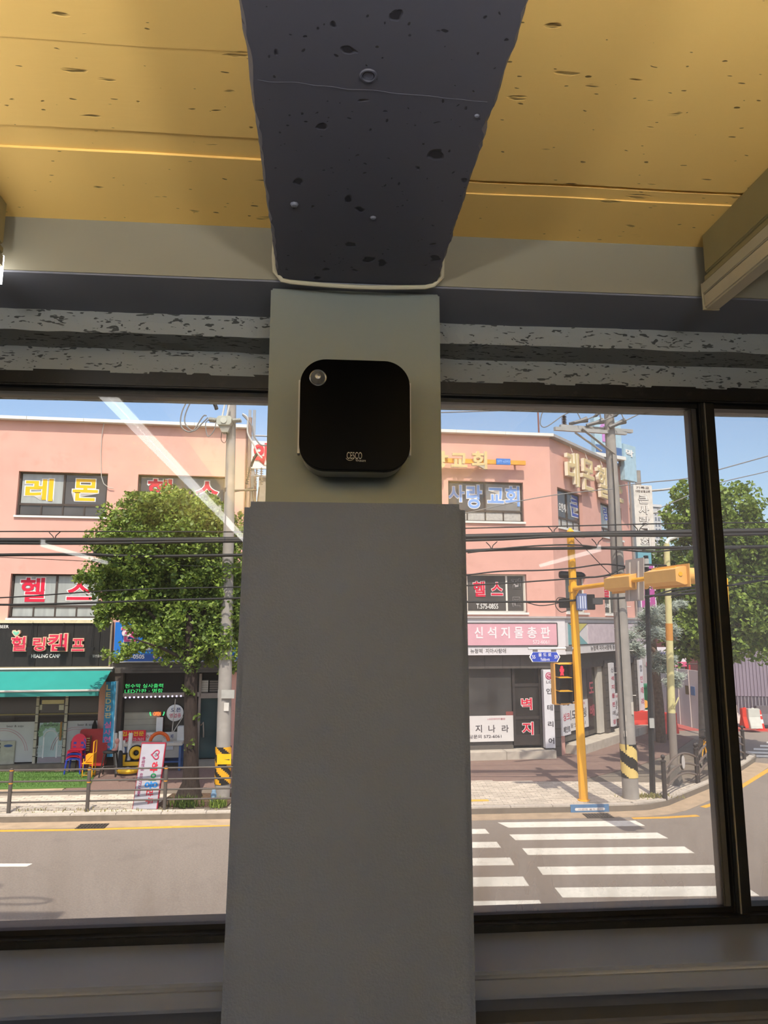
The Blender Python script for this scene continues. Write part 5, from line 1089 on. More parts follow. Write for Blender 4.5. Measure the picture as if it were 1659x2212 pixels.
# leaning dumpling sign
g0 = ground(286, 1749); g1 = ground(337, 1749); yaw_ = math.degrees(math.atan2((g1 - g0).y, (g1 - g0).x))
wS = (g1 - g0).length; tz = 1.42
TLs = frame_at((g0.x, g0.y - 0.0, 0.0), yaw_)
TLn = lambda a, o, z: TLs(a + 0.045 * z, o - 0.16 * z - 0.02, z)      # tipped back against the railing
M_BRD = mat('grey_white_sign_board', '#aaa6ac', 0.55, var=0.05)
t = thing('leaning_sign', 'white signboard reading 하이용만두 sideways, leaning behind the railing', 'sign', TLs(wS / 2, 0, 0))
bx('board', TLn, 0, wS, -0.05, 0.0, 0.01, tz, M_BRD, t)
M_ED = plain('#a02a3c', 0.5)
bx('edge_top', TLn, -0.012, wS + 0.012, -0.055, 0.006, tz, tz + 0.02, M_ED, t); bx('edge_side', TLn, wS, wS + 0.022, -0.055, 0.006, 0.01, tz, M_ED, t); bx('edge_side', TLn, -0.012, 0, -0.055, 0.006, 0.01, tz, M_ED, t)
TR = lambda a, o, z: TLn(z, o, tz - a)     # text running downwards, its top to the right
zpx = lambda y: (1749 - y) / (1749 - 1613) * tz
M_MA = plain('#8c2c5c', 0.5)
def run(ch, y0, y1, f0, f1, m, off=0.03): letters(TR, ch, tz - zpx(y0), tz - zpx(y1), wS * f0, wS * f1, 0.001, 0.005, m, t, off=off)
run('하', 1651, 1673, 0.50, 0.82, plain('#c42438', 0.5)); run('이', 1675, 1690, 0.50, 0.82, plain('#1f8a4c', 0.5)); run('용', 1692, 1706, 0.36, 0.92, plain('#2f86cc', 0.5)); run('만', 1708, 1722, 0.48, 0.78, plain('#c42438', 0.5)); run('두', 1725, 1738, 0.50, 0.80, plain('#c42438', 0.5))
run('송림본점', 1640, 1669, 0.10, 0.24, M_MA, 0.01); run('032.773.6884', 1675, 1722, 0.10, 0.22, M_MA, 0.012)
hp = []
for i in range(40):
    th = 2 * math.pi * i / 40; hp.append((16 * math.sin(th) ** 3 / 17, (13 * math.cos(th) - 5 * math.cos(2 * th) - 2 * math.cos(3 * th) - math.cos(4 * th)) / 17))
hc = (tz - zpx(1636), wS * 0.66); hs_ = 0.105
pts = [TR(hc[0] + hs_ * x, 0.004, hc[1] + hs_ * y) for x, y in hp]; MB().tube(pts + pts[:2], 0.013, 6).build('heart_logo', plain('#b83050', 0.5), t)
letters(TR, '93', hc[0] - 0.035, hc[0] + 0.035, hc[1] - 0.02, hc[1] + 0.03, 0.001, 0.005, plain('#5a5458', 0.5), t, off=0.0)

# ================================================================== WALLPAPER SHOP (corner building)
M_TILE = mat('dark_brown_tile', '#57504b', 0.6, var=0.12, scale=6)
M_STEP = mat('stone_step', '#b8ad9e', 0.75, var=0.1, scale=5, dirt=('#8c8274', 0.4, 3))
M_SGN = mat('white_sign_box', '#d8d2d2', 0.5, var=0.04)
q = FA.rect(1012, 1346, 1205, 1395, 0.3)
zs0, zs1, zs2 = q[2], q[3], FA.px(1100, 1415, 0.3)[1]
ws = thing('wallpaper_sign', 'faded pink shop sign band reading 신석지물총판 572-6061 round the corner', 'sign', TA(13, 0.2, zs2))
xR = 16.0
bx('fascia_box', TA, BL, xR, 0.0, 0.28, zs2, zs1 + 0.16, M_SGN, ws)
bx('pink_panel', TA, BL + 0.4, FA.px(1204, 1370, 0.3)[0], 0.28, 0.30, zs0, zs1, mat('faded_pink_sheet', '#d9a4ad', 0.5, var=0.06, scale=1.5), ws)
M_THIN = plain('#4c4648', 0.6)
mb = MB(); pr = FA.px(1204, 1370, 0.3)[0]
for z in (zs0, zs1): mb.box(TA, BL + 0.4, pr, 0.30, 0.306, z - 0.018, z + 0.018)
mb.box(TA, pr - 0.02, pr + 0.012, 0.30, 0.306, zs0, zs1); mb.build('panel_border', M_THIN, ws)
bx('gutter_cap', TA, BL, xR + 0.03, 0.0, 0.34, zs1 + 0.16, zs1 + 0.22, plain('#b4aaa6', 0.5), ws)
M_FADE = plain('#f0dfe0', 0.5)
for c_, x0, x1 in (('신', 1025, 1043), ('석', 1053, 1072), ('지', 1082, 1101), ('물', 1111, 1130), ('총', 1139, 1159), ('판', 1168, 1188)):
    letters(TA, c_, *FA.rect(x0, 1354, x1, 1379, 0.3), 0.301, 0.006, M_FADE, ws, off=0.02)
letters(TA, '572-6061', *FA.rect(1151, 1383, 1186, 1391, 0.3), 0.301, 0.006, M_FADE, ws, off=0.006)
letters(TA, '뉴청맥  지아사랑애', *FA.rect(1016, 1401, 1093, 1411, 0.28), 0.281, 0.006, plain('#5a5250', 0.6), ws, off=0.004)
bx('side_fascia_box', SIDE, 0.0, BS + 0.3, 0.0, 0.28, zs2, zs1 + 0.16, M_SGN, ws)
bx('side_panel', SIDE, 1.9, BS + 0.2, 0.28, 0.295, zs0, zs1, mat('pale_pink_sheet', '#cdbcc2', 0.5), ws)
MB().box(SIDE, 0.3, BS + 0.2, 0.295, 0.30, zs0 - 0.015, zs0 + 0.015).box(SIDE, 0.3, BS + 0.2, 0.295, 0.30, zs1 - 0.015, zs1 + 0.015).build('panel_border', M_THIN, ws)
bx('side_gutter_cap', SIDE, 0.0, BS + 0.35, 0.0, 0.34, zs1 + 0.16, zs1 + 0.22, plain('#b4aaa6', 0.5), ws)
MB().prism(SIDE, [(0.3, zs0), (1.88, zs0), (0.3, zs1)], 0.28, 0.296).build('teal_triangle', plain('#7aa8ac', 0.5), ws)
MB().prism(SIDE, [(0.34, zs1), (1.88, zs1), (1.15, zs0 + 0.42)], 0.28, 0.299).build('yellow_triangle', plain('#cdbf6a', 0.5), ws)
letters(SIDE, '뉴청맥 지아사랑애 동화마루', 2.1, 5.0, zs2 + 0.06, zs2 + 0.24, 0.281, 0.006, plain('#5a5250', 0.6), ws, off=0.0)
# front of the shop
wf = thing('wallpaper_storefront', 'dark tiled wallpaper shop front with glass door, corner building', 'shop front', TA(13.5, -0.1, 0))
zt_s = FA.px(1100, 1444, 0.05)[1]; STZ = 0.34
bx('tile_band', TA, BL, BE + 0.05, -0.05, 0.06, zt_s, zs2, M_TILE, wf)
for i in range(14): bx('tile_joint', TA, BL + 0.6 * i, BL + 0.6 * i + 0.015, 0.06, 0.063, zt_s, zs2, plain('#423c38', 0.8), wf)
dx0, dx1 = FA.px(1112, 1560, -0.1)[0], FA.px(1168, 1560, -0.1)[0]
bx('glass', TA, BL + 0.3, dx0 - 0.08, -0.16, -0.12, STZ, zt_s, mat('grey_shop_glass', '#454240', 0.08, var=0.35, scale=0.8, spec=0.55), wf)
M_DFR = mat('dark_brown_door_frame', '#3a3330', 0.5)
zdm = FA.px(1140, 1550, -0.1)[1]; zdt = FA.px(1140, 1480, -0.1)[1]
dd = bx('door', TA, dx0, dx1, -0.17, -0.13, STZ, zdt, mat('door_glass', '#2b2725', 0.1, var=0.2, spec=0.5), wf)
MB().box(TA, dx0 - 0.05, dx0 + 0.03, -0.17, -0.08, STZ, zt_s).box(TA, dx1 - 0.03, dx1 + 0.06, -0.17, -0.08, STZ, zt_s).box(TA, dx0, dx1, -0.17, -0.1, zdm - 0.05, zdm + 0.04).box(TA, dx0, dx1, -0.17, -0.1, zdt - 0.04, zdt + 0.05).box(TA, dx0, dx1, -0.17, -0.1, STZ, STZ + 0.32).build('door_frame', M_DFR, wf)
bx('transom_glass', TA, dx0, dx1, -0.17, -0.14, zdt + 0.05, zt_s, M_DGL, wf)
for c_, y0, y1 in (('벽', 1508, 1533), ('지', 1560, 1587)):
    rr = FA.rect(1126 if c_ == '벽' else 1128, y0, 1149 if c_ == '벽' else 1152, y1, -0.1)
    letters(TA, c_, *rr, -0.10, 0.004, M_STW, dd, off=0.055, core=0.02, name='door_letter_outline'); letters(TA, c_, *rr, -0.095, 0.004, M_RED, dd, off=0.02, name='door_letter')
for i in range(3): bx('jamb_strip', TA, dx1 + 0.06 + i * 0.06, dx1 + 0.10 + i * 0.06, -0.17, -0.02 - 0.03 * (i % 2), STZ - 0.05, zt_s, plain(('#5a534e', '#8d857c', '#4a443f')[i], 0.5), wf)
r = FA.rect(1012, 1546, 1111, 1602, -0.1)
ban = bx('window_banner', TA, BL + 0.4, r[1], -0.11, -0.10, r[2], r[3], mat('white_banner_print', '#d6d0cc', 0.6, var=0.03), wf)
for c_, x0, x1 in (('지', 1027, 1041), ('나', 1055, 1070), ('라', 1084, 1099)): letters(TA, c_, *FA.rect(x0, 1566, x1, 1582, -0.1), -0.099, 0.004, plain('#4c4448', 0.6), ban, off=0.012)
letters(TA, '상담문의 572-6061', *FA.rect(1003, 1587, 1083, 1595, -0.1), -0.099, 0.004, plain('#4c4448', 0.6), ban, off=0.006)
letters(TA, 'LG인테리어플랜', *FA.rect(1053, 1551, 1091, 1555, -0.1), -0.099, 0.004, plain('#c0707a', 0.6), ban, off=0.0)
r = FA.rect(1093, 1537, 1109, 1545, -0.1); bx('sticker', TA, r[0], r[1], -0.11, -0.1, r[2], r[3], plain('#8c4a44', 0.6), wf)
bx('riser', TA, BL + 0.3, dx0 - 0.08, -0.2, -0.05, 0.0, STZ + 0.02, plain('#5d5650', 0.7), wf)
# steps
stp = thing('shop_step', 'long stone step along the corner shop', 'step', TA(12, 0.3, 0))
for i in range(5):
    a, b = BL + (BE - 0.3 - BL) * i / 5, BL + (BE - 0.3 - BL) * (i + 1) / 5
    bx('slab', TA, a + .004, b - .004, -0.3, 0.42, -0.05, STZ - 0.1, M_STEP, stp, bevel=0.01)
for i in range(4):
    a, b = 0.55 + (BS - 0.55) * i / 4, 0.55 + (BS - 0.55) * (i + 1) / 4
    bx('slab', SIDE, a + .004, b - .004, -0.3, 0.5, -0.05, STZ - 0.06, M_STEP, stp, bevel=0.01)
# corner pier and vertical signs
bx('corner_pier', TA, BE - 0.56, BE + 0.02, -0.3, 0.04, -0.1, zs2, M_TILE, wf)
for i in range(10): bx('pier_joint', TA, BE - 0.565, BE + 0.025, 0.02, 0.043, 0.3 + i * 0.27, 0.315 + i * 0.27, plain('#35302d', 0.8), wf)
r = FA.rect(1176, 1447, 1197, 1616, 0.25)
lg = thing('lg_sign', 'white vertical sign with round red logo, LG 인테리어, on the corner pier', 'sign', TA((r[0] + r[1]) / 2, 0.2, r[2]))
bx('face', TA, r[0], r[1], 0.05, 0.25, r[2], r[3], mat('white_sign_face', '#d8d4d6', 0.5, var=0.04), lg)
a, z = FA.px(1185.5, 1460, 0.25); rad = 0.115
MB().prism(TA, circ(a, z, rad, 28), 0.25, 0.257).build('logo_disc', mat('logo_red', '#b52c5c', 0.5), lg)
MB().torus(TA(a, 0.258, z), 0.078, 0.008, tuple(FA.n), 24, 4, -0.0, math.pi * 1.62).box(TA, a + 0.0, a + 0.078, 0.257, 0.262, z - 0.008, z + 0.008).box(TA, a - 0.012, a + 0.006, 0.257, 0.262, z - 0.03, z + 0.05).prism(TA, circ(a - 0.04, z + 0.028, 0.013, 10), 0.257, 0.262).build('logo_lines', M_STW, lg)
letters(TA, 'LG', *FA.rect(1180, 1470, 1192, 1476, 0.25), 0.251, 0.005, plain('#6a6468', 0.5), lg, off=0.012)
for c_, y0, y1, dx in (('인', 1487, 1499, 0), ('테', 1522, 1535, 2), ('리', 1558, 1570, 3.5), ('어', 1594, 1607, 5)):
    letters(TA, c_, *FA.rect(1180 + dx, y0, 1192 + dx, y1, 0.25), 0.251, 0.005, plain('#4a4448', 0.5), lg, off=0.016)
# second vertical sign, round the corner
s0_, s1_ = 0.02, 0.62
zv0, zv1 = 0.62, 2.3
t = thing('narrow_sign', 'narrow white vertical sign listing 조명 싱크 페인트 at the corner', 'sign', SIDE(0.3, 0.1, zv0))
bx('face', SIDE, s0_, s1_, 0.02, 0.10, zv0, zv1, MATS['white_sign_face'], t)
for c_, z0, z1, m in (('강화마루', 2.1, 2.22, plain('#b04a5c', 0.5)), ('조명', 1.55, 1.82, plain('#4a4448', 0.5)), ('싱크', 1.08, 1.32, plain('#b83a4c', 0.5)), ('페인트', 0.7, 0.9, plain('#4a4448', 0.5))): letters(SIDE, c_, s0_ + 0.05, s1_ - 0.05, z0, z1, 0.101, 0.005, m, t, off=0.01)
# side glazing
bx('side_tile_band', SIDE, 0.0, BS, -0.05, 0.06, zt_s - 0.1, zs2, M_TILE, wf)
for (a, b) in ((0.62, 2.55), (4.0, 5.85)):
    bx('side_glass', SIDE, a, b, -0.16, -0.12, STZ, zt_s - 0.1, MATS['grey_shop_glass'], wf)
    bn = bx('side_banner', SIDE, a + 0.02, b - 0.02, -0.11, -0.10, STZ + 0.3, STZ + 1.25, MATS['white_banner_print'], wf)
    w_ = '리모델링' if a < 1 else '벽지장판'
    letters(SIDE, w_, a + 0.15, b - 0.2, STZ + 0.66, STZ + 0.98, -0.099, 0.004, plain('#4c4448', 0.6), bn, off=0.01); letters(SIDE, '상담 572-6061', a + 0.2, b - 0.3, STZ + 0.4, STZ + 0.55, -0.099, 0.004, plain('#4c4448', 0.6), bn, off=0.0)
    letters(SIDE, 'LG인테리어', a + 0.9, b - 0.3, STZ + 1.08, STZ + 1.18, -0.099, 0.004, plain('#c0707a', 0.6), bn, off=0.0)
bx('side_door', SIDE, 2.6, 3.3, -0.17, -0.13, STZ, zt_s - 0.1, MATS['door_glass'], wf)
for c_, z in (('도', 1.75), ('배', 0.95)): letters(SIDE, c_, 2.75, 3.15, z, z + 0.4, -0.128, 0.004, mat('dim_red_sticker', '#a05058', 0.5), wf, off=0.03)
bx('side_white_post', SIDE, 3.32, 3.95, -0.16, -0.02, STZ - 0.02, zt_s - 0.1, plain('#c8c0b4', 0.6), wf)
for (a, b, lb, tx) in ((4.35 - 0.38, 4.35, 'narrow white pier sign reading 신석지물판매장 in red on the side wall', '신석지물판매장'), (7.0, 7.4, 'narrow white pier sign at the far end of the side wall', '합인테리어')):
    pier = bx('side_pier', SIDE, a - 0.25, b + 0.02, -0.1, 0.10, STZ - 0.05, zt_s + 0.1, M_TILE, wf)
    for i in range(9): bx('pier_joint', SIDE, a - 0.255, b + 0.025, 0.08, 0.104, 0.45 + i * 0.27, 0.465 + i * 0.27, plain('#35302d', 0.8), wf)
    t = thing('pier_sign', lb, 'sign', SIDE((a + b) / 2, 0.15, 0.5))
    bx('face', SIDE, a, b, 0.12, 0.2, 0.5, zt_s, MATS['white_sign_face'], t)
    for i, c_ in enumerate(tx):
        h = (zt_s - 0.6) / len(tx); z = zt_s - 0.08 - h * (i + 1); letters(SIDE, c_, a + 0.06, b - 0.06, z + 0.06, z + h * 0.72, 0.201, 0.005, plain('#b03c50', 0.5) if i % 5 else plain('#6a6468', 0.5), t, off=0.01)

# ================================================================== RAILING (left)
M_RAIL = mat('bronze_railing_paint', '#57504a', 0.5, var=0.1)
fp = [ground(18, 1756), ground(190, 1751), ground(355, 1749)]
stepv = (fp[2] - fp[0]) / 2
posts = [fp[0] - stepv * 2, fp[0] - stepv, fp[0], (fp[0] + fp[2]) / 2, fp[2], fp[2] + stepv, fp[2] + stepv * 2]
rz_ = [at(250, y, posts[3].y).z for y in (1661, 1685.5, 1708, 1730)]
fn = thing('pedestrian_railing', 'brown metal pedestrian railing with four rails along the left kerb', 'railing', fp[1])
for p in posts:
    ps = MB().lathe(p, [(0.042, -0.02), (0.042, rz_[0] - 0.02), (0.036, rz_[0] + 0.03), (0.0, rz_[0] + 0.05)], 12).build('post', M_RAIL, fn, smooth=True)
    for z in (rz_[0] - 0.02, rz_[1] - 0.05): MB().lathe(p + Vector((0, 0, z)), [(0.044, 0), (0.044, 0.022)], 12).build('orange_band', plain('#d8902c', 0.5), ps, smooth=True)
for p, q in zip(posts, posts[1:]):
    for z in rz_: MB().tube([p + Vector((0, 0.03, z - 0.01)), q + Vector((0, 0.03, z - 0.01))], 0.02, 8).build('rail', M_RAIL, fn, smooth=True)

# ================================================================== TREES
M_BARK = mat('ginkgo_bark', '#352b26', 0.95, var=0.3, scale=10, bump=1.0, bscale=25, stretch=(3, 3, 0.6))
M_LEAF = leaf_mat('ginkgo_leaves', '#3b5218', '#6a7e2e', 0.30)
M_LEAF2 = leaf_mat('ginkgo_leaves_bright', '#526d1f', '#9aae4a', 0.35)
def foliage(name, blobs, n, size, m, parent, seed, skip=None, shell=0.55):
    r_ = random.Random(seed); tot = sum(b[1] * b[2] * b[3] for b in blobs) ; mb_v = []; mb_f = []
    W_ = [(b[1] * b[2] * b[3]) ** (2 / 3) for b in blobs]; S_ = sum(W_); fill = 0
    for b, w in zip(blobs, W_):
        c, rx, ry, rz2 = b
        for _ in range(int(n * w / S_)):
            d = Vector((r_.gauss(0, 1), r_.gauss(0, 1), r_.gauss(0, 1))).normalized(); q = shell + (1.06 - shell) * r_.random() ** 0.6
            p = Vector((c[0] + d.x * rx * q, c[1] + d.y * ry * q, c[2] + d.z * rz2 * q))
            p += Vector((noise.noise(p * 1.7), noise.noise(p * 1.7 + Vector((9, 0, 0))), noise.noise(p * 1.7 + Vector((0, 9, 0))))) * 0.45
            if skip and skip(p): continue
            s = size * r_.uniform(0.6, 1.25)
            nrm = (Vector((r_.gauss(0, 1), r_.gauss(0, 1) - 0.35, r_.gauss(0, 1) + 0.75))).normalized(); t = nrm.orthogonal().normalized(); t = Matrix.Rotation(r_.uniform(0, 6.28), 3, nrm) @ t; u = nrm.cross(t)
            k = len(mb_v)
            mb_v += [p, p + t * s * 0.62 + u * s * 0.55 + nrm * s * .12, p + u * s * 0.82, p - t * s * 0.62 + u * s * 0.55 + nrm * s * .12]; mb_f += [(k, k + 1, k + 2), (k, k + 2, k + 3)]
    mb = MB(); mb.v = mb_v; mb.f = mb_f
    return tag(mb.build(name, m, parent, raw=True), kind='stuff')
def limb(name, pts, rs, par): return MB().tube(pts, rs, 10).build(name, M_BARK, par, smooth=True)

def P(px_, py_, y): return at(px_, py_, y)
# left ginkgo
g = ground(408, 1722); ty = g.y
tr = thing('ginkgo_tree', 'round-crowned green ginkgo street tree behind the railing, left of the column', 'tree', g)
tp_ = [g + Vector((0, 0, -0.05)), g + Vector((0, 0, 0.12)), P(412, 1690, ty), P(413, 1640, ty), P(412, 1560, ty), P(412, 1480, ty), P(414, 1430, ty), P(408, 1350, ty), P(395, 1250, ty + .1)]
limb('trunk', tp_, [0.36, 0.29, 0.21, 0.175, 0.165, 0.16, 0.15, 0.10, 0.04], tr)
for pts, rs in (([P(414, 1440, ty), P(445, 1410, ty), P(480, 1385, ty), P(500, 1340, ty)], [.09, .06, .045, .02]), ([P(413, 1425, ty), P(380, 1380, ty), P(330, 1330, ty), P(280, 1290, ty)], [.08, .06, .04, .02]), ([P(411, 1400, ty), P(440, 1330, ty + .3), P(470, 1240, ty + .4)], [.07, .05, .02]), ([P(412, 1430, ty), P(350, 1400, ty - .4), P(290, 1380, ty - .6)], [.05, .035, .015])):
    limb('branch', pts, rs, tr)
def blobs(lst, y): 
    out = []
    for (x, yy, dx, dy, dd, dep) in lst:
        c = P(x, yy, y + dd); sc = c.y / F_PX; out.append((c, dx * sc, dep, dy * sc))
    return out
CABLE_Y = 17.75
cl = blobs([(360, 1105, 95, 48, .5, 1.1), (290, 1165, 90, 60, .5, 1.0), (430, 1150, 95, 70, .5, 1.2), (350, 1210, 130, 75, .3, 1.3), (255, 1240, 72, 42, .4, .9), (470, 1250, 80, 95, .4, 1.2), (330, 1300, 100, 60, .4, 1.2), (430, 1350, 105, 62, .3, 1.2), (500, 1330, 60, 80, .2, .9), (262, 1292, 56, 36, .2, .8), (318, 1350, 48, 22, .0, .8), (225, 1347, 26, 10, -.3, .3), (290, 1396, 44, 9, -.4, .3), (250, 1412, 32, 9, -.5, .3), (372, 1385, 56, 24, -.2, .8), (420, 1408, 60, 22, .0, .7), (495, 1405, 32, 24, -.2, .5), (205, 1240, 36, 12, .2, .4)], ty + 0.35)
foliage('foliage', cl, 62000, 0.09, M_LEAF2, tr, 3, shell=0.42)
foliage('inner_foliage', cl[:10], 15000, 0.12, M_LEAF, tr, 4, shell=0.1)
for (x, y, n) in ((404, 1462, 60), (418, 1492, 70), (396, 1500, 50), (425, 1440, 80), (412, 1610, 8), (440, 1425, 60), (416, 1555, 10)):
    c = P(x, y, ty - .2); foliage('trunk_shoot', [(c, .14, .1, .12)], n, 0.08, M_LEAF, tr, n, shell=0.1)
# soil pit with weeds
sp = ground(430, 1733); pit = tag(MB().slab([(sp.x - .95, sp.y - .42), (sp.x + .75, sp.y - .36), (sp.x + .8, sp.y + .95), (sp.x - .9, sp.y + .9)], -0.03, 0.004).build('soil_pit', mat('dark_soil', '#5a4636', 0.95, var=0.3, scale=14, bump=1.0, bscale=30)), 'dark soil tree pit at the foot of the ginkgo', None, kind='structure')
def weeds(label, px_, py_, w, n, h, m, seed):
    c = ground(px_, py_); r_ = random.Random(seed); mb = MB()
    for _ in range(n):
        x, y = c.x + r_.gauss(0, w), c.y + r_.gauss(0, .08); a = r_.uniform(0, 6.28); l = h * r_.uniform(.4, 1.1); dx, dy = math.cos(a) * .012, math.sin(a) * .012; bx_, by_ = r_.gauss(0, .35) * l, r_.gauss(0, .35) * l
        mb.add([(x - dx, y - dy, 0), (x + dx, y + dy, 0), (x + dx * .8 + bx_ * .5, y + dy * .8 + by_ * .5, l * .6), (x - dx * .8 + bx_ * .5, y - dy * .8 + by_ * .5, l * .6), (x + bx_, y + by_, l)], [(0, 1, 2, 3), (3, 2, 4)])
    return tag(mb.build('weeds', m, raw=True), label, 'weeds', kind='stuff')
weeds('green weeds at the foot of the ginkgo trunk', 400, 1742, .17, 260, .26, M_LEAF, 5)
weeds('pale green weed tuft at the foot of the striped pole', 470, 1742, .09, 160, .22, M_LEAF2, 6)
weeds('dry grass at the foot of the right concrete pole', 1400, 1722, .3, 300, .1, leaf_mat('dry_grass', '#8a8a4a', '#a89a60', .2), 7)
weeds('sparse weeds in the paving along the left kerb', 150, 1752, 1.2, 90, .08, leaf_mat('dry_grass', '#8a8a4a', '#a89a60', .2), 8)
g = ground(461, 1735); tag(MB().lathe(g, [(0.06, 0), (0.07, .2), (.05, .26), (0.05, .3), (0, .31)], 12).build('blue_carton', plain('#7f9cb4', .5), smooth=True), 'small blue drinks bottle standing by the striped pole', 'bottle')

# right ginkgo behind the mullion
g = ground(1527, 1640); ty2 = g.y
tr = thing('ginkgo_tree', 'large green ginkgo tree with grey trunk standing behind the black window mullion', 'tree', g)
limb('trunk', [g + Vector((0, 0, -.05)), P(1526, 1600, ty2), P(1522, 1500, ty2), P(1520, 1420, ty2), P(1525, 1300, ty2), P(1530, 1180, ty2), P(1525, 1080, ty2)], [.3, .22, .19, .18, .14, .09, .03], tr).data.materials[0] = mat('grey_bark', '#7d756c', .95, var=.2, scale=8, bump=.6, bscale=20)
for pts, rs in (([P(1520, 1430, ty2), P(1480, 1380, ty2), P(1455, 1320, ty2)], [.09, .06, .02]), ([P(1522, 1400, ty2), P(1590, 1340, ty2), P(1650, 1280, ty2)], [.09, .06, .02]), ([P(1528, 1250, ty2), P(1490, 1150, ty2), P(1475, 1070, ty2)], [.06, .05, .015]), ([P(1528, 1250, ty2), P(1580, 1160, ty2), P(1590, 1090, ty2)], [.06, .05, .015])): limb('branch', pts, rs, tr)
cl = blobs([(1478, 1068, 18, 34, 0, .5), (1490, 1120, 48, 50, 0, 1.0), (1545, 1085, 40, 34, 0, .8), (1590, 1095, 48, 44, 0, 1.0), (1560, 1140, 70, 45, 0, 1.3), (1470, 1140, 34, 26, 0, .6), (1610, 1180, 70, 50, 0, 1.4), (1510, 1230, 62, 70, .3, 1.4), (1620, 1270, 90, 80, .2, 1.7), (1540, 1310, 90, 70, .2, 1.7), (1470, 1290, 42, 60, .5, 1.0), (1490, 1370, 50, 40, -.2, 1.0), (1610, 1350, 85, 45, -.3, 1.3), (1560, 1390, 60, 30, -.4, .9), (1630, 1405, 45, 20, -.6, .6), (1583, 1412, 26, 16, -.8, .4), (1480, 1415, 38, 14, -.2, .5), (1466, 1428, 14, 8, -.2, .3), (1700, 1230, 80, 90, 0, 1.6), (1690, 1350, 70, 60, 0, 1.4)], ty2)
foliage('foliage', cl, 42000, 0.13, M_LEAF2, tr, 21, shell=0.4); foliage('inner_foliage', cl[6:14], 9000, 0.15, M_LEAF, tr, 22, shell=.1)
# pine between the poles
g = ground(1428, 1603); ty3 = g.y
M_PBARK = mat('pine_bark', '#6d5a4c', .95, var=.25, scale=12, bump=.8, bscale=30)
tr = thing('pine_tree', 'grey-green pine with leaning brown trunk between the black and cream poles', 'tree', g)
MB().tube([g + Vector((0, 0, -.05)), P(1424, 1520, ty3), P(1416, 1440, ty3), P(1408, 1370, ty3), P(1402, 1310, ty3)], [.18, .16, .14, .11, .06], 10).build('trunk', M_PBARK, tr, smooth=True)
M_NEED = leaf_mat('pine_needles', '#8a9486', '#b4bbad', .2)
tufts = [(1362, 1372, 20), (1385, 1356, 24), (1402, 1345, 26), (1420, 1338, 26), (1440, 1345, 24), (1395, 1372, 26), (1420, 1368, 28), (1445, 1372, 22), (1455, 1362, 16), (1370, 1395, 20), (1385, 1410, 16), (1362, 1402, 14), (1425, 1420, 24), (1440, 1432, 20), (1415, 1440, 18), (1432, 1446, 16), (1450, 1425, 14), (1462, 1462, 18), (1448, 1474, 16), (1460, 1478, 12), (1470, 1305, 14), (1452, 1312, 12), (1408, 1320, 20), (1432, 1318, 18), (1390, 1332, 16)]
mb = MB(); r_ = random.Random(4)
for (x, y, s) in tufts:
    c = P(x, y, 21.5 + r_.uniform(-.5, .5)); R_ = s * c.y / F_PX
    for _ in range(420):
        b = c + Vector((r_.gauss(0, .42), r_.gauss(0, .42), r_.gauss(0, .3))) * R_ * .8; d = Vector((r_.gauss(0, 1), r_.gauss(0, 1), r_.gauss(0, .8) + .15)).normalized(); L_ = r_.uniform(.1, .19); s_ = d.orthogonal().normalized() * .013
        mb.add([b - s_, b + s_, b + d * L_], [(0, 1, 2)])
tag(mb.build('needles', M_NEED, tr, raw=True), kind='stuff')
for pts in (((1408, 1380), (1385, 1395), (1365, 1400)), ((1410, 1400), (1440, 1430), (1460, 1470)), ((1405, 1350), (1430, 1345), (1450, 1365)), ((1404, 1340), (1385, 1360), (1362, 1372)), ((1415, 1415), (1428, 1435), (1440, 1450))):
    MB().tube([P(x, y, 21.5 if i else 23.5) for i, (x, y) in enumerate(pts)], [.04, .03, .012], 6).build('branch', M_PBARK, tr)

# ================================================================== POLES
M_CONC = mat('pole_concrete', '#968f87', .85, var=.1, scale=3, bump=.25, bscale=60, dirt=('#b0aaa0', .5, 2))
M_STEEL = mat('galvanised_steel', '#b4b0a8', .45, var=.08, metal=.3)
M_PORC = mat('grey_porcelain', '#8c857e', .35, var=.05)
M_WIRE = mat('black_cable_sheath', '#161514', .6, var=.05)
M_WIREG = mat('grey_cable_sheath', '#7c7a78', .6, var=.05)
def tapered(px0, py0, px1, py1, y, r0, r1, ztop=None): 
    a, b = at(px0, py0, y), at(px1, py1, y)
    if ztop: t = (ztop - a.z) / (b.z - a.z); b = a + (b - a) * t
    return a, b
def stripes(par, a, b, r, z0, z1, n, cols, tilt=0.45):
    """Helical hazard stripes as a shell round a pole."""
    seg = 28; d = (b - a); out = [MB(), MB()]; rows = 24
    for i in range(rows):
        for j in range(seg):
            zc = (i + .5) / rows * (z1 - z0); th = (j + .5) / seg * 2 * math.pi
            k_ = int(math.floor((zc / (z1 - z0) * n) + tilt * th * n / 2.2)) % 2
            v = []
            for (ii, jj) in ((i, j), (i, j + 1), (i + 1, j + 1), (i + 1, j)):
                z = z0 + (z1 - z0) * ii / rows; c = a + d * ((z - a.z) / d.z); t = jj / seg * 2 * math.pi; v.append(c + Vector((math.cos(t) * r, math.sin(t) * r, 0)))
            out[k_].add(v, [(0, 1, 2, 3)])
    for k_ in (0, 1): out[k_].build('hazard_stripe', cols[k_], par)
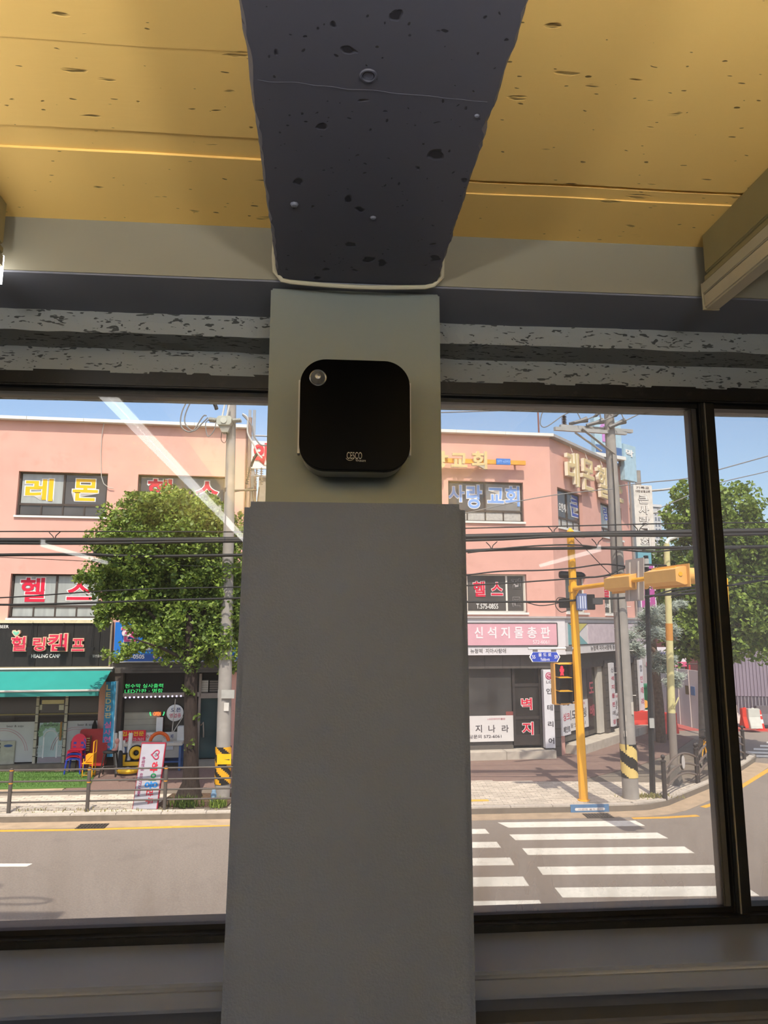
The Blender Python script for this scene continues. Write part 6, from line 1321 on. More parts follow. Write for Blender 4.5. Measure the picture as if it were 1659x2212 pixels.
# left concrete pole
g = ground(480, 1724); yL = g.y
a, b = g + Vector((0, 0, -.1)), None
top = at(501, 860, yL); d = (top - g); topz = g + d * 1.12
pl = thing('utility_pole', 'concrete utility pole with hazard stripes and a grey switch box, behind the ginkgo', 'utility pole', g)
MB().tube([g + Vector((0, 0, -.1)), g + d * .5, topz], [.19, .15, .11], 16).build('shaft', M_CONC, pl, smooth=True)
zz = lambda y: at(478, y, yL).z
stripes(pl, g, topz, .197, zz(1692), zz(1612), 5, (plain('#e0a224', .5), plain('#2a2724', .5)))
MB().tube([at(x, y, yL - .18) for x, y in ((470, 1640), (496, 1641))], .02, 4).build('stripe_tie', plain('#2a2724', .5), pl)
bx('warning_plate', frame_at(at(483, 1640, yL - .2), 5), -.16, .18, -.01, .0, -.12, .12, mat('yellow_plate', '#e6b61c', .5), pl)
bx('number_tag', frame_at(at(489, 1527, yL - .18), 5), -.06, .06, -.01, 0, -.1, .1, plain('#c8c2b8', .5), pl)
q = at(484, 1498, yL); MB().lathe(Vector((q.x, q.y, q.z - .1)), [(.158, 0), (.158, .2)], 16).build('steel_band', M_STEEL, pl, smooth=True)
MB().box(frame_at(q + Vector((0, -.15, 0)), 0), -.02, .3, 0, .06, -.1, .1).build('band_lug', M_STEEL, pl)
for y in (1059,): q = at(493, y, yL); MB().lathe(Vector((q.x, q.y, q.z - .05)), [(.12, 0), (.12, .1)], 16).tube([q, q + Vector((.75, -.02, 0))], .03, 6).tube([q + Vector((.1, 0, -.05)), q + Vector((.65, 0, .06))], .02, 6).build('bracket_arm', plain('#5a544f', .5), pl)
for i, (x, y, lb) in enumerate(((538, 1030, 0), (553, 1034, 0), (563, 1032, 0))):
    c0, c1 = at(x - 5 + i * 3, y + 16, yL - .1), at(x + 2, y - 22, yL - .1); mb = MB().tube([c0, c1], .018, 6)
    for k_ in range(8): mb.lathe(c0 + (c1 - c0) * (k_ + .3) / 8, [(.02, -.008), (.055, 0), (.02, .008)], 10, tuple(c1 - c0))
    mb.build('insulator', M_PORC if i else plain('#4a4643', .5), pl, smooth=True)
MB().tube([at(545, 1060, yL), at(549, 1085, yL)], .025, 6).tube([at(560, 1052, yL), at(556, 1085, yL)], .02, 6).build('fuse_tube', plain('#4a4643', .5), pl)
# switch box
c = at(484, 908, yL - .35); Tq = frame_at(c, 2)
sb = MB().prism(Tq, [(-.20, -.06), (-.16, -.12), (.14, -.12), (.19, -.05), (.19, .08), (.14, .13), (-.15, .13), (-.20, .07)], -.3, .0).build('switch_box', plain('#a9aa9c', .5), pl, bevel=.01)
MB().lathe(Tq(-.01, 0, .0), [(0, .03), (.08, .03), (.085, 0), (.085, -.01)], 20, tuple(Tq(0, 1, 0) - Tq(0, 0, 0))).build('switch_cover', plain('#b8b8aa', .5), sb, smooth=True)
MB().prism(Tq, [(-.14, -.12), (.16, -.12), (.10, -.30), (-.06, -.30)], -.28, -.05).build('switch_base', plain('#8f8c80', .5), sb)
for s in (-1, 1):
    for o_ in (-.08, -.2):
        c0, c1 = Tq(s * .2, o_, .03), Tq(s * .42, o_ - .02, .05 if s > 0 else .06); mb = MB().tube([c0, c1], .035, 8)
        for k_ in range(7): mb.lathe(c0 + (c1 - c0) * (k_ + .5) / 7, [(.035, -.01), (.06, 0), (.035, .01)], 10, tuple(c1 - c0))
        mb.build('bushing', plain('#b4b2a6', .45), sb, smooth=True)
for x in (-.06, .06): MB().tube([Tq(x, -.05, .13), Tq(x + .05, -.1, .5)], .022, 6).build('surge_arrester', plain('#c4bfb4', .5), sb)
def wire(label, pts, y, r, m=M_WIRE, name='cable', n=28, cat='cable', group=None):
    """Smooth sagging cable through picture points at depth y (number or per-point list)."""
    ys = y if isinstance(y, (list, tuple)) else [y] * len(pts); P_ = [at(px_, py_, yy) for (px_, py_), yy in zip(pts, ys)]
    out = []
    for i in range(len(P_) - 1):
        p0, p1, p2, p3 = P_[max(i - 1, 0)], P_[i], P_[i + 1], P_[min(i + 2, len(P_) - 1)]; k_ = max(2, n // (len(P_) - 1))
        for j in range(k_):
            t = j / k_; out.append(0.5 * ((2 * p1) + (p2 - p0) * t + (2 * p0 - 5 * p1 + 4 * p2 - p3) * t * t + (3 * p1 - p0 - 3 * p2 + p3) * t ** 3))
    out.append(P_[-1])
    return tag(MB().tube(out, r, 8).build(name, m, smooth=True), label, cat, group)
wire('outer black jumper loop hanging left of the switch box', ((413, 850), (393, 890), (392, 922), (415, 932), (438, 900), (446, 898)), yL - .3, .018, M_WIREG, 'jumper_cable')
wire('inner black jumper loop hanging left of the switch box', ((421, 850), (402, 890), (400, 915), (418, 931), (437, 914), (449, 902)), yL - .3, .018, M_WIREG, 'jumper_cable')
wire('short jumper loop with black sleeve under the switch box', ((452, 906), (444, 915), (447, 938), (452, 942), (462, 930), (467, 912)), yL - .3, .014, M_WIREG, 'jumper_cable')
wire('pale jumper cable running down right from the switch box', ((524, 894), (535, 904), (535, 935), (549, 962), (556, 978), (566, 990)), yL - .3, .022, plain('#b5b1aa', .5), 'jumper_cable')
wire('dark jumper cable from the switch box to the insulators', ((524, 896), (543, 918), (548, 940), (562, 960), (576, 962)), yL - .3, .02, M_WIREG, 'jumper_cable')
wire('black sleeved cable leaning above the left insulator', ((557, 978), (549, 990), (542, 1008)), yL - .2, .035, M_WIRE, 'jumper_cable')
wire('thin loop of wire under the switch box on the pole', ((480, 928), (478, 950), (486, 956), (491, 940), (485, 928)), yL - .25, .008, M_WIRE, 'jumper_cable')
wire('black cable stub with pointed sleeve above the switch box', ((446, 852), (462, 870), (468, 884)), yL - .3, [.06] * 0 or .05, M_WIRE, 'cable_sleeve')

# right concrete pole
g = ground(1363, 1724); yR = g.y; top = at(1313, 850, yR); d = top - g; topz = g + d * 1.1
pr_ = thing('utility_pole', 'tall concrete utility pole with yellow and black stripes at the crossing', 'utility pole', g)
MB().tube([g + Vector((0, 0, -.1)), g + d * .5, topz], [.20, .165, .115], 18).build('shaft', M_CONC, pr_, smooth=True)
zz = lambda y: at(1360, y, yR).z
stripes(pr_, g, topz, .203, zz(1678), zz(1606), 3, (plain('#d8bc72', .55), plain('#26241f', .5)), .33)
for y in (1450, 1043, 1322):
    q = g + d * ((zz(y) - g.z) / d.z); MB().torus(q, .16 if y > 1200 else .13, .012, (.05, 0, 1), 20, 6).torus(q + Vector((0, 0, .06)), .16 if y > 1200 else .13, .01, (-.05, 0, 1), 20, 6).build('wire_band', M_STEEL, pr_, smooth=True)
for (x, y, w, h) in ((1356, 1552, .12, .15), (1352, 1585, .1, .14), (1366, 1530, .06, .3)): bx('paper_patch', frame_at(at(x, y, yR - .172), 0), -w / 2, w / 2, -.004, .004, -h / 2, h / 2, plain('#b5aca0', .8), pr_)
for i in range(9):
    z = 1.9 + i * .55; q = g + d * (z / d.z); s = 1 if i % 2 else -1; MB().tube([q, q + Vector((s * .27, -.02, 0))], .009, 5).build('step_bolt', M_STEEL, pr_)
# crossarms
for (x0, y0, x1, y1, yy) in ((1198, 926, 1352, 936, yR - .16), (1210, 921, 1365, 932, yR + .16)):
    p0, p1 = at(x0, y0, yy - .6), at(x1, y1, yy + .35); dd_ = (p1 - p0).normalized(); up = Vector((0, 0, 1)); s_ = dd_.cross(up).normalized() * .045
    MB().hexa([p0 - s_ - up * .045, p1 - s_ - up * .045, p1 + s_ - up * .045, p0 + s_ - up * .045, p0 - s_ + up * .045, p1 - s_ + up * .045, p1 + s_ + up * .045, p0 + s_ + up * .045]).build('crossarm', M_STEEL, pr_)
MB().tube([at(1257, 926, yR - .5), at(1328, 982, yR - .1)], .035, 4).build('arm_brace', plain('#8c857c', .5), pr_)
MB().tube([at(1242, 934, yR - .1), at(1300, 975, yR - .05)], .03, 4).build('arm_brace', M_STEEL, pr_)
c0, c1 = at(1219, 918, yR - .3), at(1218, 898, yR - .3); mb = MB().tube([c0, c1], .03, 8)
for k_ in range(6): mb.lathe(c0 + (c1 - c0) * (k_ + .5) / 6, [(.03, -.014), (.07, 0), (.03, .014)], 12, tuple(c1 - c0))
mb.build('pin_insulator', plain('#5d4c46', .4), pr_, smooth=True)
for i, (x0, y0, x1, y1) in enumerate(((1230, 916, 1268, 906), (1267, 919, 1303, 909), (1316, 923, 1350, 909))):
    MB().tube([at(x0, y0, yR - .2), at(x0 * .4 + x1 * .6, y0 * .4 + y1 * .6, yR - .2), at(x1, y1, yR - .2)], [.045, .05, .085], 8).build('dead_end_clamp', plain('#6d6a68', .5), pr_, smooth=True)
lbs = ('upper', 'middle', 'lower')
for i, pts in enumerate((((1268, 906), (1288, 897), (1310, 886), (1338, 871), (1370, 850)), ((1303, 909), (1330, 897), (1350, 886), (1376, 872), (1420, 850)), ((1350, 909), (1375, 897), (1400, 884), (1420, 874), (1470, 848)))):
    wire('%s of the three overhead wires leaving the right crossarm' % lbs[i], pts, yR - .2, .016, M_WIREG, 'power_line'); 
    q = pts[1] if i < 2 else pts[2]; p0, p1 = at(q[0] - 7, q[1] + 4, yR - .2), at(q[0] + 7, q[1] - 4, yR - .2); MB().tube([p0, (p0 + p1) / 2, p1], [.016, .045, .016], 8).build('line_clamp', plain('#5a5856', .5), pr_)
wire('wire loop from the roof corner to the right crossarm insulator', ((1150, 884), (1175, 882), (1170, 895), (1167, 915), (1175, 923), (1190, 916), (1215, 898), (1238, 888), (1246, 890), (1254, 905)), yR - .4, .014, M_WIREG, 'power_line')
wire('overhead wire with grey sleeves entering from the left to the right pole', ((953, 891), (1050, 888), (1150, 884), (1195, 878), (1230, 862)), yR - .4, .016, M_WIREG, 'power_line')
wire('short curved jumper wire over the right crossarm', ((1298, 905), (1296, 888), (1299, 860)), yR - .3, .02, M_WIREG, 'power_line')
wire('curved jumper wire right of the concrete pole top', ((1322, 868), (1338, 885), (1346, 902), (1349, 907)), yR - .3, .016, M_WIREG, 'power_line')

# ------------------------------------------------------------------ yellow signal pole
M_SY_ = mat('yellow_signal_paint', '#eeab2c', .4, var=.05); M_SYD = mat('yellow_signal_housing', '#dfa85c', .5, var=.05)
g = ground(1261, 1729); yY = g.y; top = at(1232, 1148, yY); d = top - g
sp_ = thing('signal_pole', 'yellow octagonal traffic signal pole with an arm over the crosswalk', 'signal pole', g)
MB().tube([g + Vector((0, 0, -.02)), g + d * .5, top, top + d.normalized() * .09], [.112, .105, .095, .02], 8).build('pole', M_SY_, sp_)
MB().lathe(g, [(.15, -.01), (.15, .02), (.11, .03)], 8).build('base_plate', M_SY_, sp_)
for y in (1447, 1527, 1560): q = g + d * ((at(1250, y, yY).z) / d.z); MB().lathe(q, [(.108, -.012), (.108, .012)], 8).build('clamp_band', M_SY_, sp_)
za = at(1243, 1272, yY).z; A0 = g + d * (za / d.z); A1 = at(1470, 1236, 12.95); A1.z = za + 0.02
dirA = (A1 - A0).normalized()
MB().tube([A0, A0 + (A1 - A0) * .5, A1], [.06, .05, .04], 8).build('arm', M_SY_, sp_, smooth=True)
MB().lathe(A0, [(.12, -.08), (.12, .08)], 8).tube([A0 + Vector((0, 0, -.25)), A0 + dirA * .4], .025, 6).build('arm_collar', M_SY_, sp_)
def signal_head(t0, label):
    c = A0 + (A1 - A0) * t0 + Vector((0, 0, -.02)); face = Vector((0.96, 0.22, 0)).normalized()
    tt = thing('traffic_light', label, 'traffic light', c, 'traffic lights on the yellow arm')
    al = Vector((-face.y, face.x, 0)) * -1; up = Vector((0, 0, 1))
    Tf = lambda a, o, z: c + al * a + face * o + up * z
    MB().prism(lambda a, o, z: Tf(o, a, z), [(.03, -.17), (.08, -.16), (.08, .16), (.03, .17), (-.15, .11), (-.15, -.11)], -.5, .5).build('housing', M_SYD, tt)
    MB().box(Tf, -.58, .58, .08, .095, -.21, .21).build('back_plate', M_SYD, tt)
    for i, cl_ in enumerate(('#5a1512', '#5a4a12', '#124a2c')):
        q = Tf(-.35 + .35 * i, .095, 0)
        n_ = 16; v = []
        for L_ in (0, .25):
            for r2 in (.15, .137):
                v += [q + face * L_ + al * (r2 * math.cos(2 * math.pi * j / n_)) + up * (r2 * math.sin(2 * math.pi * j / n_)) for j in range(n_)]
        f = []
        for j in range(n_):
            k_ = (j + 1) % n_; f += [(j, k_, 2 * n_ + k_, 2 * n_ + j), (n_ + j, 3 * n_ + j, 3 * n_ + k_, n_ + k_), (2 * n_ + j, 2 * n_ + k_, 3 * n_ + k_, 3 * n_ + j)]
        vz_ = MB().add(v, f).build('visor', M_SYD, tt, smooth=True)
        MB().lathe(q, [(0, .04), (.09, .03), (.135, .005), (.135, 0)], 16, tuple(face)).build('lens', plain(cl_, .2), vz_, smooth=True)
    MB().tube([Tf(-.3, .0, .16), Tf(.3, 0, .16)], .02, 6).build('hanger', M_SY_, tt)
    return tt
signal_head(.90, 'nearer yellow traffic light at the end of the signal arm'); signal_head(.54, 'farther yellow traffic light halfway along the signal arm')
c = A0 + (A1 - A0) * .62; face = Vector((0.96, 0.22, 0)).normalized(); al = Vector((face.y, -face.x, 0))
t = thing('back_of_sign', 'grey metal road sign seen from behind on the signal arm', 'sign', c)
Tf = lambda a, o, z: c + al * a - face * (o - .08) + Vector((.05 * z, 0, z))
bx('plate', Tf, -.34, .34, -.01, .01, -.42, .46, plain('#a89c92', .5), t)
for x in (-.16, .16): bx('stiffener', Tf, x - .02, x + .02, .01, .03, -.4, .4, plain('#c4bab0', .5), t)
# pedestrian signal
c = at(1216, 1520, yY - .05); Tp = frame_at(c, 12)
t = thing('pedestrian_signal', 'yellow pedestrian signal with lit red man above two dark lenses', 'traffic light', c)
hw = .185
bx('housing', Tp, -.2, .17, -.22, .0, -.03, .98, M_SYD, t, bevel=.015)
for i in range(3):
    z0 = .02 + i * .325
    bx('lens_panel', Tp, -.165, .165, .0, .01, z0 - .01, z0 + .28, M_BLK, t)
    v = []; 
    hood = MB(); 
    for (a0_, a1_, z0_, z1_) in ((-.17, -.155, z0 - .0, z0 + .29), (.155, .17, z0, z0 + .29), (-.17, .17, z0 + .275, z0 + .295)): hood.box(lambda a, o, z: Tp(a, o, z - .05 * o), a0_, a1_, 0, .2, z0_, z1_)
    hood.build('hood', M_BLK, t); bx('hood_lid', lambda a, o, z: Tp(a, o, z - .05 * o), -.175, .175, 0, .205, z0 + .296, z0 + .305, M_SY_, t)
M_RMAN = mat('red_signal_lamp', '#ff2a3c', .5, emit=2.2)
z0 = .02 + 2 * .325
MB().prism(Tp, circ(0.0, z0 + .205, .035, 14), .01, .016).prism(Tp, [(-.055, z0 + .17), (.055, z0 + .17), (.05, z0 + .10), (.03, z0 + .09), (.045, z0 + .01), (.015, z0 + .01), (0, z0 + .08), (-.015, z0 + .01), (-.045, z0 + .01), (-.03, z0 + .09), (-.05, z0 + .10)], .01, .016).build('red_man', M_RMAN, t)
bx('side_housing', Tp, .2, .42, -.35, -.12, .03, .95, M_BLK, t, bevel=.01)
for z in (.0, .97): MB().tube([Tp(-.1, -.1, z), Tp(.5, -.1, z)], .018, 6).build('bracket', M_SY_, t)
# street name sign
c = at(1177, 1419, yY - .1); Tn = frame_at(c, 4); wn_ = at(1211, 1419, yY - .1).x - c.x; hn_ = at(1177, 1408, yY - .1).z - c.z
t = thing('street_name_sign', 'blue street name sign reading 55 율도로 59 Yuldo-ro', 'sign', c)
hexp = lambda k: [(-wn_ * k, 0), (-wn_ * .82 * k, -hn_ * k), (wn_ * .82 * k, -hn_ * k), (wn_ * k, 0), (wn_ * .82 * k, hn_ * k), (-wn_ * .82 * k, hn_ * k)]
MB().prism(Tn, hexp(1.0), -.02, 0).build('plate', M_STW, t); MB().prism(Tn, hexp(.93), 0, .004).build('blue_face', mat('road_sign_blue', '#2f49ae', .45), t)
letters(Tn, '율 도 로', -wn_ * .42, wn_ * .42, hn_ * .08, hn_ * .8, .0045, .003, M_STW, t, off=.01); letters(Tn, 'Yuldo-ro', -wn_ * .3, wn_ * .3, -hn_ * .78, -hn_ * .15, .0045, .003, M_STW, t, off=.008)
letters(Tn, '55', -wn_ * .83, -wn_ * .62, -hn_ * .35, hn_ * .35, .0045, .003, M_STW, t, off=.01); letters(Tn, '59', wn_ * .62, wn_ * .83, -hn_ * .35, hn_ * .35, .0045, .003, M_STW, t, off=.01)
za_ = at(1190, 1401, yY - .1).z - c.z; MB().tube([Tn(-wn_ * 1.05, -.02, za_), Tn(wn_ * 1.85, -.02, za_)], .03, 8).build('arm', plain('#d4d0cc', .4), t, smooth=True)
MB().box(Tn, -wn_ * .75, -wn_ * .45, -.04, 0, hn_, za_).box(Tn, wn_ * .45, wn_ * .75, -.04, 0, hn_, za_).box(Tn, wn_ * 1.4, wn_ * 1.8, -.06, .02, za_ - .07, za_ + .05).build('clamp', plain('#6d6864', .5), t)
# boxes and lamp on the pole
c = at(1257, 1300, yY - .15); Tx = frame_at(c, -8)
t = thing('notice_panel', 'blue notice panel with a black box behind, fixed to the yellow pole', 'notice', c)
hh = c.z - at(1257, 1318, yY - .15).z; bx('plate', Tx, -.14, .12, -.01, .01, -hh, hh, plain('#66719a', .5), t)
for i in range(4): bx('print_column', Tx, -.11 + i * .058, -.08 + i * .058, .011, .014, -hh * .8, hh * .7, plain('#c4c8d8', .5), t)
bx('box', Tx, .13, .32, -.12, .0, -hh * .95, hh * .9, M_BLK, t, bevel=.01)
c = at(1289, 1299, yY - .1); tag(MB().prism(frame_at(c, 0), rrect(-.13, .13, -.08, .08, .02), -.1, .1).build('cable_closure', plain('#4a4847', .5), bevel=.01), 'small dark cable closure box hanging right of the yellow pole', 'cable box')
c = at(1237, 1243, yY + .1); tag(MB().tube([c + Vector((-.34, 0, .02)), c + Vector((-.3, 0, .02)), c + Vector((.22, 0, 0)), c + Vector((.3, 0, 0))], [.08, .095, .09, .05], 14).build('cable_splice', M_BLK, smooth=True), 'black cylindrical cable splice case behind the yellow pole', 'cable box')
c = at(1222, 1303, yY + .12); tag(MB().prism(frame_at(c, 0), rrect(-.16, .16, -.12, .12, .04), -.08, .08).build('terminal_box', M_BLK), 'black ribbed terminal box left of the yellow pole', 'cable box')
# kerb plate
c = ground(1273, 1749, -.1); Tk = frame_at((c.x, kerb_y(c.x) - .012, RZ + .005), 4.5)
t = thing('kerb_plate', 'blue information plate with a white strip fixed to the kerb by the yellow pole', 'notice', Tk(0, 0, 0))
bx('plate', Tk, -.46, .46, -.03, .01, .0, .17, mat('dusty_blue_plate', '#4f7ba4', .5), t); MB().prism(Tk, rrect(-.36, .36, .04, .1, .029), .01, .014).build('white_strip', M_STW, t)
letters(Tk, '이곳에 설치 금지', -.28, .3, .05, .09, .0145, .002, plain('#7a5a62', .6), t, off=0.0)
bx('yellow_tile', frame_at((ground(1040, 1728).x, ground(1040, 1728).y, 0), 3), -.4, .16, -.02, .14, -.01, .008, mat('yellow_tactile', '#d8b048', .7, bump=.5, bscale=60), sidewalk)

# ------------------------------------------------------------------ black pole, cream pole
g = ground(1410, 1717); top = at(1396.5, 1225, g.y)
t = thing('black_post', 'slim black square post with a white cap right of the striped pole', 'post', g)
MB().tube([g + Vector((0, 0, -.02)), top], [.075, .06], 4).build('post', mat('black_post_paint', '#2e2d2e', .5), t); MB().tube([top, top + Vector((0, 0, .22))], .07, 8).build('cap', plain('#b4b2ae', .5), t); MB().tube([top + Vector((0, 0, .22)), top + Vector((0, 0, .3))], .065, 8).build('lid', M_BLK, t)
bx('tag', frame_at(at(1408, 1562, g.y - .08), 0), -.06, .06, -.01, .01, -.12, .12, plain('#aaa8a2', .5), t)
g = ground(1458, 1694); m_ = at(1451, 1540, g.y); top = at(1440, 1175, g.y)
t = thing('lamp_pole', 'two-tone street lamp pole, grey below and cream above, behind the arched fence', 'lamp post', g)
MB().tube([g + Vector((0, 0, -.02)), m_], [.105, .10], 12).build('lower_shaft', plain('#857b72', .6), t, smooth=True)
MB().tube([m_, m_ + (top - m_) * .75], [.10, .085], 12).build('upper_shaft', mat('cream_pole_paint', '#cfc48c', .6, var=.06), t, smooth=True)
MB().tube([m_ + (top - m_) * .42, m_ + (top - m_) * .52], [.097, .096], 12).build('orange_band', plain('#c88a40', .6), t, smooth=True)
MB().tube([m_ + (top - m_) * .75, top], [.085, .08], 12).build('top_shaft', mat('cream_pole_paint', '#cfc48c', .6), t, smooth=True)
arm = [top, at(1445, 1165, g.y), at(1465, 1158, g.y), at(1500, 1155, g.y)]; MB().tube(arm, [.06, .055, .045, .03], 8).build('lamp_arm', plain('#d4d0c4', .5), t, smooth=True)
MB().lathe(g, [(.24, -.01), (.2, .12), (.14, .45), (.11, .5)], 6).build('base_shroud', plain('#6a645e', .7), t)
for (x0, y0, x1, y1) in ((1456, 1530, 1466, 1506), (1455, 1508, 1452, 1530)): MB().tube([at(x0, y0, g.y - .1), at(x1, y1, g.y - .1)], .02, 5).build('cable_duct', mat('cream_pole_paint', '#cfc48c', .6), t)
g = ground(1448, 1597); tag(MB().tube([g, at(1444, 1400, g.y)], [.11, .09], 10).build('grey_post', M_CONC, smooth=True), 'slim grey post just left of the cream lamp pole', 'post')
g = ground(1418, 1600); tag(MB().tube([g, at(1412, 1400, g.y)], [.09, .08], 10).build('grey_post', M_CONC, smooth=True), 'slim pale post between the black post and the pine trunk', 'post')
g = ground(1582, 1668); tag(MB().tube([Vector((g.x + .05, g.y, 0)), at(1572, 1400, g.y), at(1566, 1250, g.y)], .085, 10).build('yellow_post', M_SY_, smooth=True), 'yellow post mostly hidden behind the window mullion', 'post')

# ------------------------------------------------------------------ arched fence on the right
M_IRON = mat('dark_iron_paint', '#3c3633', .45, var=.1)
fence_pts = [ground(1437, 1726), ground(1508, 1691), None, ground(1608, 1641)]
fence_pts[2] = fence_pts[1] + (fence_pts[3] - fence_pts[1]) * .5
af = thing('arched_fence', 'dark iron fence with arched rails and oval plates along the right kerb', 'fence', fence_pts[0])
fh = .86
for i, p in enumerate(fence_pts):
    for s in ((0,) if i in (0, 3) else (-.07, .07)):
        q = p + (fence_pts[3] - fence_pts[0]).normalized() * s; r2 = .055 if i in (0, 3) else .04
        mb = MB().lathe(q, [(r2, -.02), (r2, fh), (r2 * 1.25, fh + .01), (r2 * 1.25, fh + .04), (r2 * .5, fh + .06), (r2 * .45, fh + .09)], 10); mb.ball(q + Vector((0, 0, fh + .13)), .055, 10); mb.build('post', M_IRON, af, smooth=True)
for p, q in zip(fence_pts, fence_pts[1:]):
    for (z0, rise) in ((.66, .24), (.44, .2), (.2, .2)):
        MB().tube([p + (q - p) * (i / 12) + Vector((0, 0, z0 + rise * math.sin(math.pi * i / 12))) for i in range(13)], .028, 8).build('arched_rail', plain('#6a5d54', .45), af, smooth=True)
    m_ = p + (q - p) * .55 + Vector((0, 0, .68)); dd_ = (q - p).normalized(); To = lambda a, o, z: m_ + dd_ * a + Vector((dd_.y, -dd_.x, 0)) * o + Vector((0, 0, z))
    MB().prism(To, circ(0, 0, .13, 24, .19), -.02, .02).build('oval_frame', M_IRON, af); MB().prism(To, circ(0, 0, .105, 24, .165), .02, .03).build('oval_plate', plain('#c4beb8', .5), af)

# bicycle
g = ground(1528, 1655); yawb = 52; Tb_ = frame_at((g.x, g.y, 0.0), yawb); axw = tuple(Tb_(0, 1, 0) - Tb_(0, 0, 0))
t = thing('bicycle', 'yellow framed bicycle parked behind the window mullion by the arched fence', 'bicycle', Tb_(0, 0, 0))
for x in (-.5, .5):
    w = MB().torus(Tb_(x, 0, .33), .31, .02, axw, 28, 6).build('wheel', M_BLK, t, smooth=True)
    mb = MB()
    for k_ in range(8): a = math.pi * 2 * k_ / 8; mb.tube([Tb_(x, 0, .33), Tb_(x + .3 * math.cos(a), 0, .33 + .3 * math.sin(a))], .004, 4)
    mb.build('spokes', M_STEEL, w)
MB().tube([Tb_(.38, 0, .78), Tb_(-.05, 0, .32)], .025, 8).tube([Tb_(-.05, 0, .32), Tb_(-.2, 0, .78)], .02, 8).tube([Tb_(.36, 0, .72), Tb_(-.17, 0, .68)], .022, 8).tube([Tb_(-.5, 0, .33), Tb_(-.05, 0, .32)], .014, 6).tube([Tb_(-.5, 0, .33), Tb_(-.18, 0, .7)], .012, 6).build('frame', M_YM, t, smooth=True)
MB().tube([Tb_(.5, 0, .33), Tb_(.38, 0, .8), Tb_(.36, 0, .98)], .016, 6).build('fork', M_YM, t); MB().tube([Tb_(.3, -.25, 1.0), Tb_(.37, -.1, 1.02), Tb_(.37, .1, 1.02), Tb_(.3, .25, 1.0)], .013, 6).build('handlebar', M_BLK, t)
MB().ball(Tb_(-.22, 0, .86), .12, 10, (1.1, .8, .35)).tube([Tb_(-.2, 0, .78), Tb_(-.21, 0, .86)], .014, 6).build('saddle', M_BLK, t, smooth=True)
MB().torus(Tb_(-.05, .03, .32), .09, .012, axw, 16, 5).tube([Tb_(-.05, .03, .32), Tb_(.0, .05, .17)], .01, 5).build('crank', M_STEEL, t)
bx('basket', Tb_, .42, .7, -.14, .14, .75, .95, plain('#4a4845', .6), t)

# ================================================================== OVERHEAD CABLES ALONG THE STREET
CY_ = CABLE_Y
wire('thin upper black wire crossing above the thick cable bundle', ((-60, 1148), (200, 1148), (520, 1149), (700, 1149), (1010, 1141), (1240, 1136), (1440, 1131), (1720, 1128)), CY_, .016)
wire('thickest black cable bundle crossing both windows', ((-60, 1168), (200, 1168), (520, 1166), (760, 1165), (1010, 1160), (1240, 1155), (1480, 1150), (1720, 1146)), CY_, .075)
wire('black cable clamped close under the thick bundle', ((-60, 1173), (200, 1174), (520, 1169), (1010, 1167), (1240, 1157), (1480, 1157), (1720, 1152)), CY_ - .06, .035)
wire('second black cable bundle below the thickest one', ((-60, 1200), (60, 1198), (200, 1198), (300, 1202), (520, 1199), (760, 1196), (1010, 1190), (1080, 1187), (1240, 1184), (1480, 1183), (1720, 1180)), CY_, .04)
wire('thin black cable sagging under the second bundle', ((1010, 1194), (1075, 1186), (1160, 1179), (1240, 1177), (1300, 1183), (1400, 1192), (1480, 1186), (1600, 1184)), CY_ - .05, .02)
wire('thin grey wire sloping across the upper left tree', ((-40, 1202), (120, 1209), (300, 1218), (520, 1226)), CY_ + .1, .008)
wire('lower left thin wire below the 헬스 window lettering', ((-40, 1293), (60, 1288), (200, 1278), (330, 1272), (520, 1268)), CY_, .016)
wire('lower left cable crossing the small window panes', ((-40, 1306), (60, 1306), (200, 1302), (330, 1297), (520, 1292)), CY_, .026)
wire('thin guy wire from the gold church letters to the right pole', ((953, 1120), (1040, 1101), (1120, 1083), (1200, 1069), (1290, 1059), (1325, 1056)), yR - .3, .012, M_WIREG)
wire('cable above the lower 헬스 window running to the right pole', ((1005, 1243), (1080, 1234), (1170, 1232), (1240, 1227), (1300, 1219), (1340, 1222), (1420, 1232)), CY_ + .2, .018)
wire('cable crossing the lower 헬스 window lettering', ((1005, 1265), (1090, 1260), (1150, 1256), (1220, 1251), (1290, 1246), (1340, 1240)), CY_ + .2, .018)
wire('black cable crossing the telephone number on the lower window', ((1005, 1300), (1080, 1300), (1160, 1300), (1215, 1299), (1270, 1294), (1340, 1292), (1420, 1286), (1540, 1280)), CY_ + .2, .026)
wire('slack cable bowed under the lower window cable', ((1140, 1302), (1165, 1308), (1190, 1306), (1215, 1300)), CY_ + .2, .012)
wire('black cable loop round the terminal box', ((1222, 1292), (1205, 1292), (1200, 1308), (1212, 1322), (1228, 1318)), CY_ + .2, .01)
wire('sagging cable from the splice case to the right pole', ((1262, 1247), (1290, 1246), (1320, 1240), (1345, 1228), (1390, 1220), (1440, 1222)), CY_ + .2, .022)
wire('cable bowed down from the right pole towards the cream pole', ((1335, 1226), (1362, 1225), (1355, 1262), (1370, 1285), (1400, 1290), (1450, 1275), (1540, 1262)), CY_ + .5, .02)
wire('diagonal thin wire from the thick bundle to the right pole', ((1240, 1160), (1262, 1182), (1300, 1222), (1325, 1246)), CY_ + .2, .01)
wire('wire crossing to the right above the church banner', ((1335, 1050), (1400, 1042), (1480, 1034), (1540, 1018), (1659, 985)), yR, .014, M_WIREG)
wire('lower wire climbing to the right past the mullion', ((1420, 1100), (1500, 1065), (1545, 1045), (1659, 1018), (1720, 1000)), yR + .5, .012, M_WIREG)
wire('cables crossing low over the right-hand tree', ((1420, 1286), (1540, 1268), (1600, 1262), (1720, 1240)), CY_ + .5, .022)
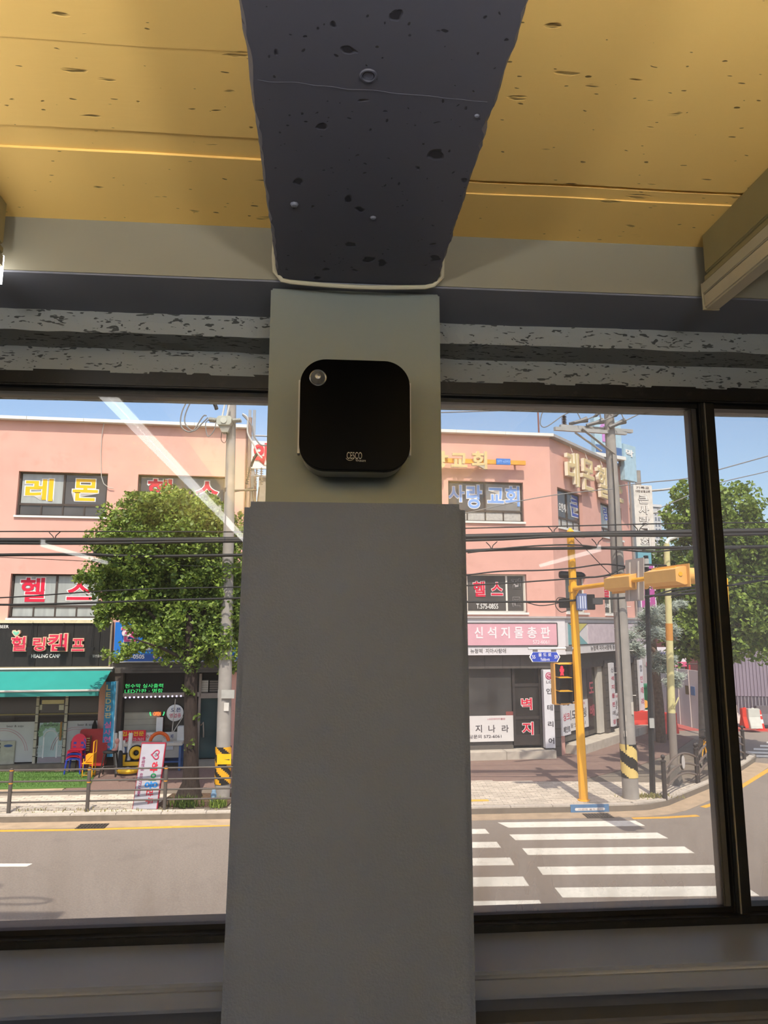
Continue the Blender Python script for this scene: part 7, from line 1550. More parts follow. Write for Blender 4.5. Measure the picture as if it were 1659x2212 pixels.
wire('upper cable over the right-hand tree in the far pane', ((1420, 1240), (1540, 1238), (1610, 1244), (1720, 1250)), CY_ + .5, .018)
wire('sloping cable over the right-hand tree in the far pane', ((1450, 1290), (1560, 1268), (1620, 1256), (1720, 1246)), CY_ + .6, .018)
wire('thin vertical cable lying along the right concrete pole', ((1322, 980), (1328, 1080), (1336, 1300), (1346, 1500), (1353, 1620)), yR - .2, .012)
for i, (x, y) in enumerate(((118, 1166), (1062, 1187), (1195, 1153), (1290, 1180), (205, 1198), (1380, 1150))):
    tag(MB().tube([at(x - 12, y - 16, CY_), at(x - 4, y - 8, CY_), at(x, y, CY_ - .02)], .012, 6).tube([at(x + 12, y - 17, CY_), at(x + 3, y - 9, CY_), at(x, y, CY_ - .02)], .012, 6).build('cable_hanger', M_WIRE, smooth=True), ('leftmost Y-shaped hanger, on the thick bundle left of the ginkgo', 'Y-shaped hanger on the second bundle beside the column', 'Y-shaped hanger on the thick bundle left of the yellow pole', 'Y-shaped hanger on the second bundle between yellow pole and concrete pole', 'Y-shaped hanger on the second bundle at the edge of the ginkgo', 'Y-shaped hanger on the thick bundle right of the concrete pole')[i], 'cable hanger', 'cable hangers')

# ================================================================== BEHIND: gap, roof signs, side street
# tower sign seen through the gap beside the left building
gp = FA.px(552, 985, -1.0); t = thing('tower_sign', 'white and red hanging sign on a steel frame in the gap beside the left building', 'sign', FA(gp[0], -1.0, 6))
r = FA.rect(543, 953, 585, 1012, -1.0); bx('board', TA, r[0], r[1] + .6, -1.1, -1.0, r[2], r[3], M_STW, t)
letters(TA, '의', *FA.rect(546, 957, 578, 1004, -1.0), -1.0, .03, M_RED, t, off=.05)
for x in (538, 548): a = FA.px(x, 950, -1.05)[0]; bx('steel_post', TA, a - .05, a + .05, -1.15, -1.05, 0, 11.5, plain('#8f9499', .4), t)
for z in (10.6, 9.8, 9.2): MB().tube([TA(r[0] - .1, -1.1, z), TA(r[1] + 1.2, -1.1, z)], .03, 6).build('steel_rail', plain('#8f9499', .4), t)
r = FA.rect(547, 850, 582, 868, -1.0); MB().prism(TA, rrect(r[0], r[1] + .5, r[2], r[3] + .4, .1), -1.1, -1.0).build('yellow_panel', plain('#e4b04a', .5), t)
tag(MB().box(TA, AE + .35, BL - .1, -6, -2.5, -.1, FA.px(560, 1030, -2.5)[1]).build('grey_annex', mat('grey_annex_wall', '#8d8c8e', .8)), 'low grey annex in the gap between the two pink buildings', 'building')
tag(MB().tube([TA(AE + .12, .03, 0), TA(AE + .12, .03, 10.9)], .06, 8).build('downpipe_pair', plain('#8b7468', .6), smooth=True), 'brown downpipe on the corner of the left pink building', 'pipe')
# rooftop advertising box
c = at(1300, 945, 27.5); Tr_ = frame_at((c.x, c.y, 0), 30)
za0, za1 = at(1300, 982, 27.5).z, at(1300, 930, 27.5).z + .5
t = thing('rooftop_sign', 'two-faced white and blue advertising box on the corner building roof', 'sign', Tr_(0, 0, 10.7))
bx('face', Tr_, -.5, 1.0, -.1, .1, za0, za1, mat('pale_blue_sheet', '#a9c4d0', .5), t); bx('blue_band', Tr_, -.48, .98, .1, .11, za0 + .03, za0 + .35, plain('#4a6c9c', .5), t)
letters(Tr_, '암', -.2, .6, za0 + .5, za1 - .2, .101, .02, plain('#c88ac8', .5), t, off=.03)
T2 = frame_at((Tr_(1.0, 0, 0).x, Tr_(1.0, 0, 0).y, 0), -50 + 90); bx('side_face', T2, .1, 1.0, -.1, .1, za0 - .9, za1 - .9, mat('pale_blue_sheet', '#a9c4d0', .5), t); letters(T2, '막', .25, .8, za0 + .1, za1 - 1.1, .101, .02, M_STW, t, off=.03)
bx('tray', Tr_, -.55, 1.1, -.14, .2, za0 - .14, za0, M_COPE, t)
for x in (-.4, .4, .95): MB().tube([Tr_(x, 0, 10.5), Tr_(x, 0, za0)], .05, 6).build('leg', plain('#5a5652', .6), t)
tag(MB().tube([at(1164, 935, 24.6), at(1162, 888, 24.6)], .03, 6).build('roof_mast', plain('#8a5a4c', .6)), 'thin brown mast on the roof edge of the corner building', 'mast')
# church banner on the side street
c = at(1392, 1120, 34.0); Tc = frame_at((c.x, c.y, 0), 12); sc = 34 / F_PX
z0, z1 = at(1392, 1187, 34).z, at(1392, 1048, 34).z; w_ = 45 * sc / 2
t = thing('church_banner', 'tall cream vertical sign reading 큰사랑교회 577-6393 down the side street', 'sign', Tc(0, 0, z0))
bx('board', Tc, -w_, w_, -.3, .0, z0, z1, mat('cream_sign_board', '#d8cfc2', .55), t)
M_CH = plain('#5c4c48', .6)
for i, c_ in enumerate('큰사랑교회'):
    y0 = 1070 + i * 23; zz0, zz1 = at(1392, y0 + 18, 34).z, at(1392, y0, 34).z
    letters(Tc, c_, -.26, .26, zz0, zz1, .001, .01, M_CH, t, off=.045, core=.02, name='letter_outline'); letters(Tc, c_, -.26, .26, zz0, zz1, .012, .01, plain('#e4ddd2', .6), t, off=.012)
letters(Tc, '기독교', -.35, .35, at(1392, 1056, 34).z, at(1392, 1051, 34).z, .001, .01, M_CH, t, off=0.0); letters(Tc, '대한성결교회', -.38, .38, at(1392, 1064, 34).z, at(1392, 1059, 34).z, .001, .01, M_CH, t, off=0.0)
bx('number_strip', Tc, -w_ + .02, w_ - .02, .0, .01, z0, z0 + .16, plain('#b9cdb4', .6), t); letters(Tc, '577-6393', -.3, .3, z0 + .03, z0 + .13, .011, .005, M_CH, t, off=0.0)
MB().tube([Tc(-.1, -.2, z1 - .2), Tc(-.1, -.2, z1 + .75)], .14, 10).build('top_pipe', M_CONC, t, smooth=True)
MB().tube([Tc(0, -.2, 0), Tc(0, -.2, z0)], .09, 8).build('post', M_CONC, t)
for z in (z1 - .25, z1 - 1.35): MB().tube([Tc(.3, -.2, z), Tc(1.2, -.2, z + .1), Tc(1.7, -.2, z + .18)], .06, 6).build('cross_bracket', M_STEEL, t)
c = at(1398, 1262, 33.5); Tm = frame_at((c.x, c.y, 0), 12); z0, z1 = at(1398, 1312, 33.5).z, at(1398, 1222, 33.5).z
t = thing('magenta_sign', 'magenta vertical sign behind the black post', 'sign', Tm(0, 0, z0)); bx('board', Tm, -.36, .38, -.2, 0, z0, z1, mat('magenta_sheet', '#b45496', .5), t); bx('edge', Tm, -.4, -.34, -.2, .02, z0, z1, plain('#d8ccd4', .5), t); bx('edge', Tm, .36, .42, -.2, .02, z0, z1, plain('#d8ccd4', .5), t)
for i, c_ in enumerate('노래방'): letters(Tm, c_, -.16, .16, z1 - .5 - i * .62, z1 - .12 - i * .62, .001, .01, plain('#e4c8dc', .5), t, off=.01)
r = (at(1390, 1205, 33.6)); tag(MB().box(Tm, -.4, .3, -.2, 0, z1, z1 + .7).build('teal_sign', plain('#6fa4b0', .5)), 'small teal sign above the magenta vertical sign', 'sign')
MB_ = MB().box(Tm, -.05, .05, -.15, -.05, 0, z0).build('sign_post', M_CONC, t)
# pale apartment tower far away
c = at(1414, 1120, 140); Tt_ = frame_at((c.x, c.y, 0), 20); t = thing('apartment_tower', 'far pale apartment tower behind the church banner', 'building', Tt_(0, 0, 0)); zt9 = at(1414, 1095, 140).z
bx('block', Tt_, -9, 1.6, -8, 0, 0, zt9, plain('#c4c2c0', .8), t); bx('roof_cap', Tt_, -9.2, 1.8, -8.2, .2, zt9, zt9 + .5, plain('#d4d2d0', .8), t)
for i in range(12):
    for j in range(4): bx('window', Tt_, -1.4 + j * .75, -1.0 + j * .75, 0, .05, zt9 - 1.6 - i * 1.15, zt9 - .9 - i * 1.15, plain('#7c828c', .4), t)
# low buildings down the side street
def block(label, x0, y0, x1, y1, Y, yaw, col, dep=5, name='side_street_building', rows=2, cols=3):
    p, q = at(x0, y1, Y), at(x1, y0, Y); T = frame_at((p.x, p.y, 0), yaw); w = (q - p).x / math.cos(math.radians(yaw)); t = thing(name, label, 'building', T(w / 2, 0, 0))
    bx('wall', T, 0, w, -dep, 0, -.1, q.z, mat('wall_' + col[1:], col, .85, var=.08, scale=1), t); bx('parapet', T, -.1, w + .1, -dep - .1, .1, q.z, q.z + .15, plain('#a8a29c', .7), t)
    for i in range(rows):
        for j in range(cols):
            a = w * (j + .2) / cols; z = q.z - 2.2 - i * 2.9
            if z > .5: wd = bx('window', T, a, a + w * .55 / cols, 0, .06, z, z + 1.3, M_FRAME, t); bx('pane', T, a + .08, a + w * .55 / cols - .08, .06, .07, z + .08, z + 1.22, M_PANE, wd)
    return T, w, q.z
block('grey building beyond the corner building on the side street', 1352, 1095, 1386, 1500, 36, 25, '#a49c9a', rows=2, cols=1)
block('white low building behind the magenta sign', 1380, 1185, 1450, 1400, 52, 8, '#b9b4b0', rows=2, cols=3)
block('red framed shop building under demolition behind the white hoarding', 1368, 1370, 1545, 1560, 41, 4, '#5a3434', rows=1, cols=4)
c = at(1428, 1420, 40.2); Tz = frame_at((c.x, c.y, 0), 6); z0, z1 = at(1428, 1440, 40.2).z, at(1428, 1398, 40.2).z
t = thing('shop_banner_sign', 'white shop sign with blue lettering and pink lower band behind the pine', 'sign', Tz(0, 0, z0)); bx('board', Tz, -1.45, 1.5, -.15, 0, z0 + .25, z1, plain('#d8d0d4', .5), t); bx('pink_band', Tz, -1.45, 1.5, -.15, .01, z0, z0 + .25, plain('#cf5a7c', .5), t)
letters(Tz, '하 이 마 트', -1.35, 1.1, z0 + .45, z1 - .25, .001, .01, plain('#4a4a98', .5), t, off=.02); letters(Tz, '고객 서비스 센터', -1.2, 1.2, z0 + .05, z0 + .2, .012, .005, plain('#f0d8e0', .5), t, off=0.0)
for x in (1.56, -1.52): bx('red_column', Tz, x - .09, x + .09, -.2, .05, 0, z1 + .3, mat('red_steel', '#b4343c', .6), t)
c = at(1385, 1452, 40.0); Tz2 = frame_at((c.x, c.y, 0), 6); t = thing('blue_strip_sign', 'small dark blue sign under the white shop sign', 'sign', Tz2(0, 0, c.z - .3)); bx('board', Tz2, -.5, .4, -.1, 0, c.z - .2, c.z + .22, plain('#33427e', .5), t); letters(Tz2, '서비스점', -.42, .3, c.z - .06, c.z + .14, .001, .01, plain('#c8cce0', .5), t, off=0.0)
# scaffolding
t = thing('scaffolding', 'bare scaffold frame on the building site beside the shop sign', 'scaffolding', ground(1508, 1560)); c0_ = at(1490, 1500, 37)
Tsf = frame_at((c0_.x, c0_.y, 0), 5)
for x in (0, .7, 1.4): MB().tube([Tsf(x, 0, 0), Tsf(x, 0, 3.6)], .035, 6).build('standard', plain('#4a3e3c', .6), t)
for z in (1.5, 2.2, 2.9, 3.5): MB().tube([Tsf(-.1, 0, z), Tsf(1.5, 0, z + .05)], .03, 6).build('ledger', plain('#4a3e3c', .6), t)
# white hoarding
def hoarding(label, p, q, z0, z1, col, ribs, name='hoarding', mname=None):
    d = q - p; yaw = math.degrees(math.atan2(d.y, d.x)); T = frame_at((p.x, p.y, 0), yaw); L_ = d.length; t = thing(name, label, 'hoarding', T(L_ / 2, 0, 0)); m = mat(mname or 'hoard_' + col[1:], col, .6, var=.05, scale=1)
    for i in range(ribs): bx('panel', T, L_ * i / ribs + .006, L_ * (i + 1) / ribs - .006, -.05, 0, z0, z1, m, t)
    for i in range(ribs + 1): MB().tube([T(L_ * i / ribs, .02, z0), T(L_ * i / ribs, .02, z1)], .018, 5).build('panel_seam', m, t)
    return T, L_, t
Th, Lh, t = hoarding('pale pink-white construction hoarding panels behind the cream lamp pole', ground(1427, 1556), ground(1521, 1581), .05, 2.35, '#e8d8d4', 4)
for x, col in ((.66, '#8c7248'), (.78, '#6a86b4')): bx('notice', Th, Lh * x, Lh * x + .3, .005, .02, 1.35, 1.7, plain(col, .6), t)
Th2, Lh2, t = hoarding('tall lilac-grey corrugated hoarding at the right edge', ground(1560, 1562), ground(1760, 1567), 1.15, 4.4, '#8f8390', 26)
bx('lower_screen', Th2, 0, Lh2, -.06, -.02, .3, 1.15, plain('#5a525c', .6), t)
for i in range(26): MB().tube([Th2(Lh2 * i / 26, .0, .3), Th2(Lh2 * i / 26, .0, 1.15)], .02, 5).build('screen_bar', plain('#a8a2a8', .5), t)
# red cycle lane across the side street
rp = [ground(x, y, RZ) for x, y in ((1440, 1560), (1530, 1588), (1720, 1590), (1720, 1578), (1530, 1580), (1460, 1553))]
tag(MB().slab([(p.x, p.y) for p in reversed([ground(x, y, RZ) for x, y in ((1400, 1566), (1440, 1578), (1530, 1579), (1720, 1582), (1720, 1574), (1520, 1562), (1430, 1548))])], RZ - .01, RZ + .006).build('red_road_surface', mat('red_road_coating', '#a8554c', .8, var=.1, scale=3)), 'red coated road surface along the hoarding', None, kind='structure')
# water-filled barriers
def barrier(p, yaw, col, label, L_=1.0):
    T = frame_at((p.x, p.y, max(p.z, RZ)), yaw); t = thing('water_barrier', label, 'barrier', T(0, 0, 0), 'plastic road barriers'); m = mat('barrier_' + col[1:], col, .5, var=.06)
    MB().prism(lambda a, o, z: T(o, a, z), [(-.22, 0), (.22, 0), (.2, .12), (.1, .45), (.1, .78), (-.1, .78), (-.1, .45), (-.2, .12)], -L_ / 2, L_ / 2).build('body', m, t, bevel=.015)
    for x in (-L_ * .28, L_ * .28): bx('forklift_slot', T, x - .08, x + .08, -.205, .205, .0, .07, M_BLK, t)
    MB().lathe(T(0, 0, .78), [(.05, 0), (.05, .03), (0, .03)], 10).build('cap', m, t)
    return t
bb = ground(1384, 1578); 
barrier(ground(1388, 1580), 10, '#d0453a', 'red water barrier at the foot of the far pier sign', 1.0); barrier(ground(1405, 1579) + Vector((.25, .3, 0)), 10, '#d8ccc0', 'white water barrier behind the black post', .9); barrier(ground(1436, 1584), 10, '#e0493c', 'red water barrier beside the pine trunk', 1.0)
barrier(ground(1611, 1572), 4, '#d6402e', 'red water barrier beside the traffic cone', .3); barrier(ground(1629, 1573), 4, '#c8c6bc', 'white water barrier just left of the traffic cone', .5)
barrier(ground(1598, 1562), 4, '#cdbfb4', 'dusty white barrier by the lilac hoarding', 1.2); barrier(ground(1663, 1565), 4, '#6a6468', 'dark grey barrier at the right edge', 1.2)
g = ground(1645, 1577, RZ); t = thing('traffic_cone', 'red and white traffic cone before the white barrier', 'cone', g)
MB().lathe(g, [(.2, 0), (.2, .04), (.14, .05), (.105, .28)], 16).build('base', mat('cone_red', '#d8352c', .5), t, smooth=True); MB().lathe(g, [(.105, .28), (.082, .44)], 16).build('white_band', M_STW, t, smooth=True); MB().lathe(g, [(.082, .44), (.062, .58)], 16).build('middle', mat('cone_red', '#d8352c', .5), t, smooth=True); MB().lathe(g, [(.062, .58), (.055, .63)], 16).build('white_band', M_STW, t, smooth=True); MB().lathe(g, [(.055, .63), (.03, .8), (0, .81)], 16).build('tip', mat('cone_red', '#d8352c', .5), t, smooth=True)
g = ground(1660, 1560); Tw = frame_at((g.x, g.y, 0), 3); t = thing('warning_board', 'red and white slanted warning board at the right edge', 'sign', Tw(0, 0, 1.0)); bx('board', Tw, -.22, 1.2, -.03, 0, .95, 2.0, M_STW, t)
for i in range(4): MB().prism(Tw, [(-.22 + i * .36, 1.0), (-.04 + i * .36, 1.0), (.2 + i * .36, 1.95), (.02 + i * .36, 1.95)], 0, .006).build('red_stripe', plain('#d8353c', .5), t)
bx('stand', Tw, -.16, -.1, -.1, -.04, 0, .95, M_STEEL, t)
# green skip with lamp
g = ground(1400, 1548); Tg = frame_at((g.x, g.y + .4, 0), 10); t = thing('green_container', 'green waste container behind the barriers', 'container', Tg(0, 0, 0)); bx('body', Tg, -.75, .75, -.9, 0, .45, 1.35, mat('green_container_paint', '#2c8458', .55, dirt=('#1d5a3c', .5, 3)), t, bevel=.02); bx('rim', Tg, -.8, .8, -.95, .05, 1.28, 1.38, plain('#3a9868', .5), t); bx('base', Tg, -.7, .7, -.85, -.05, 0.0, .45, plain('#27704c', .6), t)
g = ground(1394, 1575); t = thing('warning_lamp', 'round yellow warning lamp on top of the red barrier', 'lamp', g + Vector((0, 0, .78))); MB().lathe(g + Vector((0, -.05, 1.0)), [(0, 0), (.16, 0), (.16, .06), (0, .06)], 18, (0, -1, 0)).build('lens', mat('amber_lens', '#e8a84a', .4), t, smooth=True); MB().tube([g + Vector((0, 0, .78)), g + Vector((0, 0, .86))], .03, 6).build('stem', M_BLK, t)
# trees and buildings closing the view far down the street
gfar = ground(1440, 1500, 0); 
tr = thing('street_tree', 'dark green tree down the side street behind the magenta sign', 'tree', (18.5, 46, 0)); limb('trunk', [Vector((18.5, 46, 0)), Vector((18.5, 46, 4)), Vector((18.6, 46, 6.5))], [.25, .2, .08], tr)
foliage('foliage', [(Vector((18.5, 46, 6.5)), 2.6, 2.4, 3.0), (Vector((21.5, 47, 6)), 2.4, 2.2, 2.8)], 14000, .2, M_LEAF, tr, 40)
block('long grey building at the end of the side street', 1540, 1330, 1760, 1545, 58, -4, '#8f8784', rows=2, cols=6)
block('beige house far left beyond the pink building', -420, 1000, -180, 1650, 25, 8, '#b0a596', rows=2, cols=3)

# near-side utility pole out of frame whose crossarm shades the road at lower left
g = Vector((-6.2, 6.2, RZ)); t = thing('near_utility_pole', 'utility pole on the near sidewalk, out of frame, with crossarm and cable loop', 'utility pole', g)
MB().tube([g, g + Vector((0, 0, 11))], [.17, .11], 14).build('shaft', M_CONC, t, smooth=True); MB().box(TW, -7.6, -4.6, 6.0, 6.2, 8.85, 9.05).build('crossarm', M_STEEL, t); MB().box(TW, -7.6, -4.75, 5.85, 6.0, 8.3, 8.45).build('crossarm', M_STEEL, t)
MB().torus(Vector((-5.5, 6.3, 9.6)), .5, .03, (0, 1, .3), 20, 6).build('cable_loop', M_WIRE, t, smooth=True)

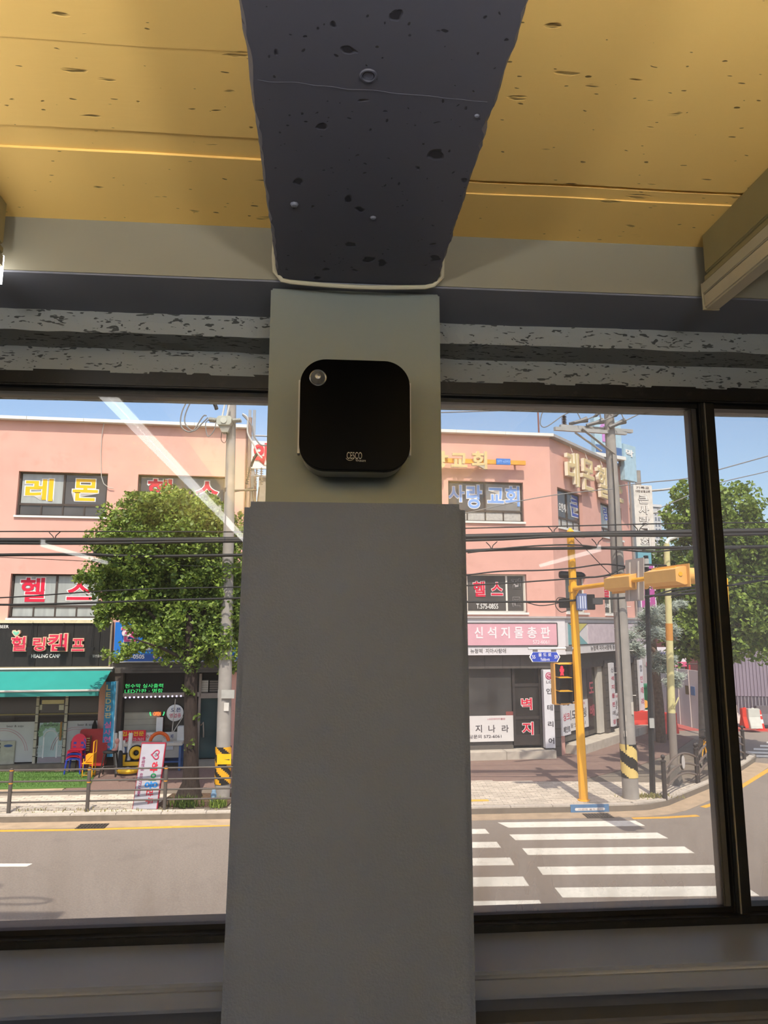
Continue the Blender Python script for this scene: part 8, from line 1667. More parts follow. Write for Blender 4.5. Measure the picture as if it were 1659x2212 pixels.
# outlines of the sign lettering: glyph, advance, then outline loops as steps of 1/250 em
GLYPHS = '''
& 156|124 85 -8 -15 -10 -13 -24 28 14 11 9 11 6 11 2 12 -3 15 -9 12 -13 7 -16 3 -18 -3 -14 -7 -9 -13 -3 -16 6 -21 13 -18 -16 -11 -13 -12 -8 -13 -3 -15 3 -16 10 -13 13 -8 17 -3 12 1 13 4 14 8 15 12 20 -23 31 0 -34 40 16 23 11 22|89 40 -18 -14 -18 -6 -15 6 -6 12 1 9 6 9 10 8 12 8|52 130 5 12 14 5 7 -2 6 -4 5 -5 1 -7 -4 -13 -18 -15 -11 13
- 81|71 67 -61 0 0 -23 61 0
. 55|27 28 -10 -5 -5 -10 5 -11 10 -4 11 4 4 11 -4 10
0 125|118 85 -4 36 -12 28 -17 17 -23 7 -22 -7 -17 -17 -12 -28 -3 -36 3 -36 12 -27 17 -18 22 -6 23 6 17 18 12 27|93 85 -2 -27 -6 -20 -10 -13 -13 -4 -12 4 -10 13 -6 20 -2 27 2 27 6 20 10 13 12 5 13 -5 10 -13 6 -20
1 125|75 171 -24 0 0 -171 24 0
2 125|117 23 -66 0 25 30 16 25 9 21 3 21 -4 21 -10 17 -17 11 -21 4 -20 -4 -20 -12 0 -31 10 11 10 7 9 4 10 1 11 -3 9 -6 7 -10 2 -13 -3 -19 -9 -18 -28 -40 -31 -38 0 -2 108 0
3 125|20 142 16 6 13 2 12 -2 10 -5 6 -8 2 -11 -2 -10 -7 -8 -10 -5 -15 -2 0 -22 16 -2 11 -6 7 -9 3 -12 -2 -11 -6 -9 -9 -5 -11 -2 -19 3 -19 10 0 -26 18 -8 18 -2 22 4 17 10 11 17 4 21 -1 12 -5 12 -7 10 -11 6 9 7 7 8 4 10 1 13 -3 19 -10 14 -16 9 -21 3 -17 -2 -16 -5
4 125|100 173 -11 0 -86 -106 0 -11 72 0 0 -56 25 0 0 56 18 0 0 22 -18 0|75 127 0 -49 -39 0
5 125|101 171 -76 0 0 -89 25 2 19 -6 12 -11 4 -15 -3 -12 -7 -10 -12 -7 -13 -2 -19 3 -18 10 0 -26 20 -8 21 -2 22 4 18 11 11 17 5 22 -5 22 -12 18 -20 11 -25 3 0 43 53 0
6 125|79 173 -29 -25 -21 -28 -14 -30 -4 -32 4 -24 11 -20 18 -12 22 -4 19 4 16 11 11 16 4 20 -3 19 -10 16 -16 11 -18 4 -16 -3 -11 -4 7 17 13 17 15 16 17 12|37 66 13 7 14 2 11 -2 9 -5 6 -9 2 -10 -2 -11 -6 -9 -8 -6 -11 -2 -13 3 -11 9 -5 14
7 125|123 171 -111 0 0 -24 74 0 -62 -140 21 -9
8 125|117 46 -1 13 -5 11 -7 10 -11 7 10 8 6 9 4 10 2 9 -4 20 -11 16 -16 10 -20 4 -20 -4 -17 -10 -11 -16 -4 -19 5 -21 15 -16 -10 -8 -8 -9 -4 -11 -2 -13 4 -19 12 -15 17 -11 22 -3 21 3 17 11 12 15|90 124 -2 -10 -6 -8 -8 -6 -11 -2 -10 2 -9 6 -5 8 -2 10 1 11 6 8 9 5 11 2 10 -2 9 -6 5 -8|93 48 -2 -10 -6 -9 -9 -6 -14 -2 -12 2 -9 6 -6 8 -2 11 2 11 6 9 9 5 13 2 12 -2 9 -6 6 -8
9 125|47 -2 27 22 22 28 14 31 5 32 -4 24 -11 20 -17 13 -22 5 -21 -5 -17 -11 -10 -16 -4 -19 4 -19 10 -16 15 -11 19 -3 14 1 13 6 -6 -17 -11 -16 -16 -16 -19 -15|34 123 2 10 5 9 9 5 12 3 11 -3 9 -7 6 -9 2 -12 -1 -14 -14 -7 -13 -2 -11 2 -9 6 -6 8
A 167|91 172 -18 0 -73 -172 25 0 22 50 72 0 23 -50 25 0|82 134 27 -62 -53 0
B 141|19 0 58 0 27 4 19 11 10 15 3 16 -3 15 -8 14 -13 9 -17 6 0 1 11 6 8 8 5 10 2 12 -3 16 -10 14 -16 10 -24 4 -49 0|43 149 23 0 14 -2 9 -6 5 -7 2 -9 -3 -12 -6 -9 -12 -5 -15 -1 -17 0|43 76 30 0 17 -2 11 -6 7 -8 3 -11 -2 -10 -6 -8 -11 -7 -18 -2 -31 0
C 177|164 159 -31 10 -27 4 -38 -7 -30 -19 -19 -28 -7 -36 5 -29 17 -27 29 -21 41 -8 35 4 27 11 0 27 -30 -15 -30 -5 -28 5 -22 13 -14 21 -5 26 5 26 15 21 21 13 27 5 29 -4 30 -13
D 188|19 0 67 0 37 7 29 19 18 27 6 32 -5 31 -17 27 -28 20 -41 8 -66 0|44 149 37 0 31 -6 22 -13 13 -20 4 -25 -3 -18 -11 -21 -20 -17 -34 -7 -39 0
E 125|116 171 -97 0 0 -171 99 0 0 22 -75 0 0 53 70 0 0 22 -70 0 0 52 73 0
G 185|168 84 -57 0 0 -22 33 0 0 -35 -18 -5 -19 -2 -28 5 -22 13 -14 21 -5 26 5 26 14 21 21 13 26 5 30 -4 31 -12 0 24 -33 12 -28 3 -36 -7 -29 -19 -20 -28 -6 -35 6 -34 19 -28 29 -18 36 -6 33 3 32 11
H 182|163 171 -24 0 0 -75 -96 0 0 75 -24 0 0 -171 24 0 0 74 96 0 0 -74 24 0
I 63|44 171 -25 0 0 -171 25 0
L 123|43 171 -24 0 0 -171 101 0 0 22 -77 0
M 195|177 171 -22 0 -57 -70 -57 70 -23 0 0 -171 25 0 0 133 53 -66 4 0 52 66 1 0 0 -133 24 0
N 195|177 171 -23 0 0 -132 -116 132 -19 0 0 -171 23 0 0 131 114 -131 21 0
O 206|11 85 7 -33 18 -28 29 -19 37 -7 39 7 29 19 18 28 7 33 -7 34 -18 28 -29 19 -38 7 -38 -7 -29 -19 -18 -28|37 85 5 26 13 21 21 13 27 5 26 -5 21 -13 14 -21 5 -26 -5 -26 -14 -20 -21 -14 -26 -5 -27 5 -21 14 -13 20
P 127|18 171 0 -171 24 0 0 74 26 0 25 3 18 11 11 15 3 19 -3 19 -10 15 -17 11 -24 4|42 149 29 0 14 -3 9 -6 4 -8 2 -9 -2 -12 -6 -8 -10 -5 -12 -2 -28 0
R 151|19 171 0 -171 25 0 0 74 10 0 9 -1 10 -5 11 -12 15 -21 23 -35 29 0 -23 34 -18 28 -20 19 12 7 9 9 5 12 2 14 -4 20 -11 15 -17 9 -24 4|44 150 16 0 15 -2 10 -5 6 -8 2 -11 -1 -11 -6 -8 -10 -7 -16 -2 -16 0
S 115|100 161 -19 9 -19 3 -22 -3 -16 -10 -10 -14 -4 -19 12 -28 25 -19 25 -17 12 -22 -2 -7 -5 -7 -9 -5 -12 -2 -12 1 -12 5 -11 8 -10 11 0 -31 22 -12 26 -4 19 3 15 10 10 14 4 19 -12 32 -25 19 -26 16 -11 20 2 8 5 6 9 4 11 2 19 -4 21 -14
T 151|147 171 -143 0 0 -22 59 0 0 -149 25 0 0 149 59 0
V 151|151 171 -24 0 -51 -120 -51 120 -25 0 74 -173 5 0
Y 151|75 112 -45 59 -30 0 63 -81 0 -90 25 0 0 90 63 81 -29 0
a 107|103 20 -7 -4 -5 -2 -3 1 -1 5 0 58 -3 16 -9 12 -13 6 -16 3 -21 -4 -16 -12 0 -24 17 14 18 5 9 -2 6 -3 4 -6 2 -9 0 -6 -20 -7 -14 -5 -12 -7 -9 -10 -3 -14 1 -10 6 -9 9 -6 11 -2 15 3 15 8 6 -9 11 -2 10 2 12 7|65 23 -10 -7 -10 -2 -11 4 -5 11 3 9 8 7 11 6 14 5
b 125|37 171 -22 0 0 -165 19 -6 23 -2 25 4 19 12 11 19 5 26 -4 22 -10 18 -16 11 -19 5 -16 -3 -15 -8|37 83 13 9 12 3 13 -3 10 -8 7 -13 2 -16 -3 -14 -7 -12 -11 -8 -13 -2 -23 3
c 110|98 107 -15 5 -17 3 -23 -5 -18 -12 -11 -19 -4 -25 4 -23 12 -17 18 -12 23 -4 19 2 15 4 0 22 -16 -5 -14 -2 -16 2 -12 8 -7 11 -3 16 3 16 7 12 10 7 14 3 15 -2 16 -9
d 128|113 171 -22 0 0 -61 -13 3 -11 2 -23 -5 -17 -11 -12 -18 -4 -22 4 -25 11 -18 17 -12 23 -4 47 0|91 19 -23 0 -16 3 -11 7 -6 12 -1 15 2 16 8 12 11 8 15 3 10 -1 11 -4
e 120|110 33 -20 -10 -20 -4 -14 2 -11 7 -8 10 -4 15 79 0 -4 27 -10 19 -15 12 -20 4 -22 -5 -16 -11 -11 -18 -4 -23 4 -23 10 -19 17 -13 24 -5 24 3 21 10|33 68 4 11 6 9 9 5 11 2 11 -2 8 -5 5 -9 3 -11
i 55|39 112 -23 0 0 -112 23 0|41 146 -4 10 -9 4 -10 -4 -4 -10 4 -9 10 -4 9 4
j 55|38 112 -23 0 0 -128 -4 -16 -13 -9 17 -17 10 7 7 9 4 12 2 15|40 146 -4 10 -9 4 -10 -4 -4 -10 4 -9 10 -4 9 4
l 55|39 171 -23 0 0 -171 23 0
m 193|15 112 0 -112 22 0 0 82 13 11 15 3 8 -2 6 -4 5 -8 1 -12 0 -70 23 0 0 82 12 10 13 4 9 -2 7 -5 5 -8 2 -11 0 -70 22 0 0 71 -3 18 -7 13 -12 9 -15 4 -11 -2 -10 -4 -9 -7 -8 -8 -14 15 -19 6 -16 -5 -17 -12 0 14
o 138|68 115 -23 -5 -19 -12 -12 -18 -5 -23 4 -24 13 -18 18 -13 24 -4 25 4 19 12 13 19 4 24 -5 23 -12 18 -19 12|68 95 15 -3 12 -8 8 -12 3 -15 -2 -16 -8 -13 -12 -8 -16 -2 -15 3 -11 8 -8 12 -2 16 2 15 8 12 11 8
r 99|17 112 0 -112 23 0 0 59 2 13 5 11 9 8 11 2 10 -3 11 -8 11 20 -13 9 -13 4 -8 -2 -8 -5 -9 -9 -8 -12 0 25
s 96|81 105 -17 7 -16 3 -15 -3 -12 -6 -7 -9 -3 -13 8 -19 18 -14 18 -10 9 -11 -5 -9 -12 -4 -16 4 -21 11 0 -24 20 -8 19 -2 15 2 12 7 7 10 3 14 -5 15 -20 16 -21 14 -6 9 4 7 11 3 14 -3 18 -9
u 125|109 0 0 112 -22 0 0 -80 -12 -12 -15 -4 -10 2 -7 5 -4 7 -2 11 0 71 -22 0 0 -69 3 -20 8 -14 12 -8 16 -3 17 4 16 12 0 -14
w 180|98 112 -16 0 -29 -68 -29 68 -24 0 50 -114 7 0 33 78 33 -78 7 0 50 114 -24 0 -29 -68
· 65|33 101 -11 -4 -4 -11 4 -10 11 -5 10 5 5 10 -5 11
간 230|167 207 0 -165 21 0 0 79 33 0 0 17 -33 0 0 69|22 189 0 -17 83 0 -9 -28 -19 -25 -28 -20 -36 -15 9 -17 43 20 34 27 21 34 7 41|47 58 0 -73 151 0 0 18 -130 0 0 55
강 230|117 69 -30 -3 -24 -9 -15 -14 -5 -18 5 -19 15 -13 24 -9 30 -3 30 3 24 9 14 13 6 19 -6 18 -14 14 -24 9|117 52 22 -2 17 -5 11 -9 3 -11 -3 -12 -11 -8 -17 -6 -22 -2 -22 2 -17 6 -10 8 -4 12 4 11 10 9 17 5|167 207 0 -135 21 0 0 59 33 0 0 17 -33 0 0 59|23 190 0 -17 81 0 -8 -27 -19 -24 -28 -20 -36 -14 8 -17 44 18 34 27 20 34 8 40
객 230|51 63 0 -17 132 0 0 -66 20 0 0 83|134 202 0 -127 20 0 0 58 29 0 0 -60 20 0 0 134 -20 0 0 -57 -29 0 0 52|23 190 0 -17 67 0 -7 -27 -16 -23 -23 -20 -30 -16 10 -16 37 21 28 27 16 33 6 38
결 230|119 131 0 -16 59 0 0 -24 21 0 0 116 -21 0 0 -33 -51 0 2 22 -101 0 0 -17 78 0 -8 -26 -18 -21 -27 -17 -37 -12 8 -17 34 11 28 16 22 20 14 25 56 0 0 -27|54 -1 0 -16 152 0 0 16 -132 0 0 27 125 0 0 55 -146 0 0 -17 125 0 0 -23 -124 0
계 230|185 207 0 -227 20 0 0 227|22 178 0 -17 67 0 -7 -34 -15 -31 -23 -28 -32 -24 13 -15 28 21 22 23 17 26 10 28 37 0 0 -40 -40 0 0 -17 40 0 0 -78 20 0 0 209 -20 0 0 -57 -33 0 2 17 1 17
고 230|34 184 0 -17 138 0 0 -5 -1 -45 -8 -57 21 -3 7 59 2 46 0 22|92 110 0 -80 -79 0 0 -18 204 0 0 18 -104 0 0 80
곳 230|37 196 0 -17 133 0 0 -26 -5 -34 20 -3 5 36 1 28 0 16|97 146 0 -45 -84 0 0 -17 204 0 0 17 -100 0 0 45|103 66 0 -10 -6 -21 -16 -17 -24 -13 -30 -7 8 -17 25 7 22 9 18 14 14 17 13 -17 18 -14 23 -9 25 -7 8 17 -30 7 -24 13 -17 17 -6 21 0 10
교 230|34 184 0 -17 139 0 0 -8 -1 -44 -7 -54 20 -2 7 55 1 45 0 25|119 104 0 -74 -36 0 0 74 -21 0 0 -74 -49 0 0 -18 204 0 0 18 -78 0 0 74
금 230|38 64 0 -80 154 0 0 80|171 47 0 -46 -113 0 0 46|13 112 0 -17 205 0 0 17 -33 0 5 37 1 29 0 17 -152 0 0 -17 132 0 -1 -29 -6 -37
기 230|177 207 0 -227 21 0 0 227|26 182 0 -16 85 0 -9 -39 -18 -34 -29 -29 -40 -24 11 -17 49 31 32 38 19 43 6 47
나 230|166 207 0 -226 20 0 0 118 36 0 0 18 -36 0 0 90|22 55 0 -17 18 0 52 2 55 8 -2 18 -53 -8 -50 -3 0 130 -20 0
노 230|38 188 0 -101 66 0 0 -60 -91 0 0 -17 205 0 0 17 -93 0 0 60 69 0 0 17 -135 0 0 84
뉴 230|39 195 0 -81 154 0 0 17 -134 0 0 64|13 81 0 -17 52 0 0 -84 21 0 0 84 57 0 0 -84 21 0 0 84 53 0 0 17
담 230|46 67 0 -83 142 0 0 83|168 50 0 -49 -102 0 0 49|167 207 0 -128 21 0 0 55 33 0 0 18 -33 0 0 55|23 192 0 -100 18 0 58 1 47 6 -3 17 -44 -6 -55 -1 0 66 78 0 0 17
대 230|133 202 0 -210 20 0 0 107 32 0 0 -119 19 0 0 227 -19 0 0 -91 -32 0 0 86|21 179 0 -143 14 0 45 1 39 6 -2 17 -36 -5 -40 -1 0 108 64 0 0 17
델 230|184 207 0 -120 20 0 0 120|141 202 0 -45 -46 0 0 -16 46 0 0 -52 19 0 0 113|24 194 0 -96 14 0 44 1 39 4 -1 17 -36 -5 -40 -1 0 63 65 0 0 17|54 0 0 -16 158 0 0 16 -137 0 0 24 129 0 0 53 -150 0 0 -17 130 0 0 -21 -130 0
도 230|39 189 0 -105 65 0 0 -58 -91 0 0 -17 205 0 0 17 -93 0 0 58 69 0 0 17 -135 0 0 71 133 0 0 17
독 230|35 55 0 -16 136 0 0 -60 21 0 0 76|38 198 0 -77 66 0 0 -27 -91 0 0 -17 204 0 0 17 -92 0 0 27 69 0 0 17 -135 0 0 43 133 0 0 17
동 230|115 62 -33 -2 -24 -8 -16 -13 -5 -17 5 -18 16 -13 24 -8 33 -2 32 2 24 8 15 13 6 18 -6 17 -15 13 -24 8|115 46 23 -2 18 -4 11 -8 4 -10 -4 -11 -11 -8 -18 -4 -23 -2 -24 2 -18 4 -11 8 -4 11 4 10 11 8 18 4|38 196 0 -75 67 0 0 -26 -92 0 0 -16 204 0 0 16 -92 0 0 26 68 0 0 17 -134 0 0 42 133 0 0 16
두 230|41 194 0 -88 151 0 0 17 -130 0 0 54 127 0 0 17|12 76 0 -17 92 0 0 -78 21 0 0 78 92 0 0 17
라 230|166 207 0 -227 20 0 0 120 37 0 0 17 -37 0 0 90|21 186 0 -17 82 0 0 -47 -81 0 0 -87 18 0 57 1 51 7 -2 17 -49 -6 -55 -2 0 53 81 0 0 81
랑 230|116 63 -31 -3 -24 -8 -15 -13 -5 -17 5 -17 15 -13 24 -8 31 -3 31 3 23 8 15 13 5 17 -5 17 -15 13 -23 8|116 47 22 -2 17 -5 11 -7 4 -11 -4 -11 -11 -7 -17 -5 -22 -2 -23 2 -17 5 -11 7 -3 11 3 11 11 7 17 5|167 207 0 -137 21 0 0 63 34 0 0 17 -34 0 0 57|22 193 0 -17 81 0 0 -29 -81 0 0 -64 18 0 56 1 52 7 -2 17 -50 -6 -53 -2 0 31 81 0 0 62
래 230|20 182 0 -17 64 0 0 -45 -64 0 0 -85 15 0 41 1 44 5 -2 17 -40 -5 -38 -1 0 51 64 0 0 79|133 202 0 -210 20 0 0 109 32 0 0 -121 19 0 0 227 -19 0 0 -89 -32 0 0 84
랜 230|133 202 0 -157 20 0 0 77 30 0 0 -84 20 0 0 169 -20 0 0 -68 -30 0 0 63|56 54 0 -69 154 0 0 18 -134 0 0 51|22 187 0 -16 65 0 0 -32 -64 0 0 -67 15 0 43 1 42 6 -3 17 -37 -6 -40 -1 0 34 64 0 0 64
레 230|185 207 0 -227 19 0 0 227|20 182 0 -17 60 0 0 -45 -60 0 0 -84 15 0 42 1 44 6 -2 17 -41 -5 -38 -1 0 49 60 0 0 79|139 201 0 -75 -28 0 0 -17 28 0 0 -117 19 0 0 209
력 230|47 56 0 -17 131 0 0 -59 21 0 0 76|22 193 0 -17 76 0 0 -31 -76 0 0 -67 16 0 54 1 42 4 -2 17 -39 -4 -50 -1 0 34 76 0 0 64|134 126 0 -17 44 0 0 -41 21 0 0 139 -21 0 0 -34 -44 0 0 -17 44 0 0 -30
로 230|38 85 0 -17 66 0 0 -42 -91 0 0 -17 205 0 0 17 -93 0 0 42 72 0 0 17 -138 0 0 37 133 0 0 68 -154 0 0 -17 134 0 0 -35 -134 0
루 230|38 110 0 -17 160 0 0 17 -140 0 0 29 135 0 0 59 -156 0 0 -17 135 0 0 -26 -134 0|12 70 0 -17 92 0 0 -73 21 0 0 73 92 0 0 17
리 230|177 207 0 -227 21 0 0 227|25 186 0 -17 84 0 0 -47 -83 0 0 -87 18 0 56 2 58 6 -2 17 -56 -6 -53 -2 0 53 83 0 0 81
림 230|177 207 0 -134 21 0 0 134|52 60 0 -76 146 0 0 76|178 44 0 -43 -106 0 0 43|24 193 0 -17 82 0 0 -28 -82 0 0 -65 19 0 56 2 53 6 -2 17 -51 -6 -54 -1 0 30 81 0 0 62
링 230|177 207 0 -139 21 0 0 139|123 63 -32 -3 -23 -8 -15 -13 -5 -17 5 -17 15 -13 23 -8 32 -3 32 3 24 8 15 13 5 17 -5 17 -15 13 -24 8|123 46 23 -1 18 -5 11 -8 4 -10 -4 -10 -11 -8 -18 -5 -23 -2 -23 2 -17 5 -11 8 -4 10 4 10 11 8 17 5|24 192 0 -17 82 0 0 -29 -82 0 0 -65 19 0 56 2 53 6 -2 17 -51 -6 -54 -1 0 31 81 0 0 62
마 230|22 184 0 -146 103 0 0 146|105 168 0 -113 -63 0 0 113|166 207 0 -227 20 0 0 119 37 0 0 18 -37 0 0 90
막 230|22 190 0 -100 104 0 0 100|106 173 0 -67 -64 0 0 67|41 61 0 -17 126 0 0 -64 21 0 0 81|167 207 0 -134 21 0 0 58 33 0 0 17 -33 0 0 59
만 230|22 186 0 -104 104 0 0 104|106 170 0 -71 -64 0 0 71|167 207 0 -166 21 0 0 80 33 0 0 17 -33 0 0 69|47 57 0 -72 151 0 0 18 -130 0 0 54
매 230|21 181 0 -140 86 0 0 140|87 164 0 -106 -47 0 0 106|135 202 0 -210 19 0 0 108 31 0 0 -120 20 0 0 227 -20 0 0 -90 -31 0 0 85
맥 230|52 60 0 -17 131 0 0 -63 20 0 0 80|23 187 0 -98 87 0 0 98|90 171 0 -66 -48 0 0 66|135 202 0 -129 19 0 0 59 29 0 0 -60 20 0 0 135 -20 0 0 -58 -29 0 0 53
명 230|106 173 0 -67 -63 0 0 67|124 66 -31 -3 -24 -8 -15 -13 -5 -18 5 -19 15 -13 24 -8 31 -3 31 3 24 8 15 13 5 19 -5 18 -15 13 -24 8|124 50 23 -2 17 -5 11 -8 4 -11 -4 -12 -11 -8 -17 -5 -23 -2 -23 2 -17 5 -11 8 -4 12 4 11 11 8 17 5|178 153 0 -28 -52 0 0 28|23 190 0 -101 103 0 0 19 52 0 0 -35 21 0 0 134 -21 0 0 -37 -52 0 0 20
모 230|172 171 0 -73 -115 0 0 73|37 188 0 -106 67 0 0 -55 -91 0 0 -17 205 0 0 17 -93 0 0 55 68 0 0 106
몬 230|170 179 0 -46 -111 0 0 46|13 87 0 -17 204 0 0 17 -92 0 0 29 66 0 0 80 -152 0 0 -80 65 0 0 -29|39 51 0 -66 155 0 0 18 -134 0 0 48
문 230|39 196 0 -79 152 0 0 79|170 180 0 -47 -111 0 0 47|12 91 0 -17 94 0 0 -45 21 0 0 45 90 0 0 17|38 50 0 -65 157 0 0 18 -136 0 0 47
물 230|39 199 0 -69 151 0 0 69|170 183 0 -36 -111 0 0 36|38 -1 0 -16 159 0 0 16 -139 0 0 23 133 0 0 51 -66 0 0 22 92 0 0 17 -204 0 0 -17 91 0 0 -22 -67 0 0 -16 133 0 0 -20 -132 0
반 230|22 190 0 -111 105 0 0 111 -21 0 0 -37 -64 0 0 37|42 136 64 0 0 -41 -64 0|167 207 0 -166 21 0 0 80 33 0 0 17 -33 0 0 69|47 57 0 -72 151 0 0 18 -130 0 0 54
방 230|116 65 -31 -3 -24 -8 -14 -13 -5 -18 5 -18 14 -13 24 -8 31 -3 31 3 23 8 15 13 5 18 -5 18 -15 13 -23 8|116 48 23 -1 16 -5 11 -8 4 -11 -4 -11 -11 -8 -16 -5 -23 -2 -23 2 -17 5 -10 8 -4 11 4 11 10 8 17 5|22 193 0 -105 105 0 0 105 -21 0 0 -34 -64 0 0 34|42 142 64 0 0 -37 -64 0|167 207 0 -136 21 0 0 62 33 0 0 17 -33 0 0 57
배 230|21 185 0 -148 86 0 0 148 -19 0 0 -55 -48 0 0 55|40 114 48 0 0 -60 -48 0|135 202 0 -210 19 0 0 108 31 0 0 -120 20 0 0 227 -20 0 0 -90 -31 0 0 85
벽 230|44 140 61 0 0 -38 -61 0|48 60 0 -17 130 0 0 -63 21 0 0 80|126 154 52 0 0 -29 -52 0|178 207 0 -36 -52 0 0 22 -21 0 0 -37 -61 0 0 37 -20 0 0 -108 102 0 0 23 52 0 0 -36 21 0 0 135
본 230|60 153 110 0 0 -29 -110 0|13 83 0 -17 204 0 0 17 -92 0 0 24 65 0 0 91 -20 0 0 -28 -110 0 0 28 -20 0 0 -91 64 0 0 -24|39 48 0 -63 155 0 0 18 -134 0 0 45
비 230|177 207 0 -227 21 0 0 227|25 188 0 -153 107 0 0 153 -21 0 0 -60 -65 0 0 60|46 112 65 0 0 -60 -65 0
사 230|68 187 0 -40 -5 -31 -12 -29 -19 -25 -23 -16 13 -17 18 12 16 18 13 21 9 24 10 -23 12 -19 16 -17 17 -12 13 17 -23 16 -18 23 -12 28 -5 30 0 40|166 207 0 -227 20 0 0 118 37 0 0 17 -37 0 0 92
상 230|116 64 -31 -3 -24 -8 -14 -13 -5 -18 5 -17 14 -13 24 -8 31 -3 31 3 23 8 15 13 5 17 -5 18 -15 13 -23 8|116 47 23 -2 16 -5 11 -7 4 -11 -4 -10 -11 -8 -16 -5 -23 -2 -23 2 -17 5 -10 8 -4 10 4 11 10 7 17 5|68 195 0 -23 -4 -25 -12 -22 -17 -18 -23 -13 11 -16 18 9 16 13 12 16 9 19 9 -16 13 -15 15 -11 17 -9 11 16 -22 12 -18 16 -11 20 -4 22 0 25|167 207 0 -137 21 0 0 61 33 0 0 17 -33 0 0 59
서 230|178 207 0 -77 -52 0 0 -17 52 0 0 -133 21 0 0 227|71 187 0 -40 -5 -31 -12 -30 -19 -24 -23 -17 13 -17 18 13 16 18 13 21 10 24 9 -23 13 -20 15 -16 19 -13 12 17 -23 16 -18 23 -13 28 -4 31 0 40
석 230|48 61 0 -17 130 0 0 -64 21 0 0 81|178 207 0 -47 -50 0 0 -18 50 0 0 -69 21 0 0 134|69 195 0 -23 -4 -25 -11 -22 -18 -18 -23 -12 11 -17 18 9 16 13 13 16 9 19 9 -17 12 -15 15 -11 18 -9 11 16 -23 12 -17 17 -11 20 -4 23 0 24
설 230|178 207 0 -41 -50 0 0 -17 50 0 0 -59 21 0 0 117|54 0 0 -16 153 0 0 16 -133 0 0 24 125 0 0 55 -146 0 0 -17 125 0 0 -22 -124 0|69 200 0 -21 -4 -24 -12 -21 -18 -17 -23 -11 11 -16 19 8 16 13 12 15 10 18 9 -16 12 -14 15 -11 18 -8 11 16 -23 11 -17 16 -12 19 -4 22 0 21
성 230|124 66 -31 -3 -24 -8 -15 -13 -5 -18 5 -19 15 -13 24 -8 31 -3 31 3 24 8 15 13 5 19 -5 18 -15 13 -24 8|124 50 23 -2 17 -5 11 -8 4 -11 -4 -11 -11 -9 -17 -5 -23 -2 -23 2 -17 5 -11 9 -4 11 4 11 11 8 17 5|70 194 0 -23 -5 -25 -11 -22 -18 -18 -24 -12 11 -17 19 9 16 13 13 17 9 19 9 -17 12 -14 15 -12 18 -8 11 16 -22 11 -18 17 -11 20 -4 24 0 22|128 159 0 -17 50 0 0 -69 21 0 0 134 -21 0 0 -48
센 230|183 207 0 -170 20 0 0 170|139 202 0 -52 -35 0 0 -17 35 0 0 -89 20 0 0 158|56 58 0 -73 154 0 0 18 -134 0 0 55|59 191 0 -33 -3 -21 -9 -20 -15 -18 -19 -14 12 -15 14 9 13 12 10 15 8 16 6 -15 10 -13 12 -10 14 -9 12 16 -19 12 -14 16 -9 19 -3 20 0 33
송 230|115 59 -33 -2 -24 -8 -16 -12 -5 -17 5 -17 16 -12 24 -7 33 -3 32 3 24 7 16 12 5 17 -6 17 -15 12 -24 8|115 43 23 -2 18 -4 11 -7 4 -10 -4 -10 -11 -7 -18 -4 -23 -2 -24 2 -18 4 -11 7 -4 10 4 10 11 7 18 4|13 95 0 -17 204 0 0 17 -92 0 0 33 -21 0 0 -33|104 203 0 -10 -7 -21 -18 -19 -25 -13 -29 -8 8 -16 25 6 23 11 20 14 14 18 13 -18 20 -14 23 -11 25 -6 8 16 -29 8 -25 13 -18 19 -7 21 0 10
수 230|104 199 0 -13 -7 -23 -18 -19 -26 -15 -30 -8 8 -17 26 7 24 11 20 16 14 19 14 -19 20 -16 24 -11 26 -7 8 17 -30 8 -26 15 -19 19 -6 23 0 13|13 80 0 -18 91 0 0 -82 21 0 0 82 92 0 0 18
스 230|13 28 0 -17 205 0 0 17|103 191 0 -17 -7 -28 -19 -24 -27 -18 -29 -11 9 -17 26 9 24 14 20 19 14 23 14 -23 21 -19 23 -14 26 -9 9 17 -29 11 -27 18 -19 24 -7 28 0 17
시 230|177 207 0 -227 21 0 0 227|72 187 0 -40 -5 -32 -13 -29 -19 -25 -24 -16 13 -17 19 12 16 18 14 21 10 24 10 -23 13 -20 16 -16 19 -12 12 17 -23 15 -20 24 -13 28 -4 31 0 40
식 230|47 59 0 -17 130 0 0 -62 21 0 0 79|177 207 0 -136 21 0 0 136|71 196 0 -22 -4 -25 -11 -22 -18 -18 -23 -12 10 -17 19 10 16 13 13 16 9 19 9 -18 13 -15 16 -12 19 -9 10 17 -23 11 -18 17 -12 21 -4 24 0 22
신 230|177 207 0 -166 21 0 0 166|53 56 0 -71 152 0 0 18 -132 0 0 53|71 194 0 -23 -4 -25 -11 -24 -18 -19 -23 -13 11 -17 18 10 16 14 13 17 9 19 9 -18 13 -16 16 -12 18 -9 11 16 -23 12 -18 18 -12 23 -4 24 0 23
실 230|177 207 0 -117 21 0 0 117|52 0 0 -17 154 0 0 17 -134 0 0 24 126 0 0 54 -146 0 0 -16 125 0 0 -22 -125 0|71 200 0 -17 -4 -24 -12 -21 -18 -18 -23 -12 11 -16 18 9 17 13 13 16 9 18 10 -17 13 -15 15 -11 19 -9 10 16 -23 12 -18 16 -12 20 -4 23 0 17
